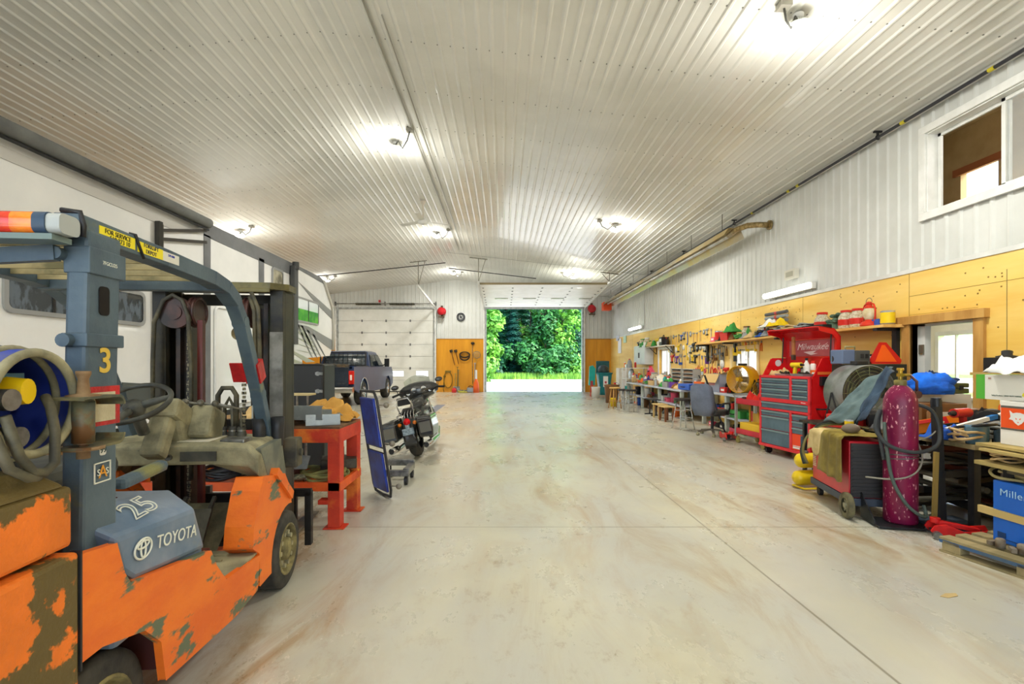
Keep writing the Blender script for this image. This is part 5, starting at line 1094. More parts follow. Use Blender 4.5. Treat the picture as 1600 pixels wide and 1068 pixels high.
m = MB(); m.tube([(LW+.0,.1,.82),(LW+.06,.12,.82),(LW+.06,.45,.82),(LW,.48,.82)],.012,8); obj('side_handle', m, BLACK, tc_); m = MB(); m.bx(LW,LW+.05,.15,.4,1.17,1.30); obj('side_bin', m, BLACK, tc_)
m = MB(); m.bx(LW,LW+.004,.12,.36,1.33,1.37); obj('side_sticker', m, flat('#e2702f'), tc_)
m = MB(); m.cyl((.021,.33,1.5),(.028,.33,1.5),.055,n=24); obj('round_sticker', m, flat('#c9cccb'), tc_)
def inchest(x,y,z=1.285):
    a=math.radians(-81.3); return (4.37+x*math.cos(a)-y*math.sin(a), 8.46+x*math.sin(a)+y*math.cos(a), z)
# ---------- generic small things
PALC = {'red':'#c52a22','yellow':'#e6c41d','blue':'#2b58b0','green':'#3f8f43','white':'#e5e4dc','black':'#1e1e20','orange':'#e5661c','grey':'#8c8f8e','brown':'#7d5632','tan':'#c8a874','teal':'#1f8a86','purple':'#6a3b93','pink':'#d9506e','silver':'#b8bcbd','khaki':'#8f8648'}
def colm(c): return mat('paint_'+c, PALC[c], None, rough=.45 if c!='silver' else .25, metal=.6 if c=='silver' else 0, bump=.08, bscale=40)
def small(kind,c,label,loc,s=1,rz=0,group=None,cat=None,rot=None):
    M_=colm(c); dark=colm('black'); t=None
    def T_(): return thing(kind,label,cat or kind.replace('_',' '),loc,rz,group,rot)
    m = MB()
    if kind in ('spray_can','bottle','oil_jug','paint_can','jar','bucket','thermos'):
        t=T_()
    if kind=='spray_can':
        m.lathe([(0,0),(.033*s,0),(.033*s,.16*s),(.02*s,.18*s)],n=14); obj('can', m, M_, t); m = MB(); m.lathe([(.024*s,.165*s),(.024*s,.21*s),(0,.21*s)],n=12); obj('cap', m, colm('white' if c!='white' else 'red'), t)
    elif kind=='bottle':
        m.lathe([(0,0),(.04*s,0),(.042*s,.02*s),(.042*s,.15*s),(.015*s,.20*s),(.015*s,.22*s)],n=14); obj('body', m, M_, t); m = MB(); m.lathe([(.018*s,.215*s),(.018*s,.245*s),(0,.245*s)],n=10); obj('cap', m, colm('black' if c!='black' else 'red'), t)
    elif kind=='oil_jug':
        m.loft([[(a*.08*s*w,b*.05*s*w,z*s) for a,b in ((-1,-.8),(-.8,-1),(.8,-1),(1,-.8),(1,.8),(.8,1),(-.8,1),(-1,.8))] for z,w in ((0,.95),(.02,1),(.2,1),(.25,.6),(.27,.35))]); obj('body', m, M_, t); m = MB(); m.lathe([(.03*s,.265*s),(.03*s,.3*s),(0,.3*s)],n=12); obj('cap', m, colm('red' if c!='red' else 'black'), t); m = MB(); m.torus((.05*s,0,.24*s),(0,1,0),.035*s,.01*s,14,6); obj('handle', m, M_, t)
    elif kind=='paint_can':
        m.lathe([(0,0),(.075*s,0),(.075*s,.17*s),(.068*s,.172*s),(.068*s,.165*s),(0,.165*s)],n=20); obj('can', m, colm('silver'), t); m = MB(); m.lathe([(.0765*s,.02*s),(.0765*s,.15*s)],n=20); obj('label', m, M_, t)
    elif kind=='jar':
        m.lathe([(0,0),(.085*s,0),(.095*s,.02*s),(.095*s,.16*s),(.06*s,.22*s),(.06*s,.235*s)],n=20); obj('glass', m, mat('jar_glass','#cfc8ae','#a9987a',scale=40,rough=.12,lo=.45,hi=.6,coat=.6), t); m = MB(); m.lathe([(.066*s,.23*s),(.066*s,.26*s),(0,.26*s)],n=20); obj('lid', m, M_, t); m = MB(); m.lathe([(.0965*s,.05*s),(.0965*s,.13*s)],n=20); obj('label', m, M_, t)
    elif kind=='bucket':
        m.lathe([(0,.005),(.12*s,0),(.145*s,.33*s),(.152*s,.34*s),(.152*s,.36*s),(.14*s,.36*s),(.115*s,.02),(0,.02)],n=22); obj('pail', m, M_, t); m = MB(); m.torus((0,0,.33*s),(0,.6,1),.155*s,.005*s,20,5,0,PI); obj('handle', m, colm('silver'), t)
    elif kind=='thermos':
        m.lathe([(0,0),(.05*s,0),(.05*s,.22*s),(.04*s,.25*s)],n=14); obj('body', m, M_, t); m = MB(); m.lathe([(.042*s,.25*s),(.042*s,.31*s),(0,.31*s)]); obj('cup', m, colm('silver'), t)
    elif kind in ('box','cardboard_box','plastic_bin','tool_case','battery_charger','parts_tray'):
        t=T_(); w,d,h={'box':(.2,.15,.12),'cardboard_box':(.34,.26,.24),'plastic_bin':(.3,.2,.15),'tool_case':(.42,.3,.12),'battery_charger':(.2,.16,.2),'parts_tray':(.28,.2,.05)}[kind]; w*=s;d*=s;h*=s
        if kind in('plastic_bin','parts_tray'):
            m.loft([[(-a,-b,z),(a,-b,z),(a,b,z),(-a,b,z)] for a,b,z in ((w*.44,d*.42,0),(w/2,d/2,h),(w*.47,d*.46,h),(w*.42,d*.4,.012))],smooth=False); obj('tub', m, M_, t)
            m = MB(); r_=random.Random(label)
            for k in range(7): m.box((r_.uniform(-.3,.3)*w,r_.uniform(-.3,.3)*d,h*.8+r_.uniform(0,.03)),(.07*s,.03*s,.03*s),(r_.random(),r_.random(),r_.uniform(0,3)))
            o=obj('contents', m, DKSTEEL, t); o['kind']='stuff'
        else:
            m.bx(-w/2,w/2,-d/2,d/2,0,h); obj('case', m, M_, t, bevel=.01*s if kind!='box' else .003)
            if kind=='tool_case': m = MB(); m.tube([(-.06*s,-d/2,h*.5),(-.06*s,-d/2-.03*s,h*.5),(.06*s,-d/2-.03*s,h*.5),(.06*s,-d/2,h*.5)],.008*s,6); obj('handle', m, dark, t)
            elif kind=='battery_charger': m = MB(); m.torus((0,0,h),(0,1,0),.05*s,.009*s,14,6,-PI/2,PI/2); obj('handle', m, dark, t); m = MB(); m.bx(-w*.35,w*.35,-d/2-.004,-d/2,h*.4,h*.8); obj('panel', m, colm('white'), t)
            else: m = MB(); m.bx(-w*.3,w*.3,-d/2-.002,-d/2,h*.3,h*.7); obj('label', m, colm('white' if c!='white' else 'blue'), t)
    elif kind=='power_drill':
        t=T_(); m.cyl((-.10*s,0,.17*s),(.08*s,0,.17*s),.035*s,n=14); m.box((-.04*s,0,.09*s),(.04*s,.035*s,.14*s),(0,.15,0)); obj('body', m, M_, t, bevel=.004); m = MB(); m.box((-.04*s,0,.02*s),(.11*s,.07*s,.04*s)); obj('battery', m, dark, t, bevel=.004); m = MB(); m.cyl((.08*s,0,.17*s),(.13*s,0,.17*s),.022*s,.012*s); obj('chuck', m, dark, t)
    elif kind=='rag_heap':
        def fn(u,v):
            n_=noise.noise(Vector((u*4+loc[1]*3,v*4,loc[0]))); e=min(1,5*min(u,1-u,v,1-v))
            return ((u-.5)*.34*s,(v-.5)*.24*s,max(.004,(.09+.12*n_)*e*s))
        m.grid(fn,14,14); return single(kind,m,mat('cloth_'+c,PALC[c],None,rough=.9,bump=.4,bscale=14),label,cat or 'rag',loc,rz,group,solid=.004)
    elif kind=='cable_coil':
        r_=random.Random(label); pts=[]
        for i in range(90): a=2*PI*i/18; q=.11*s*(1+.2*math.sin(i*.5)); pts.append((q*math.cos(a)*1.3,q*.8*math.sin(a),.012*s+.03*s*(i/18)*.6+.012*s*math.sin(i*.9)))
        m.tube(pts,.010*s,6); return single(kind,m,M_,label,cat or 'cable',loc,rz,group)
    elif kind=='bench_vice':
        t=T_(); m.box((0,0,.05*s),(.16*s,.12*s,.1*s)); m.box((.0,-.02*s,.14*s),(.10*s,.22*s,.07*s)); m.box((0,-.16*s,.16*s),(.14*s,.04*s,.1*s)); m.box((0,-.06*s,.16*s),(.14*s,.04*s,.1*s)); obj('body', m, M_, t, bevel=.008); m = MB(); m.cyl((0,-.18*s,.1*s),(0,-.3*s,.1*s),.012*s); m.cyl((-.09*s,-.29*s,.1*s),(.09*s,-.29*s,.1*s),.007*s); obj('screw', m, colm('silver'), t)
    elif kind=='grinder':
        t=T_(); m.cyl((-.08*s,0,.12*s),(.08*s,0,.12*s),.05*s); m.box((0,0,.04*s),(.08*s,.08*s,.08*s)); obj('motor', m, M_, t); m = MB(); m.cyl((-.14*s,0,.12*s),(-.11*s,0,.12*s),.075*s,n=20); obj('wheel', m, dark, t); m = MB(); m.cyl((.11*s,0,.12*s),(.14*s,0,.12*s),.075*s,n=20); obj('wheel', m, colm('grey'), t)
    return t
def hang(kind,c,label,y,z,s=1,tilt=0,x=None,group='tools hanging on the plywood wall'):
    X=XI-.012 if x is None else x; M_=colm(c); loc=(X,y,z); t=thing(kind,label,kind.replace('_',' '),loc,0,group,rot=(tilt,0,0))
    m = MB()
    if kind=='wrench':
        m.box((0,0,-.12*s),(.01,.022*s,.2*s)); m.lathe([(.012*s,-.006),(.028*s,-.006),(.028*s,.006),(.012*s,.006)],(0,0,-.01),(1,0,0),14); m.prism([(-.03*s,-.26*s),(.03*s,-.26*s),(.02*s,-.21*s),(-.02*s,-.21*s)],-.005,.005,'x'); obj('shank', m, M_, t)
    elif kind=='hammer':
        m.cyl((0,0,-.05*s),(0,0,-.32*s),.013*s); obj('handle', m, colm('tan'), t); m = MB(); m.cyl((0,-.06*s,-.03*s),(0,.05*s,-.03*s),.02*s); m.prism([(.05*s,-.05*s),(.1*s,-.035*s),(.05*s,-.01*s)],-.012,.012,'x'); obj('head', m, colm('grey'), t)
    elif kind=='screwdriver':
        m.cyl((0,0,0),(0,0,-.10*s),.016*s,.013*s,n=10); obj('handle', m, M_, t); m = MB(); m.cyl((0,0,-.1*s),(0,0,-.25*s),.005*s,n=8); obj('blade', m, colm('silver'), t)
    elif kind=='pliers':
        for q in (-1,1): m.tube([(0,q*.008*s,-.04*s),(0,q*.03*s,-.1*s),(0,q*.035*s,-.2*s)],.009*s,6)
        obj('grips', m, M_, t); m = MB(); m.prism([(-.014*s,0),(.014*s,0),(.02*s,-.045*s),(-.02*s,-.045*s)],-.008,.008,'x'); obj('jaws', m, colm('grey'), t)
    elif kind=='clamp':
        m.box((0,0,-.2*s),(.008,.02*s,.42*s)); m.box((-.03*s,.0,-.01*s),(.07*s,.02*s,.02*s)); obj('bar', m, colm('grey'), t); m = MB(); m.box((-.03*s,0,-.22*s),(.09*s,.03*s,.06*s)); m.cyl((-.07*s,0,-.22*s),(-.07*s,0,-.1*s),.012*s); obj('jaw', m, M_, t)
    elif kind=='hand_saw':
        m.prism([(-.05*s,-.10*s),(.05*s,-.10*s),(.02*s,-.50*s),(-.03*s,-.50*s)],-.002,.002,'x'); obj('blade', m, colm('silver'), t); m = MB(); m.torus((0,0,-.05*s),(1,0,0),.045*s,.014*s,16,6); obj('handle', m, M_, t)
    elif kind=='hook_tool':
        m.tube([(0,0,0),(0,0,-.25*s),(0,.04*s,-.32*s),(0,.08*s,-.28*s)],.01*s,6); obj('rod', m, M_, t)
    elif kind=='chain_loop':
        m.tube([(0,.07*s*math.sin(a),-.18*s+.18*s*math.cos(a)) for a in [2*PI*i/20 for i in range(20)]],.009*s,6,True); obj('loop', m, M_, t)
    elif kind=='disc':
        m.lathe([(.02*s,-.008),(.075*s,-.008),(.075*s,.008),(.02*s,.008)],(0,0,-.08*s),(1,0,0),22); obj('plate', m, M_, t); m = MB(); m.lathe([(0.0,-.012),(.022*s,-.012),(.022*s,.012)],(0,0,-.08*s),(1,0,0),12); obj('hub', m, colm('white'), t)
    elif kind=='drill_holder':
        m.cyl((0,-.09*s,-.03*s),(0,.09*s,-.03*s),.03*s); m.box((0,.03*s,-.11*s),(.035*s,.04*s,.12*s)); obj('body', m, M_, t, bevel=.004); m = MB(); m.box((0,.03*s,-.18*s),(.06*s,.1*s,.035*s)); obj('battery', m, colm('black'), t)
    return t
# contents of the open chest
for i,(k,c,x,y,s,l) in enumerate((('power_drill','yellow',.62,.2,1.1,'yellow cordless drill standing inside the open red tool chest'),('power_drill','green',.50,.3,1.0,'dark green cordless drill in the tray of the open red tool chest'),('bottle','white',.70,.30,1.2,'white bottle in the open red tool chest'),('spray_can','white',.80,.33,1.2,'white spray can at the right inside the open red tool chest'),('box','orange',.92,.32,.9,'orange box at the right end inside the open red tool chest'),('rag_heap','tan',.22,.22,.9,'heap of tan gloves at the left inside the open red tool chest'),('parts_tray','grey',.80,.14,1.0,'shallow grey tray at the front inside the open red tool chest'),('parts_tray','silver',.45,.12,.9,'silver parts tray in the middle inside the open red tool chest'),('battery_charger','black',.60,.40,.8,'black charger at the back inside the open red tool chest'))):
    small(k,c,l,inchest(x,y,1.285),s,math.radians(-81.3))
x,y,z=inchest(.42,.30,1.93); t=thing('hand_brush','brown handled brush hanging from the raised lid of the tool chest','brush',(x,y,z)); m=MB(); m.bx(-.02,.02,-.03,.03,-.30,.0); obj('handle',m,flat('#9a5f33'),t,bevel=.01); m=MB(); m.bx(-.02,.02,-.035,.035,-.38,-.30); obj('bristles',m,flat('#3b2a20'),t)
# ---------- benches
M_bt = mat('bench_top_pale','#b9bcc4','#9ea2ac',scale=3,rough=.35); M_leg=mat('bench_leg','#a9b0a6','#8e9588',scale=4,rough=.5)
def bench(label,x0,x1,y0,y1,zt,nleg,shelf):
    t = thing('workbench',label,'workbench',((x0+x1)/2,(y0+y1)/2,0)); a,b=(x1-x0)/2,(y1-y0)/2
    m = MB(); m.bx(-a,a,-b,b,zt-.05,zt); obj('worktop', m, M_bt, t, bevel=.006)
    for k in range(nleg):
        y=-b+.06+(2*b-.12)*k/(nleg-1)
        for x in (-a+.05,a-.06):
            m = MB(); m.bx(x-.04,x+.04,y-.04,y+.04,0,zt-.05); obj('leg', m, M_leg, t)
    m = MB(); m.bx(-a+.02,a,-b+.03,b-.03,shelf-.03,shelf); obj('lower_shelf', m, M_bt, t)
bench('long pale workbench with lower shelf under the tool wall',4.62,5.62,12.9,18.5,.80,4,.38)
bench('shorter workbench holding the yellow drum fan behind the office chair',4.95,5.62,9.75,12.4,.82,3,.30)
rs = random.Random(11); cols = list(PALC)
def fill_row(y0,y1,x0,x1,z,n,where,kinds,sc=1.0,seed=1,cols_=None):
    r=random.Random(seed); cnt={}
    for i in range(n):
        y=y1+(y0-y1)*(i+.5)/n; k=r.choice(kinds); c=r.choice(cols_ or cols)
        key=(k,c); cnt[key]=cnt.get(key,0)+1
        small(k,c,'%s %s, %s from the far end %s'%(c,k.replace('_',' '),ORDN[i],where),(r.uniform(x0,x1),y,z),.78 if k=='bucket' and z<.5 else sc*r.uniform(.85,1.2),PI*1.5+r.uniform(-.3,.3),group='things '+where)
fill_row(12.9,18.4,4.72,4.95,.802,22,'on the front of the long workbench',['bottle','spray_can','box','oil_jug','rag_heap','parts_tray','plastic_bin','cable_coil','paint_can'],1.05,3)
fill_row(13.0,18.4,5.1,5.35,.802,19,'at the back of the long workbench',['spray_can','bottle','oil_jug','thermos','box','battery_charger','paint_can','jar'],1.25,5,['white','red','grey','blue','orange','white','tan','green','silver'])
fill_row(13.1,18.3,4.8,5.1,.382,17,'on the lower shelf of the long workbench',['box','bucket','oil_jug','plastic_bin','cable_coil','paint_can','rag_heap','tool_case'],.95,8,['red','grey','black','pink','white','green','brown','khaki'])
fill_row(13.1,18.3,4.8,5.0,.0,13,'on the floor under the long workbench',['bucket','plastic_bin','rag_heap','box','oil_jug','cable_coil'],.9,9,['yellow','grey','blue','black','orange','brown','silver'])
fill_row(10.0,12.2,5.1,5.4,.302,8,'on the shelf under the fan bench',['box','tool_case','oil_jug','plastic_bin'],1.2,12,['green','red','blue','black','red'])
fill_row(9.9,12.2,5.0,5.3,.0,7,'on the floor under the fan bench',['box','bucket','plastic_bin','rag_heap'],.8,14,['green','pink','black','grey'])
# organiser racks on the long bench
for k,y in enumerate((14.35,13.45)):
    t=thing('parts_organizer','%s slotted parts organiser with rows of dark bins on the long bench'%('farther','nearer')[k],'organiser',(5.0,y,.803),-PI/2+.1)
    m=MB()
    w=.62; 
    for i in range(6): m.bx(-w/2,w/2,0,.22,.0+.105*i,.012+.105*i)
    m.bx(-w/2,-w/2+.012,0,.22,0,.54); m.bx(w/2-.012,w/2,0,.22,0,.54); m.bx(-w/2,w/2,.21,.22,0,.54); obj('frame',m,flat('#b5b6b0',.4),t)
    for i in range(5):
        m=MB(); m.bx(-w/2+.02,w/2-.02,.03,.2,.014+.105*i,.075+.105*i); m.m=1
        for q in range(9): m.bx(-w/2+.03+q*.066,-w/2+.075+q*.066,.026,.03,.02+.105*i,.06+.105*i)
        obj('bin_row',m,[flat('#332c27'),flat('#8d6f55')],t)
# big items on the long bench

t=thing('cloth_sack','open cream sack heap with folded white cloths on the long bench','sack',(5.15,16.1,.803)); m=MB(); m.grid(lambda u,v:((u-.5)*.5,(v-.5)*1.1,max(.0,.28*(1-abs(2*u-1)**3)*(1-abs(2*v-1)**3)*(1+.5*noise.noise(Vector((u*5,v*7,2)))))),14,20); obj('cloth',m,mat('cream_cloth','#e6dcc0','#cfd6dc',scale=4,rough=.9),t)
small('tool_case','blue','blue tool case lying at the near end of the long bench',(4.9,13.0,.803),1.3,-1.4)
small('rag_heap','green','bright green tarp folded on the long bench before the organisers',(4.85,14.6,.803),1.6,-1.5)
small('box','red','red box standing at the back of the long bench near the small far window',(5.3,17.2,.802),2.2,-1.5)
small('oil_jug','pink','tall pink jug at the back of the long bench',(5.3,17.8,.803),2.0,-1.5)
small('box','orange','orange bin box at the near corner of the long bench behind the chair',(5.2,12.95,.803),1.8,-1.4)
# white wall cabinet + far shelf
t=thing('metal_cabinet','white metal wall cabinet with two doors above the far end of the bench','cabinet',(5.47,19.3,1.45)); m=MB(); m.bx(-.16,.16,-.75,.75,0,.72); c_=obj('case',m,mat('cabinet_white','#d3d9dc','#c3cace',scale=2,rough=.35),t,bevel=.01)
for q in (-1,1):
    m=MB(); m.bx(-.175,-.16,min(0,q*.74),max(0,q*.74)-.0,.02,.70); d_=obj('door',m,MATS['cabinet_white'],t,bevel=.004); m=MB(); m.bx(-.195,-.175,q*.06-.01,q*.06+.01,.25,.45); obj('handle',m,BLACK,d_)
t=thing('plank_shelf','white plank shelf over the far window','shelf',(5.5,18.0,2.1)); m=MB(); m.bx(-.17,.14,-1.7,2.2,-.03,0); obj('board',m,flat('#e8e2cf'),t); 
for y in (-1.6,.2,2.0): m=MB(); m.bar((.13,y,-.28),(.13,y,-.03),.02); m.bar((.13,y,-.28),(-.13,y,-.03),.02); obj('bracket',m,BLACK,t)
fill_row(16.4,20.1,5.4,5.5,2.102,15,'on the far white shelf',['box','power_drill','bottle','jar','battery_charger','rag_heap','plastic_bin'],1.15,21,['green','yellow','grey','black','white','brown','tan'])
# drills on wall and tool rows
def hang_row(y0,y1,z,n,kinds,cc,where,s=1,seed=0,jz=.05):
    r=random.Random(seed)
    for i in range(n):
        k=r.choice(kinds); c=r.choice(cc)
        hang(k,c,'%s %s, %s from the far end %s'%(c,k.replace('_',' '),ORDN[i],where),y1+(y0-y1)*(i+.5)/n,z+r.uniform(-jz,jz),s*r.uniform(.85,1.25),r.uniform(-.12,.12))
hang_row(13.3,17.0,2.42,15,['wrench','hook_tool','chain_loop','hammer','drill_holder','disc'],['grey','blue','tan','black','silver','white'],'in the top tool row',1.0,31)
hang_row(13.4,16.9,2.08,16,['disc','disc','drill_holder','wrench','chain_loop'],['grey','yellow','silver','black','white'],'in the second tool row',1.15,32)
hang_row(12.6,16.6,1.75,18,['pliers','screwdriver','hammer','clamp','drill_holder','wrench'],['blue','red','yellow','black','purple','grey'],'in the third tool row',1.1,33)
hang_row(12.4,14.6,1.40,10,['clamp','drill_holder','hand_saw','chain_loop'],['yellow','red','orange','black','pink'],'in the low row beside the organisers',1.2,34)
hang_row(12.45,13.5,1.93,9,['clamp','wrench','hook_tool','pliers'],['black','grey','brown','silver'],'under the left end of the long shelf',1.2,35)
hang_row(10.75,12.0,1.99,9,['pliers','clamp','screwdriver'],['yellow','orange','yellow'],'hung over the middle window',1.0,36,0)
hang_row(9.5,10.5,1.25,4,['screwdriver','pliers'],['black','grey'],'right of the middle window',1.0,37)
hang('drill_holder','yellow','yellow drill pair hanging under the long shelf behind the tool chest lid',9.75,1.85,1.9); hang('drill_holder','yellow','lower yellow drill hanging beside the tool chest lid',9.7,1.55,1.9)
hang('disc','white','white round dial hung left of the middle window',12.75,1.62,1.6)
# long shelf
t=thing('plank_shelf','long plank shelf crowded with jars and tools on the plywood wall','shelf',(5.46,10.6,2.04)); m=MB(); m.bx(-.16,.18,-3.66,3.1,-.04,0); obj('board',m,mat('shelf_plank','#e0b467','#cf9e52',scale=3,rough=.6,stretch=(3,.3,1)),t,bevel=.003)
for y in (-3.5,-.9,1.4,3.0): m=MB(); m.bx(.12,.18,y-.04,y+.04,-.5,-.04); m.bx(-.15,.18,y-.04,y+.04,-.08,-.04); obj('bracket',m,flat('#232326'),t,bevel=.003)
Z=2.042
def shp(px): return XR(px,5.44)
# lantern
t=thing('oil_lantern','red oil lantern at the near end of the long shelf','lantern',(5.42,shp(1360),Z)); m=MB(); m.lathe([(0,0),(.11,0),(.115,.02),(.10,.06),(.05,.085),(.05,.10)],n=22); obj('tank',m,flat('#c9331f',.35),t)
m=MB(); m.lathe([(.05,.10),(.085,.16),(.085,.22),(.055,.27)],n=20); obj('globe',m,mat('globe_glass','#d9cfae','#c4b48a',scale=9,rough=.1,coat=.7),t)
m=MB(); m.lathe([(.06,.265),(.06,.285),(.04,.30),(.04,.33),(.05,.335),(.03,.36),(0,.37)],n=20); 
for q in (-1,1): m.tube([(0,q*.09,.04),(0,q*.12,.1),(0,q*.125,.25),(0,q*.09,.32),(0,q*.03,.345)],.012,8)
obj('frame',m,flat('#c9331f',.35),t); m=MB(); m.torus((0,0,.36),(1,0,0),.06,.004,20,5,-PI/2,PI/2); obj('bail',m,STEEL,t)
small('paint_can','yellow','rusty tin with bright yellow label at the right end of the long shelf',(5.45,shp(1386),Z),1.15)
small('box','blue','small dark blue box between the red lantern and the yellow tin',(5.47,shp(1376)+.06,Z),.8,1.5)
for px,s,c,l in ((1336,1.15,'red','glass jar with red lid directly left of the lantern'),(1318,1.15,'red','glass jar with red label, second left of the lantern'),(1281,1.25,'red','tall glass jar with red label behind the tool chest lid'),(1188,1.0,'brown','glass jar with brown lid at the middle of the long shelf'),(1164,1.1,'brown','glass jar with wooden lid at the left part of the long shelf')):
    small('jar',c,l,(5.48,shp(px),Z),s)
m=MB(); r_=random.Random(4)
for k in range(24): m.sph((r_.uniform(-.1,.08),r_.uniform(-.12,.12),.10+r_.uniform(0,.16)),(.045,.04,.03),8,6)
m.cyl((0,0,0),(0,0,.12),.09); single('lumpy_ornament',m,mat('grey_green_lumps','#5d7a63','#48604f',scale=8,rough=.5),'grey-green lumpy ornament between two glass jars on the long shelf','ornament',(5.47,shp(1302),Z))
small('tool_case','black','dark green flat case lying below the lumpy ornament on the long shelf',(5.36,shp(1294),Z),.8,-1.57)
for k,(px,c) in enumerate(((1262,'grey'),(1240,'tan'),(1228,'grey'))): small('cable_coil',c,'%s cable coil on the long shelf, %s left of the tall jar'%(c,ORDN[k]),(5.42,shp(px),Z),1.5,-1.5)
for k in range(3):
    m=MB(); m.cyl((0,-.38,0),(0,.38,0),.035,n=14); m.m=1; m.cyl((0,-.06,0),(0,.02,0),.037,n=14); single('paper_roll',m,[flat(('#4c4f52','#8a9296','#6c7478')[k]),flat('#b73a3a')],'%s grey roll stacked above the clutter on the long shelf'%('topmost','middle','lowest')[k],'roll',(5.5,shp(1208),Z+.46-.08*k),0)
for i_,(px_,k_,c_,s_) in enumerate(((1265,'cable_coil','black',1.6),(1256,'rag_heap','grey',1.5),(1246,'rag_heap','brown',1.4),(1236,'cable_coil','khaki',1.6),(1226,'rag_heap','black',1.3),(1201,'rag_heap','grey',1.4),(1193,'cable_coil','black',1.5),(1184,'rag_heap','khaki',1.2),(1169,'rag_heap','grey',1.2),(1158,'cable_coil','green',1.4),(1146,'rag_heap','brown',1.1),(1133,'rag_heap','black',1.2))): small(k_,c_,'%s %s at the back of the long shelf, %s from its right end'%(c_,k_.replace('_',' '),ORDN[i_]),(5.43,shp(px_),Z+.002),s_*.85,-1.57)
for px,c,k,s,l in ((1218,'yellow','rag_heap',1.1,'yellow bag on the long shelf'),(1205,'white','rag_heap',1.2,'white bag beside the yellow bag on the long shelf'),(1214,'red','box',1.0,'red packet under the yellow bag'),(1197,'blue','rag_heap',1.0,'blue cloth on the long shelf'),(1198,'red','bottle',.8,'little red bottle at the shelf edge below the white bag'),(1178,'tan','rag_heap',1.0,'tan rag between the two brown lidded jars'),(1172,'green','bottle',1.1,'green bottle between the two brown lidded jars'),(1148,'green','rag_heap',1.2,'green cap heap on the long shelf'),(1140,'red','plastic_bin',1.2,'red bin under the green cap'),(1127,'red','paint_can',1.5,'red tin at the left end of the long shelf'),(1120,'pink','box',1.0,'pink box at the far left end of the long shelf'),(1254,'brown','rag_heap',1.1,'brown leather bundle on the long shelf'),(1248,'silver','parts_tray',1.1,'silver tray with tools in front on the long shelf'),(1270,'silver','parts_tray',1.0,'second silver tray in front of the tall jar')):
    small(k,c,l,(5.40,shp(px),Z+(.18 if l.startswith(('yellow bag','white bag','green cap')) else 0)),s,-1.5)
# ---------- things on the fan bench
def drumfan(label,loc,R,dep,rz,c,cage,stand=True,name='drum_fan'):
    t=thing(name,label,'fan',loc,rz); m=MB()
    m.lathe([(R*.97,-dep/2),(R,-dep/2),(R,dep/2),(R*.97,dep/2),(R*.96,dep/2-.02),(R*.96,-dep/2+.02),(R*.97,-dep/2)],(0,0,0),(0,1,0),40); obj('drum',m,c,t)
    for q in (-1,):
        m=MB()
        for k in range(7): m.torus((0,q*dep/2,0),(0,1,0),R*(.2+.12*k),.003,36,4)
        for k in range(12): a=k*PI/6; m.tube([(R*.12*math.cos(a),q*dep/2,R*.12*math.sin(a)),(R*.97*math.cos(a),q*dep/2,R*.97*math.sin(a))],.003,4)
        obj('cage',m,cage,t)
    m=MB(); m.cyl((0,-dep/2-.01,0),(0,-dep/2+.01,0),R*.15); m.cyl((0,-dep/4,0),(0,dep/4,0),R*.2)
    obj('motor',m,cage,t)
    for k in range(3):
        a=k*2*PI/3; m=MB(); m.x=Matrix.Rotation(a,4,'Y'); m.box((R*.5,-dep*.2,0),(R*.7,.01,R*.45),(.5,0,0)); obj('blade',m,STEEL,t)
    if stand:
        m=MB()
        for q in (-1,1): m.tube([(q*R*1.03,0,0),(q*R*1.0,-dep*.4,-R*1.05),(q*R*1.0,dep*.4,-R*1.05),(q*R*1.03,0,0)],.012,6)
        m.tube([(-R,-dep*.4,-R*1.05),(R,-dep*.4,-R*1.05)],.012,6); obj('stand',m,BLACK,t)
    m=MB(); m.box((0,0,R*1.08),(.16,dep*.35,.05)); obj('switch_box',m,BLACK,t,bevel=.01); return t
FY=mat('fan_yellow','#e2a916','#cf960f',scale=3,rough=.4)
drumfan('large yellow drum fan on the bench behind the office chair',(5.28,10.95,1.145),.30,.30,-1.15,FY,mat('cage_yellow','#c99a1a',None,rough=.4,bump=.02))
drumfan('small black and yellow fan beside the yellow drum fan',(5.28,10.15,.985),.155,.12,-1.15,FY,BLACK)
t=thing('cardboard_box','grey printed cardboard box with open brown flaps on the fan bench','box',(5.22,11.95,.822),-1.35); m=MB(); w,d,h=.28,.22,.42
m.bx(-w,w,-d,-d+.01,0,h); m.bx(-w,w,d-.01,d,0,h); m.bx(-w,-w+.01,-d,d,0,h); m.bx(w-.01,w,-d,d,0,h); m.m=1; m.bx(-.12,.12,-d-.002,-d,.15,.28); obj('carton',m,[flat('#9aa0b2'),flat('#c88a8f')],t)
for pts in ([(-w,-d,h),(w,-d,h),(w+.02,-d-.12,h-.2),(-w+.02,-d-.12,h-.2)],[(w,-d,h),(w,d,h),(w+.18,d,h+.05),(w+.18,-d,h+.05)],[(-w,-d,h),(-w,d,h),(-w-.15,d,h-.06),(-w-.15,-d,h-.06)]): m=MB(); m.poly(pts); obj('flap',m,flat('#c9a86e'),t,solid=.006)
small('box','red','red plug box on the bench between carton and yellow fan',(5.15,11.5,.822),1.0,-1.4); small('grinder','black','black bench grinder between the carton and the yellow fan',(5.3,11.45,.822),1.2,-1.4); small('bucket','brown','brown pail behind the small fan',(5.45,10.2,.822),.9)
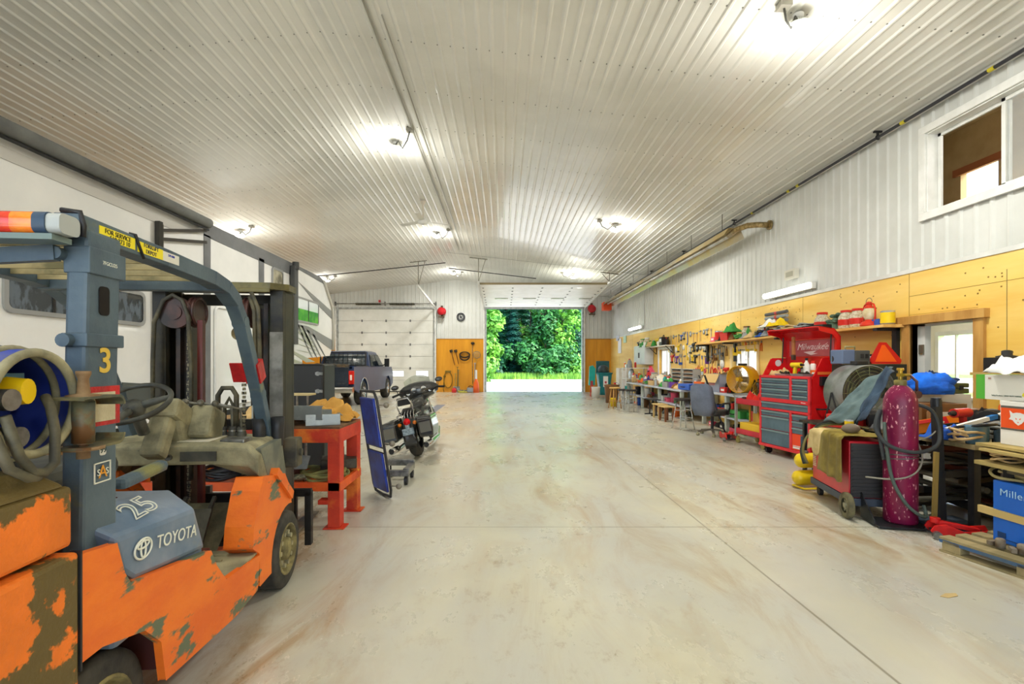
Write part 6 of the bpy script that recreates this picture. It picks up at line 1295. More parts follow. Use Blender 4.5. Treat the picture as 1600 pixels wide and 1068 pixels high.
# ---------- office chair
t=thing('office_chair','grey high-backed office chair with black seat and five star base','chair',(4.36,10.35,0),math.radians(-52)); GB=mat('chair_grey_shell','#717a8c','#5f687a',scale=3,rough=.5); SB=mat('chair_black_leather','#25282a','#3a3d3c',scale=6,rough=.4)
m=MB(); m.loft([[(x,.0+y,z) for x,y in ((-.25*w,0),(-.2*w,-.05),(.2*w,-.05),(.25*w,0),(.2*w,.06),(-.2*w,.06))] for y_,w,z in ((0,.8,.46),(0,1,.6),(0,1,.85),(0,.9,1.02),(0,.6,1.08))]); bk=obj('backrest',m,SB,t,loc=(0,-.26,0),rot=(.16,0,0),bevel=.02)
m=MB(); m.loft([[(x,y,z) for x,y in ((-.255*w,0),(-.2*w,-.07),(.2*w,-.07),(.255*w,0))] for w,z in ((.75,.45),(1,.6),(1,.85),(.9,1.03),(.55,1.09))],cap=False); obj('back_shell',m,GB,bk,solid=.02)
m=MB(); m.loft([[(a*w,b*w,z) for a,b in ((-.26,-.2),(-.22,-.26),(.22,-.26),(.26,-.2),(.26,.2),(.2,.27),(-.2,.27),(-.26,.2))] for w,z in ((.85,.42),(1,.46),(.98,.52),(.85,.545))]); obj('seat',m,SB,t,bevel=.01)
for q in (-1,1): m=MB(); m.tube([(q*.27,.12,.44),(q*.31,.14,.6),(q*.31,.12,.68),(q*.30,-.1,.68),(q*.28,-.22,.62)],.02,8); obj('armrest',m,BLACK,t)
m=MB(); m.cyl((0,0,.1),(0,0,.43),.03); obj('column',m,BLACK,t)
m=MB()
for k in range(5): a=k*2*PI/5+.3; m.bar((0,0,.13),(.30*math.cos(a),.30*math.sin(a),.085),.05,.03)
b_=obj('star_base',m,flat('#6c675a',.4,.3),t)
for k in range(5): a=k*2*PI/5+.3; m=MB(); m.cyl((.3*math.cos(a)-.025,.3*math.sin(a),.03),(.3*math.cos(a)+.025,.3*math.sin(a),.03),.03); m.cyl((.3*math.cos(a),.3*math.sin(a),.03),(.3*math.cos(a),.3*math.sin(a),.09),.01); obj('caster',m,DUST,b_)
# ---------- stools
def stool(label,x,y,h,c,rz=0,metal=True,r=.17):
    t=thing('stool',label,'stool',(x,y,0),rz); m=MB()
    m.lathe([(0,h-.05),(r,h-.05),(r+.01,h-.03),(r,h),(0,h+.005)],n=24); obj('seat',m,c,t)
    for k in range(4): a=k*PI/2+PI/4; m=MB(); m.tube([(r*.7*math.cos(a),r*.7*math.sin(a),h-.05),(r*1.25*math.cos(a),r*1.25*math.sin(a),.0)],.012 if metal else .018,7); obj('leg',m,CHROME if metal else flat('#b98a4a'),t)
    m=MB(); m.torus((0,0,h*.35),(0,0,1),r*1.1,.008,24,6); 
    if metal: m.torus((0,0,h*.62),(0,0,1),r*.92,.007,24,6)
    obj('foot_ring',m,CHROME if metal else flat('#b98a4a'),t)
STB=flat('#2a2523',.5)
stool('chrome stool with black seat next to the office chair',4.12,11.35,.70,STB,.2,r=.20)
stool('chrome stool with black seat at the far end of the bench, nearer of two',3.90,15.1,.70,STB,.1)
stool('chrome stool with black seat at the far end of the bench, farther of two',3.82,15.75,.68,STB,.4,r=.16)
stool('pale wooden stool beyond the two chrome stools',3.75,16.6,.70,flat('#c9a15c'),.3,False)
for k,(x,y,c,l) in enumerate(((4.25,12.9,'#7a4a2c','brown wooden step stool under the front of the long bench'),(4.30,13.6,'#c2a468','pale wooden step stool behind the brown one'))):
    t=thing('step_stool',l,'step stool',(x,y,0),-1.5); m=MB(); m.bx(-.22,.22,-.14,.14,.36,.39); obj('seat',m,flat('#c2a468'),t,bevel=.004)
    for a in (-.18,.18):
        for b in (-.1,.1): m=MB(); m.bx(a-.02,a+.02,b-.02,b+.02,0,.36); obj('leg',m,flat(c),t)
m=MB(); m.bx(-.3,.3,-.12,.12,.44,.47); t=thing('roller_stand','low dark roller stand beside the wooden step stools','stand',(4.35,14.4,0),-1.5); obj('top',m,BLACK,t)
for a in (-.25,.25): m=MB(); m.bar((a,0,.44),(a,0,.03),.03); m.bar((a,-.15,.02),(a,.15,.02),.03); obj('foot',m,BLACK,t)
small('bucket','yellow','small yellow bucket by the wooden stool',(3.85,17.3,.0),.8)
# ---------- service cart
t=thing('service_cart','red and grey two-tray service cart holding a yellow toolbox','cart',(4.42,9.45,0),math.radians(-84)); RC=mat('cart_pink_red','#c72a3c','#b51f30',scale=3,rough=.35)
for z in (.18,.74):
    m=MB(); m.bx(0,.86,0,.45,z,z+.015); m.bx(0,.86,0,.012,z,z+.10); m.bx(0,.86,.438,.45,z,z+.10); m.bx(0,.012,0,.45,z,z+.1); m.bx(.848,.86,0,.45,z,z+.10); obj('tray',m,RC,t,bevel=.003)
for x in (.0,.84):
    for y in (0,.43): m=MB(); m.bx(x-.01,x+.03,y-.01,y+.03,.12,.86); m.bx(x-.01,x+.03,y-.01,y+.03,.12,.15); obj('post',m,flat('#9a9f9c',.4,.4),t)
m=MB(); m.tube([(0,.0,.85),(-.08,.0,.9),(-.08,.44,.9),(0,.44,.85)],.015,8); obj('push_handle',m,flat('#9a9f9c',.4,.4),t)
for x in (.04,.8):
    for y in (.03,.42): m=MB(); m.cyl((x,y-.015,.055),(x,y+.015,.055),.055,n=18); m.bx(x-.015,x+.015,y-.02,y+.02,.08,.13); obj('caster',m,flat('#8b8148'),t)
def cart(x,y,z): a=math.radians(-84); return (4.42+x*math.cos(a)-y*math.sin(a),9.45+x*math.sin(a)+y*math.cos(a),z)
t=thing('yellow_toolbox','yellow toolbox with tools sticking out on the lower tray of the red cart','toolbox',cart(.42,.2,.197),math.radians(-84)); m=MB(); m.bx(-.34,.34,-.16,.16,0,.20); obj('box',m,flat('#dcb42a',.4),t,bevel=.01); m=MB(); m.bx(-.34,.34,.1,.12,.20,.36); obj('lid',m,flat('#c9a84c'),t); m=MB(); m.bx(-.3,-.27,0,.02,.0,.55); m.bar((0,0,.1),(.1,0,.42),.02); m.bar((.1,.03,.1),(-.02,0,.4),.03); obj('tools',m,[mat('ochre','#b08a2a',None,rough=.6,bump=.05)],t)
small('rag_heap','red','red rag on the top tray of the red cart',cart(.4,.2,.757),1.4,-1.5); small('cable_coil','black','black cable coil on the top tray of the red cart',cart(.2,.2,.757),1.0); small('bottle','silver','silver pump bottle at the back of the red cart',cart(.7,.3,.757),1.0)
# ---------- floor jacks
def jack(label,x,y,rz,s=1,handle=True,tip=None):
    t=thing('floor_jack',label,'floor jack',(x,y,0),rz); RJ=mat('jack_red','#d5201c','#b81614',scale=5,rough=.35)
    for q in (-1,1):
        m=MB(); m.prism([(-.30*s,.04*s),(.28*s,.03*s),(.33*s,.08*s),(.28*s,.17*s),(.0,.12*s),(-.18*s,.19*s),(-.30*s,.16*s),(-.34*s,.09*s)],q*.12*s-.008,q*.12*s+.008,'y'); obj('side_plate',m,RJ,t,bevel=.003)
        m=MB(); m.cyl((-.28*s,q*.16*s-.02,.05*s),(-.28*s,q*.16*s+.02,.05*s),.05*s); obj('front_wheel',m,STEEL,t); m=MB(); m.cyl((.28*s,q*.10*s-.015,.035*s),(.28*s,q*.10*s+.015,.035*s),.035*s); obj('caster',m,STEEL,t)
    m=MB(); m.bar((-.26*s,0,.19*s),(.18*s,0,.13*s),.09*s,.05*s); m.cyl((-.26*s,0,.18*s),(-.26*s,0,.24*s),.055*s,n=20); obj('lift_arm',m,RJ,t,bevel=.004)
    m=MB(); m.cyl((-.28*s,-.14*s,.06*s),(-.28*s,.14*s,.06*s),.018*s); obj('axle',m,BLACK,t); m=MB(); m.cyl((-.05*s,0,.09*s),(.2*s,0,.09*s),.05*s); obj('hydraulic_ram',m,BLACK,t)
    if handle: m=MB(); m.tube([(.27*s,0,.14*s),tip],.016,8); m.m=1; m.tube([Vector(tip)*.8+Vector((.27*s,0,.14*s))*.2,tip],.02,8); obj('handle',m,[flat('#2c3038'),BLACK],t)
jack('red floor jack with long dark upright handle beside the office chair',4.42,9.75,math.radians(80),.8,True,(.55,.32,1.25))
jack('red floor jack in front of the wooden pallet',3.92,4.26,math.radians(-25),.66,False)
# ---------- compressor
t=thing('air_compressor','yellow twin-tank air compressor on the floor left of the red welder','compressor',(3.74,5.98,0),math.radians(-84)); YC=mat('compressor_yellow','#e2c31c','#cfae10',scale=4,rough=.35)
for z in (.13,.335): m=MB(); m.lathe([(0,-.26),(.05,-.25),(.08,-.22),(.088,-.18),(.088,.12),(.08,.16),(.05,.19),(0,.20)],(0,-.0 if z<.3 else .03,z),(0,1,0),24); obj('tank',m,YC,t)
m=MB(); m.box((-.02,.12,.27),(.17,.16,.30)); obj('pump',m,mat('pump_dark_blue','#3c4152','#2c2f3a',scale=7,rough=.5),t,bevel=.03)
m=MB(); m.tube([(-.10,-.2,.02),(-.10,.2,.02),(-.10,.24,.36),(.10,.24,.36),(.10,.2,.02),(.10,-.2,.02),(-.10,-.2,.02)],.012,8); obj('frame',m,YC,t)
m=MB(); m.cyl((.0,-.1,.41),(.0,-.1,.45),.025); obj('gauge',m,STEEL,t)
# ---------- welder cart and cylinder
t=thing('welding_machine','red welding machine on a wheeled cart partly covered with cloths','welder',(3.66,5.22,0),rot=(0,0,math.radians(-12)))
WR=mat('welder_red','#c4152a','#b00f22',scale=3,rough=.3)
m=MB(); m.bx(-.20,.13,-.42,.46,.19,.74); wb=obj('case',m,WR,t,bevel=.008); m=MB(); m.bx(-.21,.15,-.45,.50,.12,.19); obj('tray',m,flat('#3a4350'),t,bevel=.004)
m=MB()
for k in range(12): m.bx(-.205,-.2,.36,.44,.34+.02*k,.35+.02*k)
obj('louvre',m,flat('#c9b99b'),wb)
m=MB(); m.bx(-.19,.12,-.435,-.42,.2,.72)
for k in range(14): m.bx(-.18,.11,-.445,-.435,.22+.035*k,.235+.035*k)
obj('end_panel',m,flat('#2c2a2a'),wb)
text('LINCOLN',.05,(-.207,.0,.60),R_MINUSX,WHITE,wb,shear=.2); text('ELECTRIC',.03,(-.207,.0,.555),R_MINUSX,WHITE,wb,shear=.2)
for q in (-1,1):
    m=MB(); m.lathe([(.07,-.022),(.115,-.025),(.125,-.015),(.125,.015),(.115,.025),(.07,.022)],(q*.235 if q<0 else .19,-.46,.125),(1,0,0),28); w_=obj('wheel',m,mat('dusty_rubber','#77704f','#4f4b38',scale=8,rough=.8),t)
    m=MB(); cx=-.235 if q<0 else .19
    m.lathe([(.0,-.026),(.025,-.026),(.025,.026),(0,.026)],(cx,-.46,.125),(1,0,0),14)
    for k in range(7): a=k*2*PI/7; m.bar((cx,-.46,.125),(cx,-.46+.08*math.cos(a),.125+.08*math.sin(a)),.012,.02)
    obj('rim',m,DUST,w_)
    m=MB(); m.cyl((q*.13-.02,.44,.045),(q*.13+.02,.44,.045),.045); m.bx(q*.13-.02,q*.13+.02,.42,.46,.06,.12); obj('caster',m,BLACK,t)
m=MB(); m.bx(-.1,.36,-.76,-.44,.012,.027); m.prism([(-.44,.02),(-.44,.26),(-.70,.05),(-.70,.02)],-.11,-.10,'x'); obj('cylinder_rack',m,BLACK,t)
# gas cylinder
gc=(3.70,4.63,.03)
t=thing('gas_cylinder','tall scuffed magenta gas cylinder standing on the welder cart','gas cylinder',gc); MG=mat('scuffed_magenta_paint','#82123f','#6d0d3a',scale=3,rough=.35,c3='#d79aa0',s3=26,lo3=.60,hi3=.63,stretch=(1.5,1.5,.6),bump=.08)
m=MB(); m.lathe([(0,0),(.124,0),(.132,.015),(.132,1.08),(.128,1.13),(.11,1.19),(.08,1.235),(.045,1.265),(.043,1.27)],n=40); obj('shell',m,MG,t)
m=MB(); m.lathe([(.044,1.26),(.048,1.27),(.048,1.31),(.035,1.315)],n=20); obj('neck_ring',m,mat('olive_brass','#7a7039','#5e5530',scale=9,rough=.5),t)
m=MB(); m.cyl((0,0,1.31),(0,0,1.40),.018); m.box((0,0,1.36),(.04,.04,.03)); m.cyl((0,0,1.36),(.07,-.02,1.36),.014); m.lathe([(.026,1.40),(.03,1.41),(.026,1.425),(0,1.425)],n=12); obj('valve',m,mat('brass','#c9a13c','#8c7430',scale=12,rough=.3,metal=.7),t)
m=MB(); m.cyl((.12,-.06,1.18),(.12,-.02,1.18),.035); m.tube([(.07,-.02,1.36),(.12,-.04,1.30),(.12,-.04,1.2)],.012,7); obj('gauge',m,flat('#5a3a3a',.3,.4),t)
m=MB(); m.torus((0,0,.62),(.05,.1,1),.136,.005,32,5); m.torus((0,0,.60),(-.08,.05,1),.136,.005,32,5); obj('chain',m,STEEL,t)
def hose_thing(label,pts,r=.013,c='#3c413c',name='welding_hose'):
    P=[Vector(p) for p in pts]; out=[]
    for i in range(len(P)-1):
        p0=P[max(i-1,0)];p1=P[i];p2=P[i+1];p3=P[min(i+2,len(P)-1)]
        for k in range(6):
            q=k/6; out.append(.5*((2*p1)+(-p0+p2)*q+(2*p0-5*p1+4*p2-p3)*q*q+(-p0+3*p1-3*p2+p3)*q**3))
    out.append(P[-1]); m=MB(); m.tube(out,r,9); return single(name,m,flat(c,.6),label,'hose')
gx,gy=gc[0],gc[1]
hose_thing('thick black hose looped round the upper part of the magenta cylinder',[(gx+.13,gy-.02,1.12),(gx+.25,gy-.05,1.06),(gx+.29,gy-.08,.90),(gx+.20,gy-.16,.76),(gx,gy-.17,.70),(gx-.18,gy-.10,.75),(gx-.24,gy-.02,.88),(gx-.20,gy+.02,1.0),(gx-.14,gy+.06,1.05),(gx-.13,gy+.1,.9),(gx-.15,gy,.6)],.017,'#34383a')
hose_thing('grey-green hose hanging down the left side of the magenta cylinder',[(gx-.15,gy+.0,.95),(gx-.17,gy-.05,.75),(gx-.14,gy-.08,.45),(gx-.08,gy-.15,.25),(gx+.02,gy-.17,.15),(gx+.11,gy-.15,.12),(gx+.15,gy-.08,.20)],.015,'#4d5a52')
hose_thing('thin grey cable crossing low in front of the magenta cylinder',[(gx-.25,gy+.1,.42),(gx-.13,gy-.08,.44),(gx,gy-.15,.5),(gx+.12,gy-.1,.62),(gx+.17,gy+.02,.78),(gx+.16,gy+.1,.95)],.008,'#8b877a')
hose_thing('thin cable from the cylinder to the cluttered table',[(gx+.10,gy-.09,.80),(gx+.25,gy-.05,.84),(gx+.45,gy+.05,.95)],.006,'#8b877a')
# cloths on the welder
def drape(label,name,x0,x1,y0,y1,drop,mm,seed,par=(3.66,5.22),rz=-12,top=.745,side=-.225):
    def fn(u,v):
        y=y0+(y1-y0)*v; n_=noise.noise(Vector((u*3+seed,v*5,seed))); L_=(x1-side)+drop*(1+.35*noise.noise(Vector((v*3,seed,0)))); s_=u*L_
        if s_<x1-side: return (x1-s_, y+.02*n_, top+.022+.02*n_+.01*math.sin(v*20+seed))
        q=s_-(x1-side); return (side-.012-.018*abs(math.sin(v*9+seed))-.05*q, y+(v-.5)*q*.3, top+.01-q)
    m=MB(); m.grid(fn,26,20); return single(name,m,mm,label,'cloth',(par[0],par[1],0),math.radians(rz),solid=.005)
drape('pale tan canvas cloth draped over the left part of the red welder','canvas_cloth',-.0,.12,.0,.40,.24,mat('tan_canvas','#c7b27f','#b09a66',scale=6,rough=.9,bump=.3),2)
drape('olive leather welding jacket draped over the right part of the red welder','leather_jacket',-.0,.12,-.42,.05,.42,mat('olive_leather','#8a7a35','#6b5c26',scale=5,rough=.6,bump=.5,bscale=9),7,top=.765,side=-.245)
def wloc(x,y,z): a=math.radians(-12); return (3.66+x*math.cos(a)-y*math.sin(a),5.22+x*math.sin(a)+y*math.cos(a),z)
small('paint_can','yellow','yellow tape roll tin on top of the red welder',wloc(.02,.1,.80),.55)
m=MB(); m.sph((0,0,.05),(.09,.06,.05)); single('work_glove',m,flat('#6d6152'),'brown glove lump on the leather jacket','glove',wloc(-.1,-.22,.79))
for k in range(3):
    pts=[wloc(-.26-.02*k+.0,.44-.0*k,.35),wloc(-.30,.46+.03*k,.5),wloc(-.25,.44,.68),wloc(-.12,.36,.80+.02*k),wloc(.1,.3,.82),wloc(.2,.1,.80)]; hose_thing('%s welding cable looping over the left end of the red welder'%('olive','dark green','black')[k],pts,.013,('#7a7040','#3e4a38','#2a2a28')[k],'welding_cable')
# ---------- grey drum fan, tarps behind the welder, on a box table
t=thing('side_table','dark steel side table between tool chest and gas cylinder','table',(4.55,6.3,0)); m=MB(); m.bx(-.5,.6,-.26,.5,.70,.73); obj('tabletop',m,DKSTEEL,t)
for x in (-.45,.55):
    for y in (-.22,.45): m=MB(); m.bx(x-.02,x+.02,y-.02,y+.02,0,.70); obj('leg',m,BLACK,t)
drumfan('large grey drum fan between the tool chest and the gas cylinder',(4.60,6.42,1.12),.355,.34,math.radians(2),mat('fan_grey','#8f9290','#70746f',scale=4,rough=.35,metal=.5),mat('cage_olive','#6f7146','#565a3a',scale=5,rough=.5))
def sheet(label,name,cat,pts,mm,amp=.03,seed=1,th=.012):
    A,B,C_,D=[Vector(p) for p in pts]; n_=(B-A).cross(D-A).normalized()
    def fn(u,v):
        p=A*(1-u)*(1-v)+B*u*(1-v)+C_*u*v+D*(1-u)*v; return tuple(p+n_*amp*noise.noise(Vector((u*3+seed,v*4,seed)))*2+Vector((0,0,-.06*math.sin(PI*u)*math.sin(PI*v)*0)))
    m=MB(); m.grid(fn,18,18); return single(name,m,mm,label,cat,solid=th)
TARP=mat('grey_teal_tarp','#5b6d6d','#4a5b5c',scale=5,rough=.6,bump=.3)
sheet('grey-teal padded cover leaning over the drum fan','padded_cover','cover',[AT(1287,657,5.5),AT(1335,660,5.35),AT(1395,573,5.7),AT(1350,594,5.75)],TARP,.03,3)
sheet('dark navy padded cover folded under the grey-teal one','padded_cover','cover',[AT(1332,662,5.38),AT(1352,655,5.3),AT(1398,580,5.5),AT(1385,572,5.68)],mat('navy_cover','#273444','#35485a',scale=5,rough=.6,bump=.3),.03,5)
small('tool_case','red','red case under the padded covers behind the welder',(4.25,5.95,.732),1.3,.3)
# tall dark cabinet with toolbox and triangle
t=thing('parts_cabinet','dark olive cabinet behind the gas cylinder with toolbox on top','cabinet',(5.22,7.04,0)); m=MB(); m.bx(-.42,.38,-.15,.22,0,1.485); obj('case',m,mat('cabinet_olive_dark','#3b3d30','#2a2b24',scale=4,rough=.5),t,bevel=.006); m=MB(); m.bx(-.40,.36,-.165,-.15,.1,1.2); obj('door',m,flat('#33352a'),t)
t=thing('toolbox','grey and blue plastic toolbox with handle on the dark cabinet','toolbox',(4.90,7.02,1.487),.05); m=MB(); m.bx(-.2,-.02,-.12,.12,0,.20); m.m=1; m.bx(-.02,.2,-.12,.12,0,.19); obj('body',m,[flat('#5f6f8c'),flat('#4a4b48')],t,bevel=.012); m=MB(); m.tube([(-.07,0,.2),(-.07,0,.245),(.07,0,.245),(.07,0,.2)],.01,6); obj('handle',m,flat('#8e8b63'),t); m=MB(); m.bx(.06,.1,-.13,-.12,.08,.14); m.bx(.13,.17,-.13,-.12,.08,.14); obj('latches',m,BLACK,t)
small('grinder','black','black power tool left of the grey and blue toolbox',(4.78,7.1,1.487),.6); small('battery_charger','black','black tool lump right of the grey and blue toolbox',(5.2,7.1,1.487),.7)
t=thing('warning_triangle','orange slow vehicle triangle with red border behind the gas cylinder','sign',(5.38,6.98,1.49),0,rot=(-.2,0,0)); m=MB(); m.prism([(-.20,0),(.20,0),(.23,.05),(.05,.31),(-.05,.31),(-.23,.05)],0,.01,'y'); obj('border',m,flat('#c8231a',.3),t); m=MB(); m.prism([(-.15,.03),(.15,.03),(.02,.27),(-.02,.27)],-.004,0,'y'); obj('face',m,mat('fluorescent_orange','#f2601a',None,rough=.3,bump=.02),t)
# ---------- cluttered table at the right
SC=mat('scrap_metal','#4a453b','#22211e',scale=6,rough=.5,metal=.3,bump=.3)
t=thing('scrap_table','dark steel table heaped with workshop clutter behind the gas cylinder','table',(4.85,5.2,0)); m=MB(); m.bx(-.72,.7,-.85,.82,.74,.78); obj('tabletop',m,mat('table_edge_wood','#a5946a','#6f6548',scale=4,rough=.6),t)
for x in (-.66,.64):
    for y in (-.78,.76): m=MB(); m.bx(x-.03,x+.03,y-.03,y+.03,0,.74); obj('leg',m,BLACK,t)
r_=random.Random(17)
names=['angle iron','steel pipe','flat bar','channel iron','square tube']
for i in range(34):
    z=.03+.055*(i//3)+r_.uniform(0,.02); k=i%5; L_=r_.uniform(.9,1.7); a=r_.uniform(-.28,.28)+(PI/2 if i%3 else .15)
    m=MB()
    if k==1: m.cyl((-L_/2,0,0),(L_/2,0,0),.028,n=12)
    elif k==0: m.bx(-L_/2,L_/2,-.03,.03,-.003,.003); m.bx(-L_/2,L_/2,.024,.03,0,.05)
    elif k==2: m.bx(-L_/2,L_/2,-.05,.05,-.006,.006)
    elif k==3: m.bx(-L_/2,L_/2,-.04,.04,-.004,.0); m.bx(-L_/2,L_/2,-.04,-.034,0,.04); m.bx(-L_/2,L_/2,.034,.04,0,.04)
    else: m.bx(-L_/2,L_/2,-.03,.03,-.03,.03)
    c=r_.choice(['#3a3833','#5b4a34','#6d6a5c','#7b3a26','#2b2b2c','#8a8264'])
    single(names[k].replace(' ','_'),m,flat(c,.5,.2),'%s %s in the scrap under the cluttered table, %s layer from the floor'%({'#3a3833':'dark grey','#5b4a34':'brown','#6d6a5c':'grey','#7b3a26':'rust red','#2b2b2c':'black','#8a8264':'pale khaki'}[c],names[k],ORDN[i//3]),'metal scrap',(4.85+r_.uniform(-.28,.35),5.0+r_.uniform(-.3,.5),z),a,'scrap lengths under the cluttered table')

m=MB(); m.cyl((0,0,0),(0,0,.62),.11,n=24); single('steel_drum',m,mat('dull_maroon','#5a2f2a','#3c2320',scale=5,rough=.6),'dull maroon upright tube under the cluttered table','tube',(4.75,4.42,0))
m=MB(); m.cyl((0,0,0),(0,0,.7),.035,n=12); single('steel_tube',m,flat('#8b897c',.4,.3),'pale upright tube in the dark under the cluttered table','tube',(4.5,4.45,0))
t=thing('steel_post','tall black steel post standing in front of the cluttered table','post',(4.07,4.62,0),0,rot=(0,-.04,0)); m=MB(); m.bar((0,0,.05),(0,0,1.16),.06,.06); m.cyl((0,0,1.10),(0,0,1.18),.04); obj('post',m,flat('#23262b',.4),t); m=MB(); m.bx(-.2,.2,-.12,.1,0,.05); obj('foot',m,flat('#3d4650'),t)
m=MB(); m.bx(-.018,.018,-.012,.012,0,.62); single('wooden_batten',m,flat('#a58a4a'),'yellowish wooden batten leaning beside the black steel post','batten',(3.99,4.60,.06),0,rot=(0,.03,0))
TZ=.782
t=thing('long_white_box','long white cardboard box lying behind the orange bars on the cluttered table','box',(4.93,5.7,TZ+.17),.02); m=MB(); m.bx(-.33,.33,-.12,.12,0,.20); obj('carton',m,flat('#dcd5c2'),t,bevel=.003); m=MB(); m.bx(-.33,.33,-.02,.02,.20,.202); obj('tape',m,flat('#b9a57a'),t)
m=MB(); m.box((0,0,.08),(.7,.45,.16)); single('parts_crate',m,mat('crate_brown','#6d5a3c','#4a3d2a',scale=6,rough=.8),'brown crate carrying the long white box','crate',(4.95,5.72,TZ),0)
t=thing('khaki_case','olive green hard case lying on the long white box','case',(4.98,5.75,TZ+.375),.03); m=MB(); m.bx(-.28,.28,-.15,.15,0,.06); m.bx(-.28,.28,-.15,.15,.065,.12); obj('shell',m,mat('olive_case','#6d6e3a','#585a30',scale=4,rough=.5),t,bevel=.012); m=MB(); m.tube([(-.06,-.15,.06),(-.06,-.19,.06),(.06,-.19,.06),(.06,-.15,.06)],.008,6); m.bx(-.2,-.16,-.16,-.15,.04,.09); m.bx(.16,.2,-.16,-.15,.04,.09); obj('handle',m,BLACK,t)
def lump(name,label,cat,loc,r3,mm,amp=.25,seed=1,fq=3,rz=0):
    m=MB(); m.sph((0,0,0),1,26,18)
    m.v=[tuple(Vector(p)*(1+amp*noise.noise(Vector(p)*fq+Vector((seed,0,0)))+amp*.4*noise.noise(Vector(p)*fq*2.5+Vector((0,seed,0))))) for p in m.v]
    m.v=[(x*r3[0],y*r3[1],max(z,-.55)*r3[2]) for x,y,z in m.v]; return single(name,m,mm,label,cat,loc,rz)
lump('jacket','bright blue jacket heaped on crates behind the gas cylinder','jacket',(4.73,5.5,TZ+.46),(.22,.17,.15),mat('bright_blue_cloth','#1f6fe0','#1758c0',scale=5,rough=.7,bump=.4,bscale=12),.3,4)
small('box','brown','brown box under the bright blue jacket',(4.68,5.45,TZ),2.4)
sheet('dark navy jacket part lying beside the blue jacket','jacket','jacket',[AT(1456,592,5.6),AT(1468,600,5.5),AT(1500,594,5.65),AT(1452,578,5.8)],mat('navy_cloth','#1d2a3f','#12305e',scale=5,rough=.8,bump=.4),.03,9,.02)
t=thing('marker_board','orange and red striped marker board lying on the cluttered table','board',(4.42,5.05,TZ+.10),.12,rot=(0,-.12,.12)); m=MB(); m.box((0,0,0),(.62,.03,.13),(-.4,0,0)); obj('board',m,flat('#f08416',.4),t); m=MB(); m.box((.04,-.02,.0),(.10,.03,.13),(-.4,0,0)); m.box((-.2,-.02,.05),(.25,.03,.03),(-.4,0,0)); obj('stripe',m,flat('#cf2330',.4),t)
for k,(dx,dz) in enumerate(((0,0),(.10,-.035))):
    t=thing('marker_pole','%s white marker pole with blue tape lying across the cluttered table'%('upper','lower')[k],'pole',(4.60+dx,4.78,TZ+.17+dz),0,rot=(0,-.22,.12)); m=MB(); m.box((0,0,0),(.78,.035,.035)); obj('pole',m,flat('#e6e4e0',.4),t); m=MB(); m.box((.12,0,0),(.10,.04,.04)); obj('tape',m,flat('#2f74b8'),t); m=MB(); m.box((.37,0,-.0),(.03,.042,.042)); obj('tip',m,flat('#ea6a2c'),t)
t=thing('face_shield','blue-grey welding face shield lying on the near edge of the cluttered table','face shield',(4.33,4.50,TZ),.3); m=MB(); m.grid(lambda u,v:((.13+.02*v)*math.cos(PI*u+.2)-.05,-.09*math.sin(PI*u)*(1)+.02,.17*v),14,6); obj('visor',m,mat('visor_blue','#5c7f95','#44667c',scale=3,rough=.15),t,solid=.006); m=MB(); m.torus((-.05,.02,.15),(0,.2,1),.14,.012,24,6); obj('headband',m,BLACK,t)
t=thing('face_shield','dark mask half lying right of the blue-grey face shield','face shield',(4.52,4.47,TZ),-.1); m=MB(); m.grid(lambda u,v:(.10*math.cos(PI*u),-.08*math.sin(PI*u),.16*v*(1-.3*abs(2*u-1))),12,6); obj('visor',m,mat('visor_dark','#4a5b66','#333f48',scale=3,rough=.3),t,solid=.006); m=MB(); m.bx(-.1,.1,-.0,.02,0,.04); obj('strap',m,BLACK,t)
cl=[('rag_heap','blue',4.22,4.75,1.0),('cable_coil','tan',4.25,4.55,1.2),('cable_coil','grey',4.62,4.72,1.3),('cable_coil','black',4.45,4.85,1.1),('parts_tray','black',4.85,4.7,1.3),('power_drill','red',4.55,4.95,1.3),('box','grey',4.75,4.55,1.2),('plastic_bin','black',5.1,4.7,1.4),('cable_coil','khaki',5.15,4.95,1.4),('rag_heap','black',5.0,5.2,1.5),('grinder','grey',4.85,4.95,1.3),('bottle','silver',5.3,4.9,1.2),('box','brown',5.25,5.35,1.8),('power_drill','black',4.95,5.0,1.2),('rag_heap','grey',4.3,5.4,1.4),('tool_case','black',4.4,5.75,1.2),('spray_can','orange',5.35,5.3,1.6),('parts_tray','silver',4.35,5.15,1.2),('paint_can','brown',5.4,4.6,1.2),('jar','brown',5.4,5.0,1.1)]
for i,(k,c,x,y,s) in enumerate(cl): small(k,c,'%s %s on the cluttered table, %s in from its left end'%(c,k.replace('_',' '),ORDN[sorted([q[2] for q in cl]).index(x)]),(x,y,TZ+.002),s,i*.7,group='clutter on the steel table')
# ---------- pallet, blue machine, boards, boxes
PW=mat('pallet_wood','#a5946a','#7f7350',scale=4,rough=.8,stretch=(1,.2,1),bump=.2); PB=mat('pallet_blue','#2f5f94','#4a5f73',scale=5,rough=.8)
t=thing('wooden_pallet','wooden pallet with blue stained blocks under the blue machine','pallet',(3.49,3.98,0),math.radians(-77))
for y in (0,.5,1.0):
    m=MB(); m.bx(0,1.15,y,y+.11,0,.018); obj('bottom_board',m,PW,t)
    for x in (0.02,.5,1.0): m=MB(); m.bx(x,x+.13,y,y+.10,.018,.10); obj('block',m,PW if y==0 else PB,t,bevel=.006)
    m=MB(); m.bx(0,1.15,y,y+.012,.075,.10); obj('stringer',m,PB,t)
for y in (0,.17,.34,.51,.68,.85,1.0): m=MB(); m.bx(0,1.15,y,y+.11,.10,.12); obj('deck_board',m,PW,t,bevel=.002)
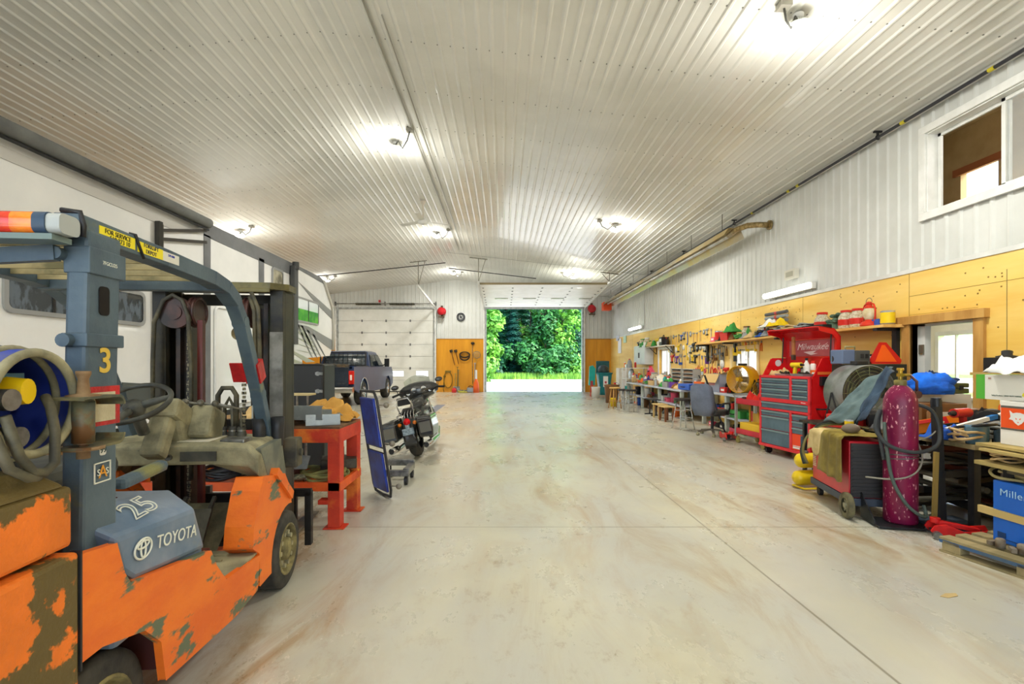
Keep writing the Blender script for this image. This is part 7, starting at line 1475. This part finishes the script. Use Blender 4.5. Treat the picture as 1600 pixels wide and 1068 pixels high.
t=thing('welding_power_source','bright blue welding machine box standing on the pallet at the right edge','welder',(3.84,3.90,.121),math.radians(-88)); MBL=mat('bright_blue_metal','#1568cf','#1260c2',scale=2,rough=.35); m=MB(); m.bx(0,.85,0,.5,0,.47); bw=obj('case',m,MBL,t,bevel=.008)
text('Miller-MATIC',.075,(.30,-.004,.385),R_FRONT,flat('#a8d0ee'),bw,sx=1.1,spacing=1.05); text('250',.05,(.60,-.004,.27),R_FRONT,flat('#a8d0ee'),bw)
m=MB(); m.bx(.04,.8,-.003,0,.03,.035); m.bx(.04,.1,-.004,0,.04,.08); obj('vent',m,flat('#143a6b'),bw)
m=MB(); m.bx(-.10,.95,-.02,.01,.19,.245); obj('strap_board',m,flat('#c2a86a'),t,label='pale board across the blue machine')
for k,(x,y) in enumerate(((3.72,3.72),(3.76,3.60),(3.80,3.50))): m=MB(); m.lathe([(.0,0),(.03,0),(.03,.06),(.02,.07),(0,.07)],n=12); m.box((0,.05,.02),(.08,.03,.03)); single('iron_fitting',m,mat('rusty_iron','#6d5a44','#8c8574',scale=8,rough=.6),'rusty iron fitting on the pallet edge, %s from the left'%ORDN[k],'fitting',(x,y,.122),k)
BW=mat('raw_board','#b59f62','#8f7d4a',scale=4,rough=.8,stretch=(1,.3,1),bump=.2)
# rack of boards above the machine
t=thing('board_rack','rough wooden rack with plank shelves above the blue machine','rack',(4.25,3.2,0))
for x in (-.35,.5):
    for y in (-.55,.62): m=MB(); m.bx(x-.03,x+.03,y-.03,y+.03,0 if (x>0 or y<0) else .6,.86); obj('post',m,BW if (x>0 or y<0) else BLACK,t)
m=MB(); m.bx(-.45,.6,-.7,.80,.845,.865); obj('plank',m,BW,t); m=MB(); m.bx(-.50,.5,-.7,.72,.815,.835); obj('plank',m,BW,t); m=MB(); m.bx(-.48,.55,-.7,.78,.70,.73); obj('plank',m,BW,t); m=MB(); m.bx(-.40,.55,-.7,.6,.66,.69); obj('plank',m,flat('#5b5442'),t)
small('cable_coil','tan','tan cord coil lying between the planks of the wooden rack',(3.92,3.85,.732),.8); small('box','khaki','khaki junction box between the planks of the wooden rack',(4.05,3.7,.732),.5,1.2)
hose_thing('pale air hose hanging under the wooden rack over the blue machine',[(4.1,3.9,.66),(3.95,3.95,.68),(3.84,3.92,.655),(3.82,3.85,.62),(3.90,3.75,.612),(4.0,3.6,.615)],.011,'#a09260','air_hose')
m=MB(); m.cyl((0,-.14,0),(0,.14,0),.035,n=16); m.box((0,.16,0),(.09,.05,.09)); m.cyl((0,.18,0),(0,.28,0),.012); single('air_cylinder',m,mat('dull_brass','#9c8d5c','#c2b88e',scale=7,rough=.4,metal=.4),'dull brass air cylinder lying on top of the blue machine','air cylinder',(3.93,3.66,.645))
t=thing('parts_box','white and orange parts box with a white cat head emblem at the right edge','box',(3.93,3.93,.867),math.radians(-88)); m=MB(); m.bx(0,.55,0,.35,0,.335); bb=obj('carton',m,flat('#e6e3da',.5),t,bevel=.002)
m=MB(); m.bx(.006,.55,-.002,0,.13,.285); obj('orange_panel',m,flat('#e8521c',.4),bb); m=MB(); m.bx(.006,.55,-.0025,0,.285,.302); m.bx(.006,.55,-.0025,0,.115,.13); obj('grey_line',m,flat('#5f5a52'),bb)
m=MB(); H=[(-.055,.055),(-.035,.035),(-.012,.042),(.012,.042),(.035,.035),(.055,.055),(.048,.01),(.058,-.01),(.035,-.015),(.02,-.035),(.0,-.05),(-.02,-.035),(-.035,-.015),(-.058,-.01),(-.048,.01)]
m.prism([(.135+a*1.15,.21+b*1.05) for a,b in H],-.004,-.002,'y'); obj('cat_head_emblem',m,WHITE,bb); m=MB(); m.prism([(.115,.215),(.128,.205),(.12,.20)],-.0055,-.004,'y'); m.prism([(.155,.215),(.142,.205),(.15,.20)],-.0055,-.004,'y'); m.prism([(.13,.185),(.14,.185),(.135,.175)],-.0055,-.004,'y'); obj('face_marks',m,flat('#e8521c',.4),bb)
text('Bobcat',.11,(.37,-.003,.205),R_FRONT,WHITE,bb)
t=thing('long_carton','long white and green carton lying on the orange parts box','box',(3.98,4.18,1.205),math.radians(-88)); m=MB(); m.bx(0,1.0,0,.3,0,.20); lc=obj('carton',m,flat('#e3e1d6',.5),t,bevel=.002); m=MB(); m.bx(-.002,.07,-.002,.302,-.0,.202); obj('green_end',m,flat('#56ad3c',.4),lc)
m=MB(); m.tube([(.42+.06*math.cos(a),-.003,.05+.024*math.sin(a)) for a in [2*PI*i/20 for i in range(20)]],.003,4,True); m.prism([(.42+.055*math.cos(a),.05+.02*math.sin(a)) for a in [2*PI*i/20 for i in range(20)]],-.003,-.001,'y'); obj('yellow_oval',m,flat('#e8dc2c'),lc); text('CLEAN',.02,(.42,-.005,.05),R_FRONT,flat('#4c5a22'),lc); text('Safety Products  LIGHT DUTY WIPERS',.014,(.24,-.003,.035),R_FRONT,flat('#5c6b5c'),lc); text('3M',.02,(.11,-.003,.17),R_FRONT,flat('#a05a4a'),lc); 
crumple('crumpled white plastic bag on the long white and green carton','plastic_bag','bag',4.08,3.85,1.407,.35,.4,.16,mat('white_plastic','#ebebe8','#dcdcd8',scale=5,rough=.4),8)
small('bottle','brown','brown bottle behind the black steel post on the cluttered table',(4.42,5.1,TZ+.002),1.4)
t=thing('work_light','black boxy lamp hanging by a cord on the plywood right of the doorway','lamp',(5.35,5.30,1.40),.0); m=MB(); m.bx(-.14,.16,-.1,.1,0,.16); obj('housing',m,flat('#1e1d1e',.4),t,bevel=.008); m=MB(); m.bx(-.12,.04,-.105,-.1,.02,.14); obj('lens',m,flat('#4c4b4d',.15),t); m=MB(); m.lathe([(.09,.16),(.09,.175),(.045,.185),(.045,.23),(.02,.24),(0,.24)],(.02,0,0)); obj('cap',m,flat('#2b2b2c'),t); m=MB(); m.cyl((.02,0,.24),(.02,0,1.1),.003,n=5); obj('cord',m,flat('#6a5a3a'),t)
t=thing('plank_shelf','short plank shelf carrying the black boxy lamp','shelf',(5.43,5.3,1.398)); m=MB(); m.bx(-.22,.21,-.2,.25,-.03,0); obj('board',m,flat('#b79a5a'),t)
for y in (-.15,.2): m=MB(); m.bar((.2,y,-.25),(.2,y,-.03),.02); m.bar((.2,y,-.25),(-.15,y,-.03),.02); obj('bracket',m,BLACK,t)
# ---------- far corner: bins and buckets
t=thing('wheelie_bin','teal wheeled refuse bin with white label in the far right corner','bin',(4.55,22.3,0),0); TE=mat('teal_plastic','#1e7f86','#17686f',scale=3,rough=.4); m=MB(); m.loft([[(-a,-b,z),(a,-b,z),(a,b,z),(-a,b,z)] for a,b,z in ((.20,.2,.08),(.29,.3,1.0),(.32,.33,1.03),(.32,.33,1.08))],smooth=False); obj('tub',m,TE,t,bevel=.01); m=MB(); m.bx(-.3,.3,.28,.34,1.05,1.6); obj('lid',m,mat('teal_dark','#1e5f66','#1a4e55',scale=3,rough=.4),t,bevel=.02); m=MB(); m.bx(-.09,.12,-.30,-.285,.45,.92); m.m=1; m.bx(-.03,.06,-.305,-.30,.6,.7); obj('label',m,[WHITE,flat('#c5444a')],t)
for q in (-1,1): m=MB(); m.cyl((q*.24-.02,.2,.1),(q*.24+.02,.2,.1),.1); obj('wheel',m,BLACK,t)
m=MB(); m.sph((0,0,.0),(.25,.25,.22)); single('bin_bag',m,mat('bag_dark','#3a4a50','#20282c',scale=6,rough=.4,bump=.4),'dark bag bulging out of the teal bin','bag',(4.5,22.2,1.2))
m=MB(); m.prism([(-.14,0),(.14,0),(.17,.75),(.05,.9),(-.1,.85)],-.05,.05,'y'); single('plastic_sled',m,mat('bright_teal','#22b4a8','#1ea398',scale=3,rough=.4),'bright teal plastic scoop leaning beside the wheeled bin','scoop',(4.05,22.6,.5))
m=MB(); m.bar((0,0,0),(.03,0,.7),.04); m.bar((.12,0,0),(.08,0,.7),.04); m.bar((0,0,.35),(.12,0,.35),.03); single('red_stand',m,flat('#d0343c'),'red metal stand under the teal scoop','stand',(3.98,22.5,0))
small('bucket','white','white pail in front of the wheeled bin',(4.05,21.6,0),1.3); small('oil_jug','white','large white jug right of the wheeled bin',(4.85,21.4,0),2.2); small('bucket','brown','brown bin at the far end of the benches',(4.15,18.9,0),1.9); small('oil_jug','tan','tan jug behind the brown bin',(4.7,20.5,0),2.0)
t=thing('narrow_cabinet','tall narrow white cabinet with papers beyond the workbench','cabinet',(4.95,20.2,0)); m=MB(); m.bx(-.28,.28,-.25,.25,0,1.3); cc=obj('case',m,mat('cream_panel','#e2ddd0','#d2cbbb',scale=5,rough=.5),t,bevel=.005); m=MB(); m.bx(-.12,.02,-.256,-.25,.5,1.2); obj('paper',m,flat('#f0eeea'),cc)
t=thing('crate_shelf','small open white shelf crowded with bottles at the end of the workbench','shelf',(5.0,19.05,0)); m=MB()
for z in (.02,.45,.9,1.3): m.bx(-.35,.5,-.3,.3,z,z+.02)
obj('boards',m,WHITE,t)
for x in (-.34,.49):
    for y in (-.29,.29): m=MB(); m.bx(x-.015,x+.015,y-.015,y+.015,0,1.33); obj('post',m,WHITE,t)
for zi,z in enumerate((.471,.921,1.321)): fill_row(18.8,19.3,4.7,5.2,z,5,'on the small white shelf, %s tier'%('lower','middle','top')[zi],['bottle','oil_jug','spray_can','box'],1.2,50+zi)
# small wall items
for k,(px,py,w,h,c,l) in enumerate(((968,540,.3,.7,'#e6e6e2','white sheet of paper pinned at the far end of the right wall'),(976,530,.25,.3,'#b6d3b0','pale green notice pinned beside the wall cabinet'),(1001,548,.12,.25,'#6c5a3a','small dark hook board right of the wall cabinet'),(965,528,.3,.25,'#c9cbd3','small white electric box high at the far end'))):
    Y=XR(px,XI-.03); z=EYE+(567-py)*Y/F; m=MB(); m.bx(-.02,.0,-w,w,-h/2,h/2); single('wall_notice' if k<3 else 'electric_box',m,flat(c),l,'notice' if k<3 else 'electric box',(XI-.012,Y,z))
m=MB(); m.prism([(0,0),(.09,.0),(.12,.03),(.05,.05),(-.03,.03)],0,.002,'z'); single('floor_scrap',m,flat('#b9a06c'),'small tan paper scrap on the floor at the lower right','scrap',FL(1482,934)+(.001,),.3)
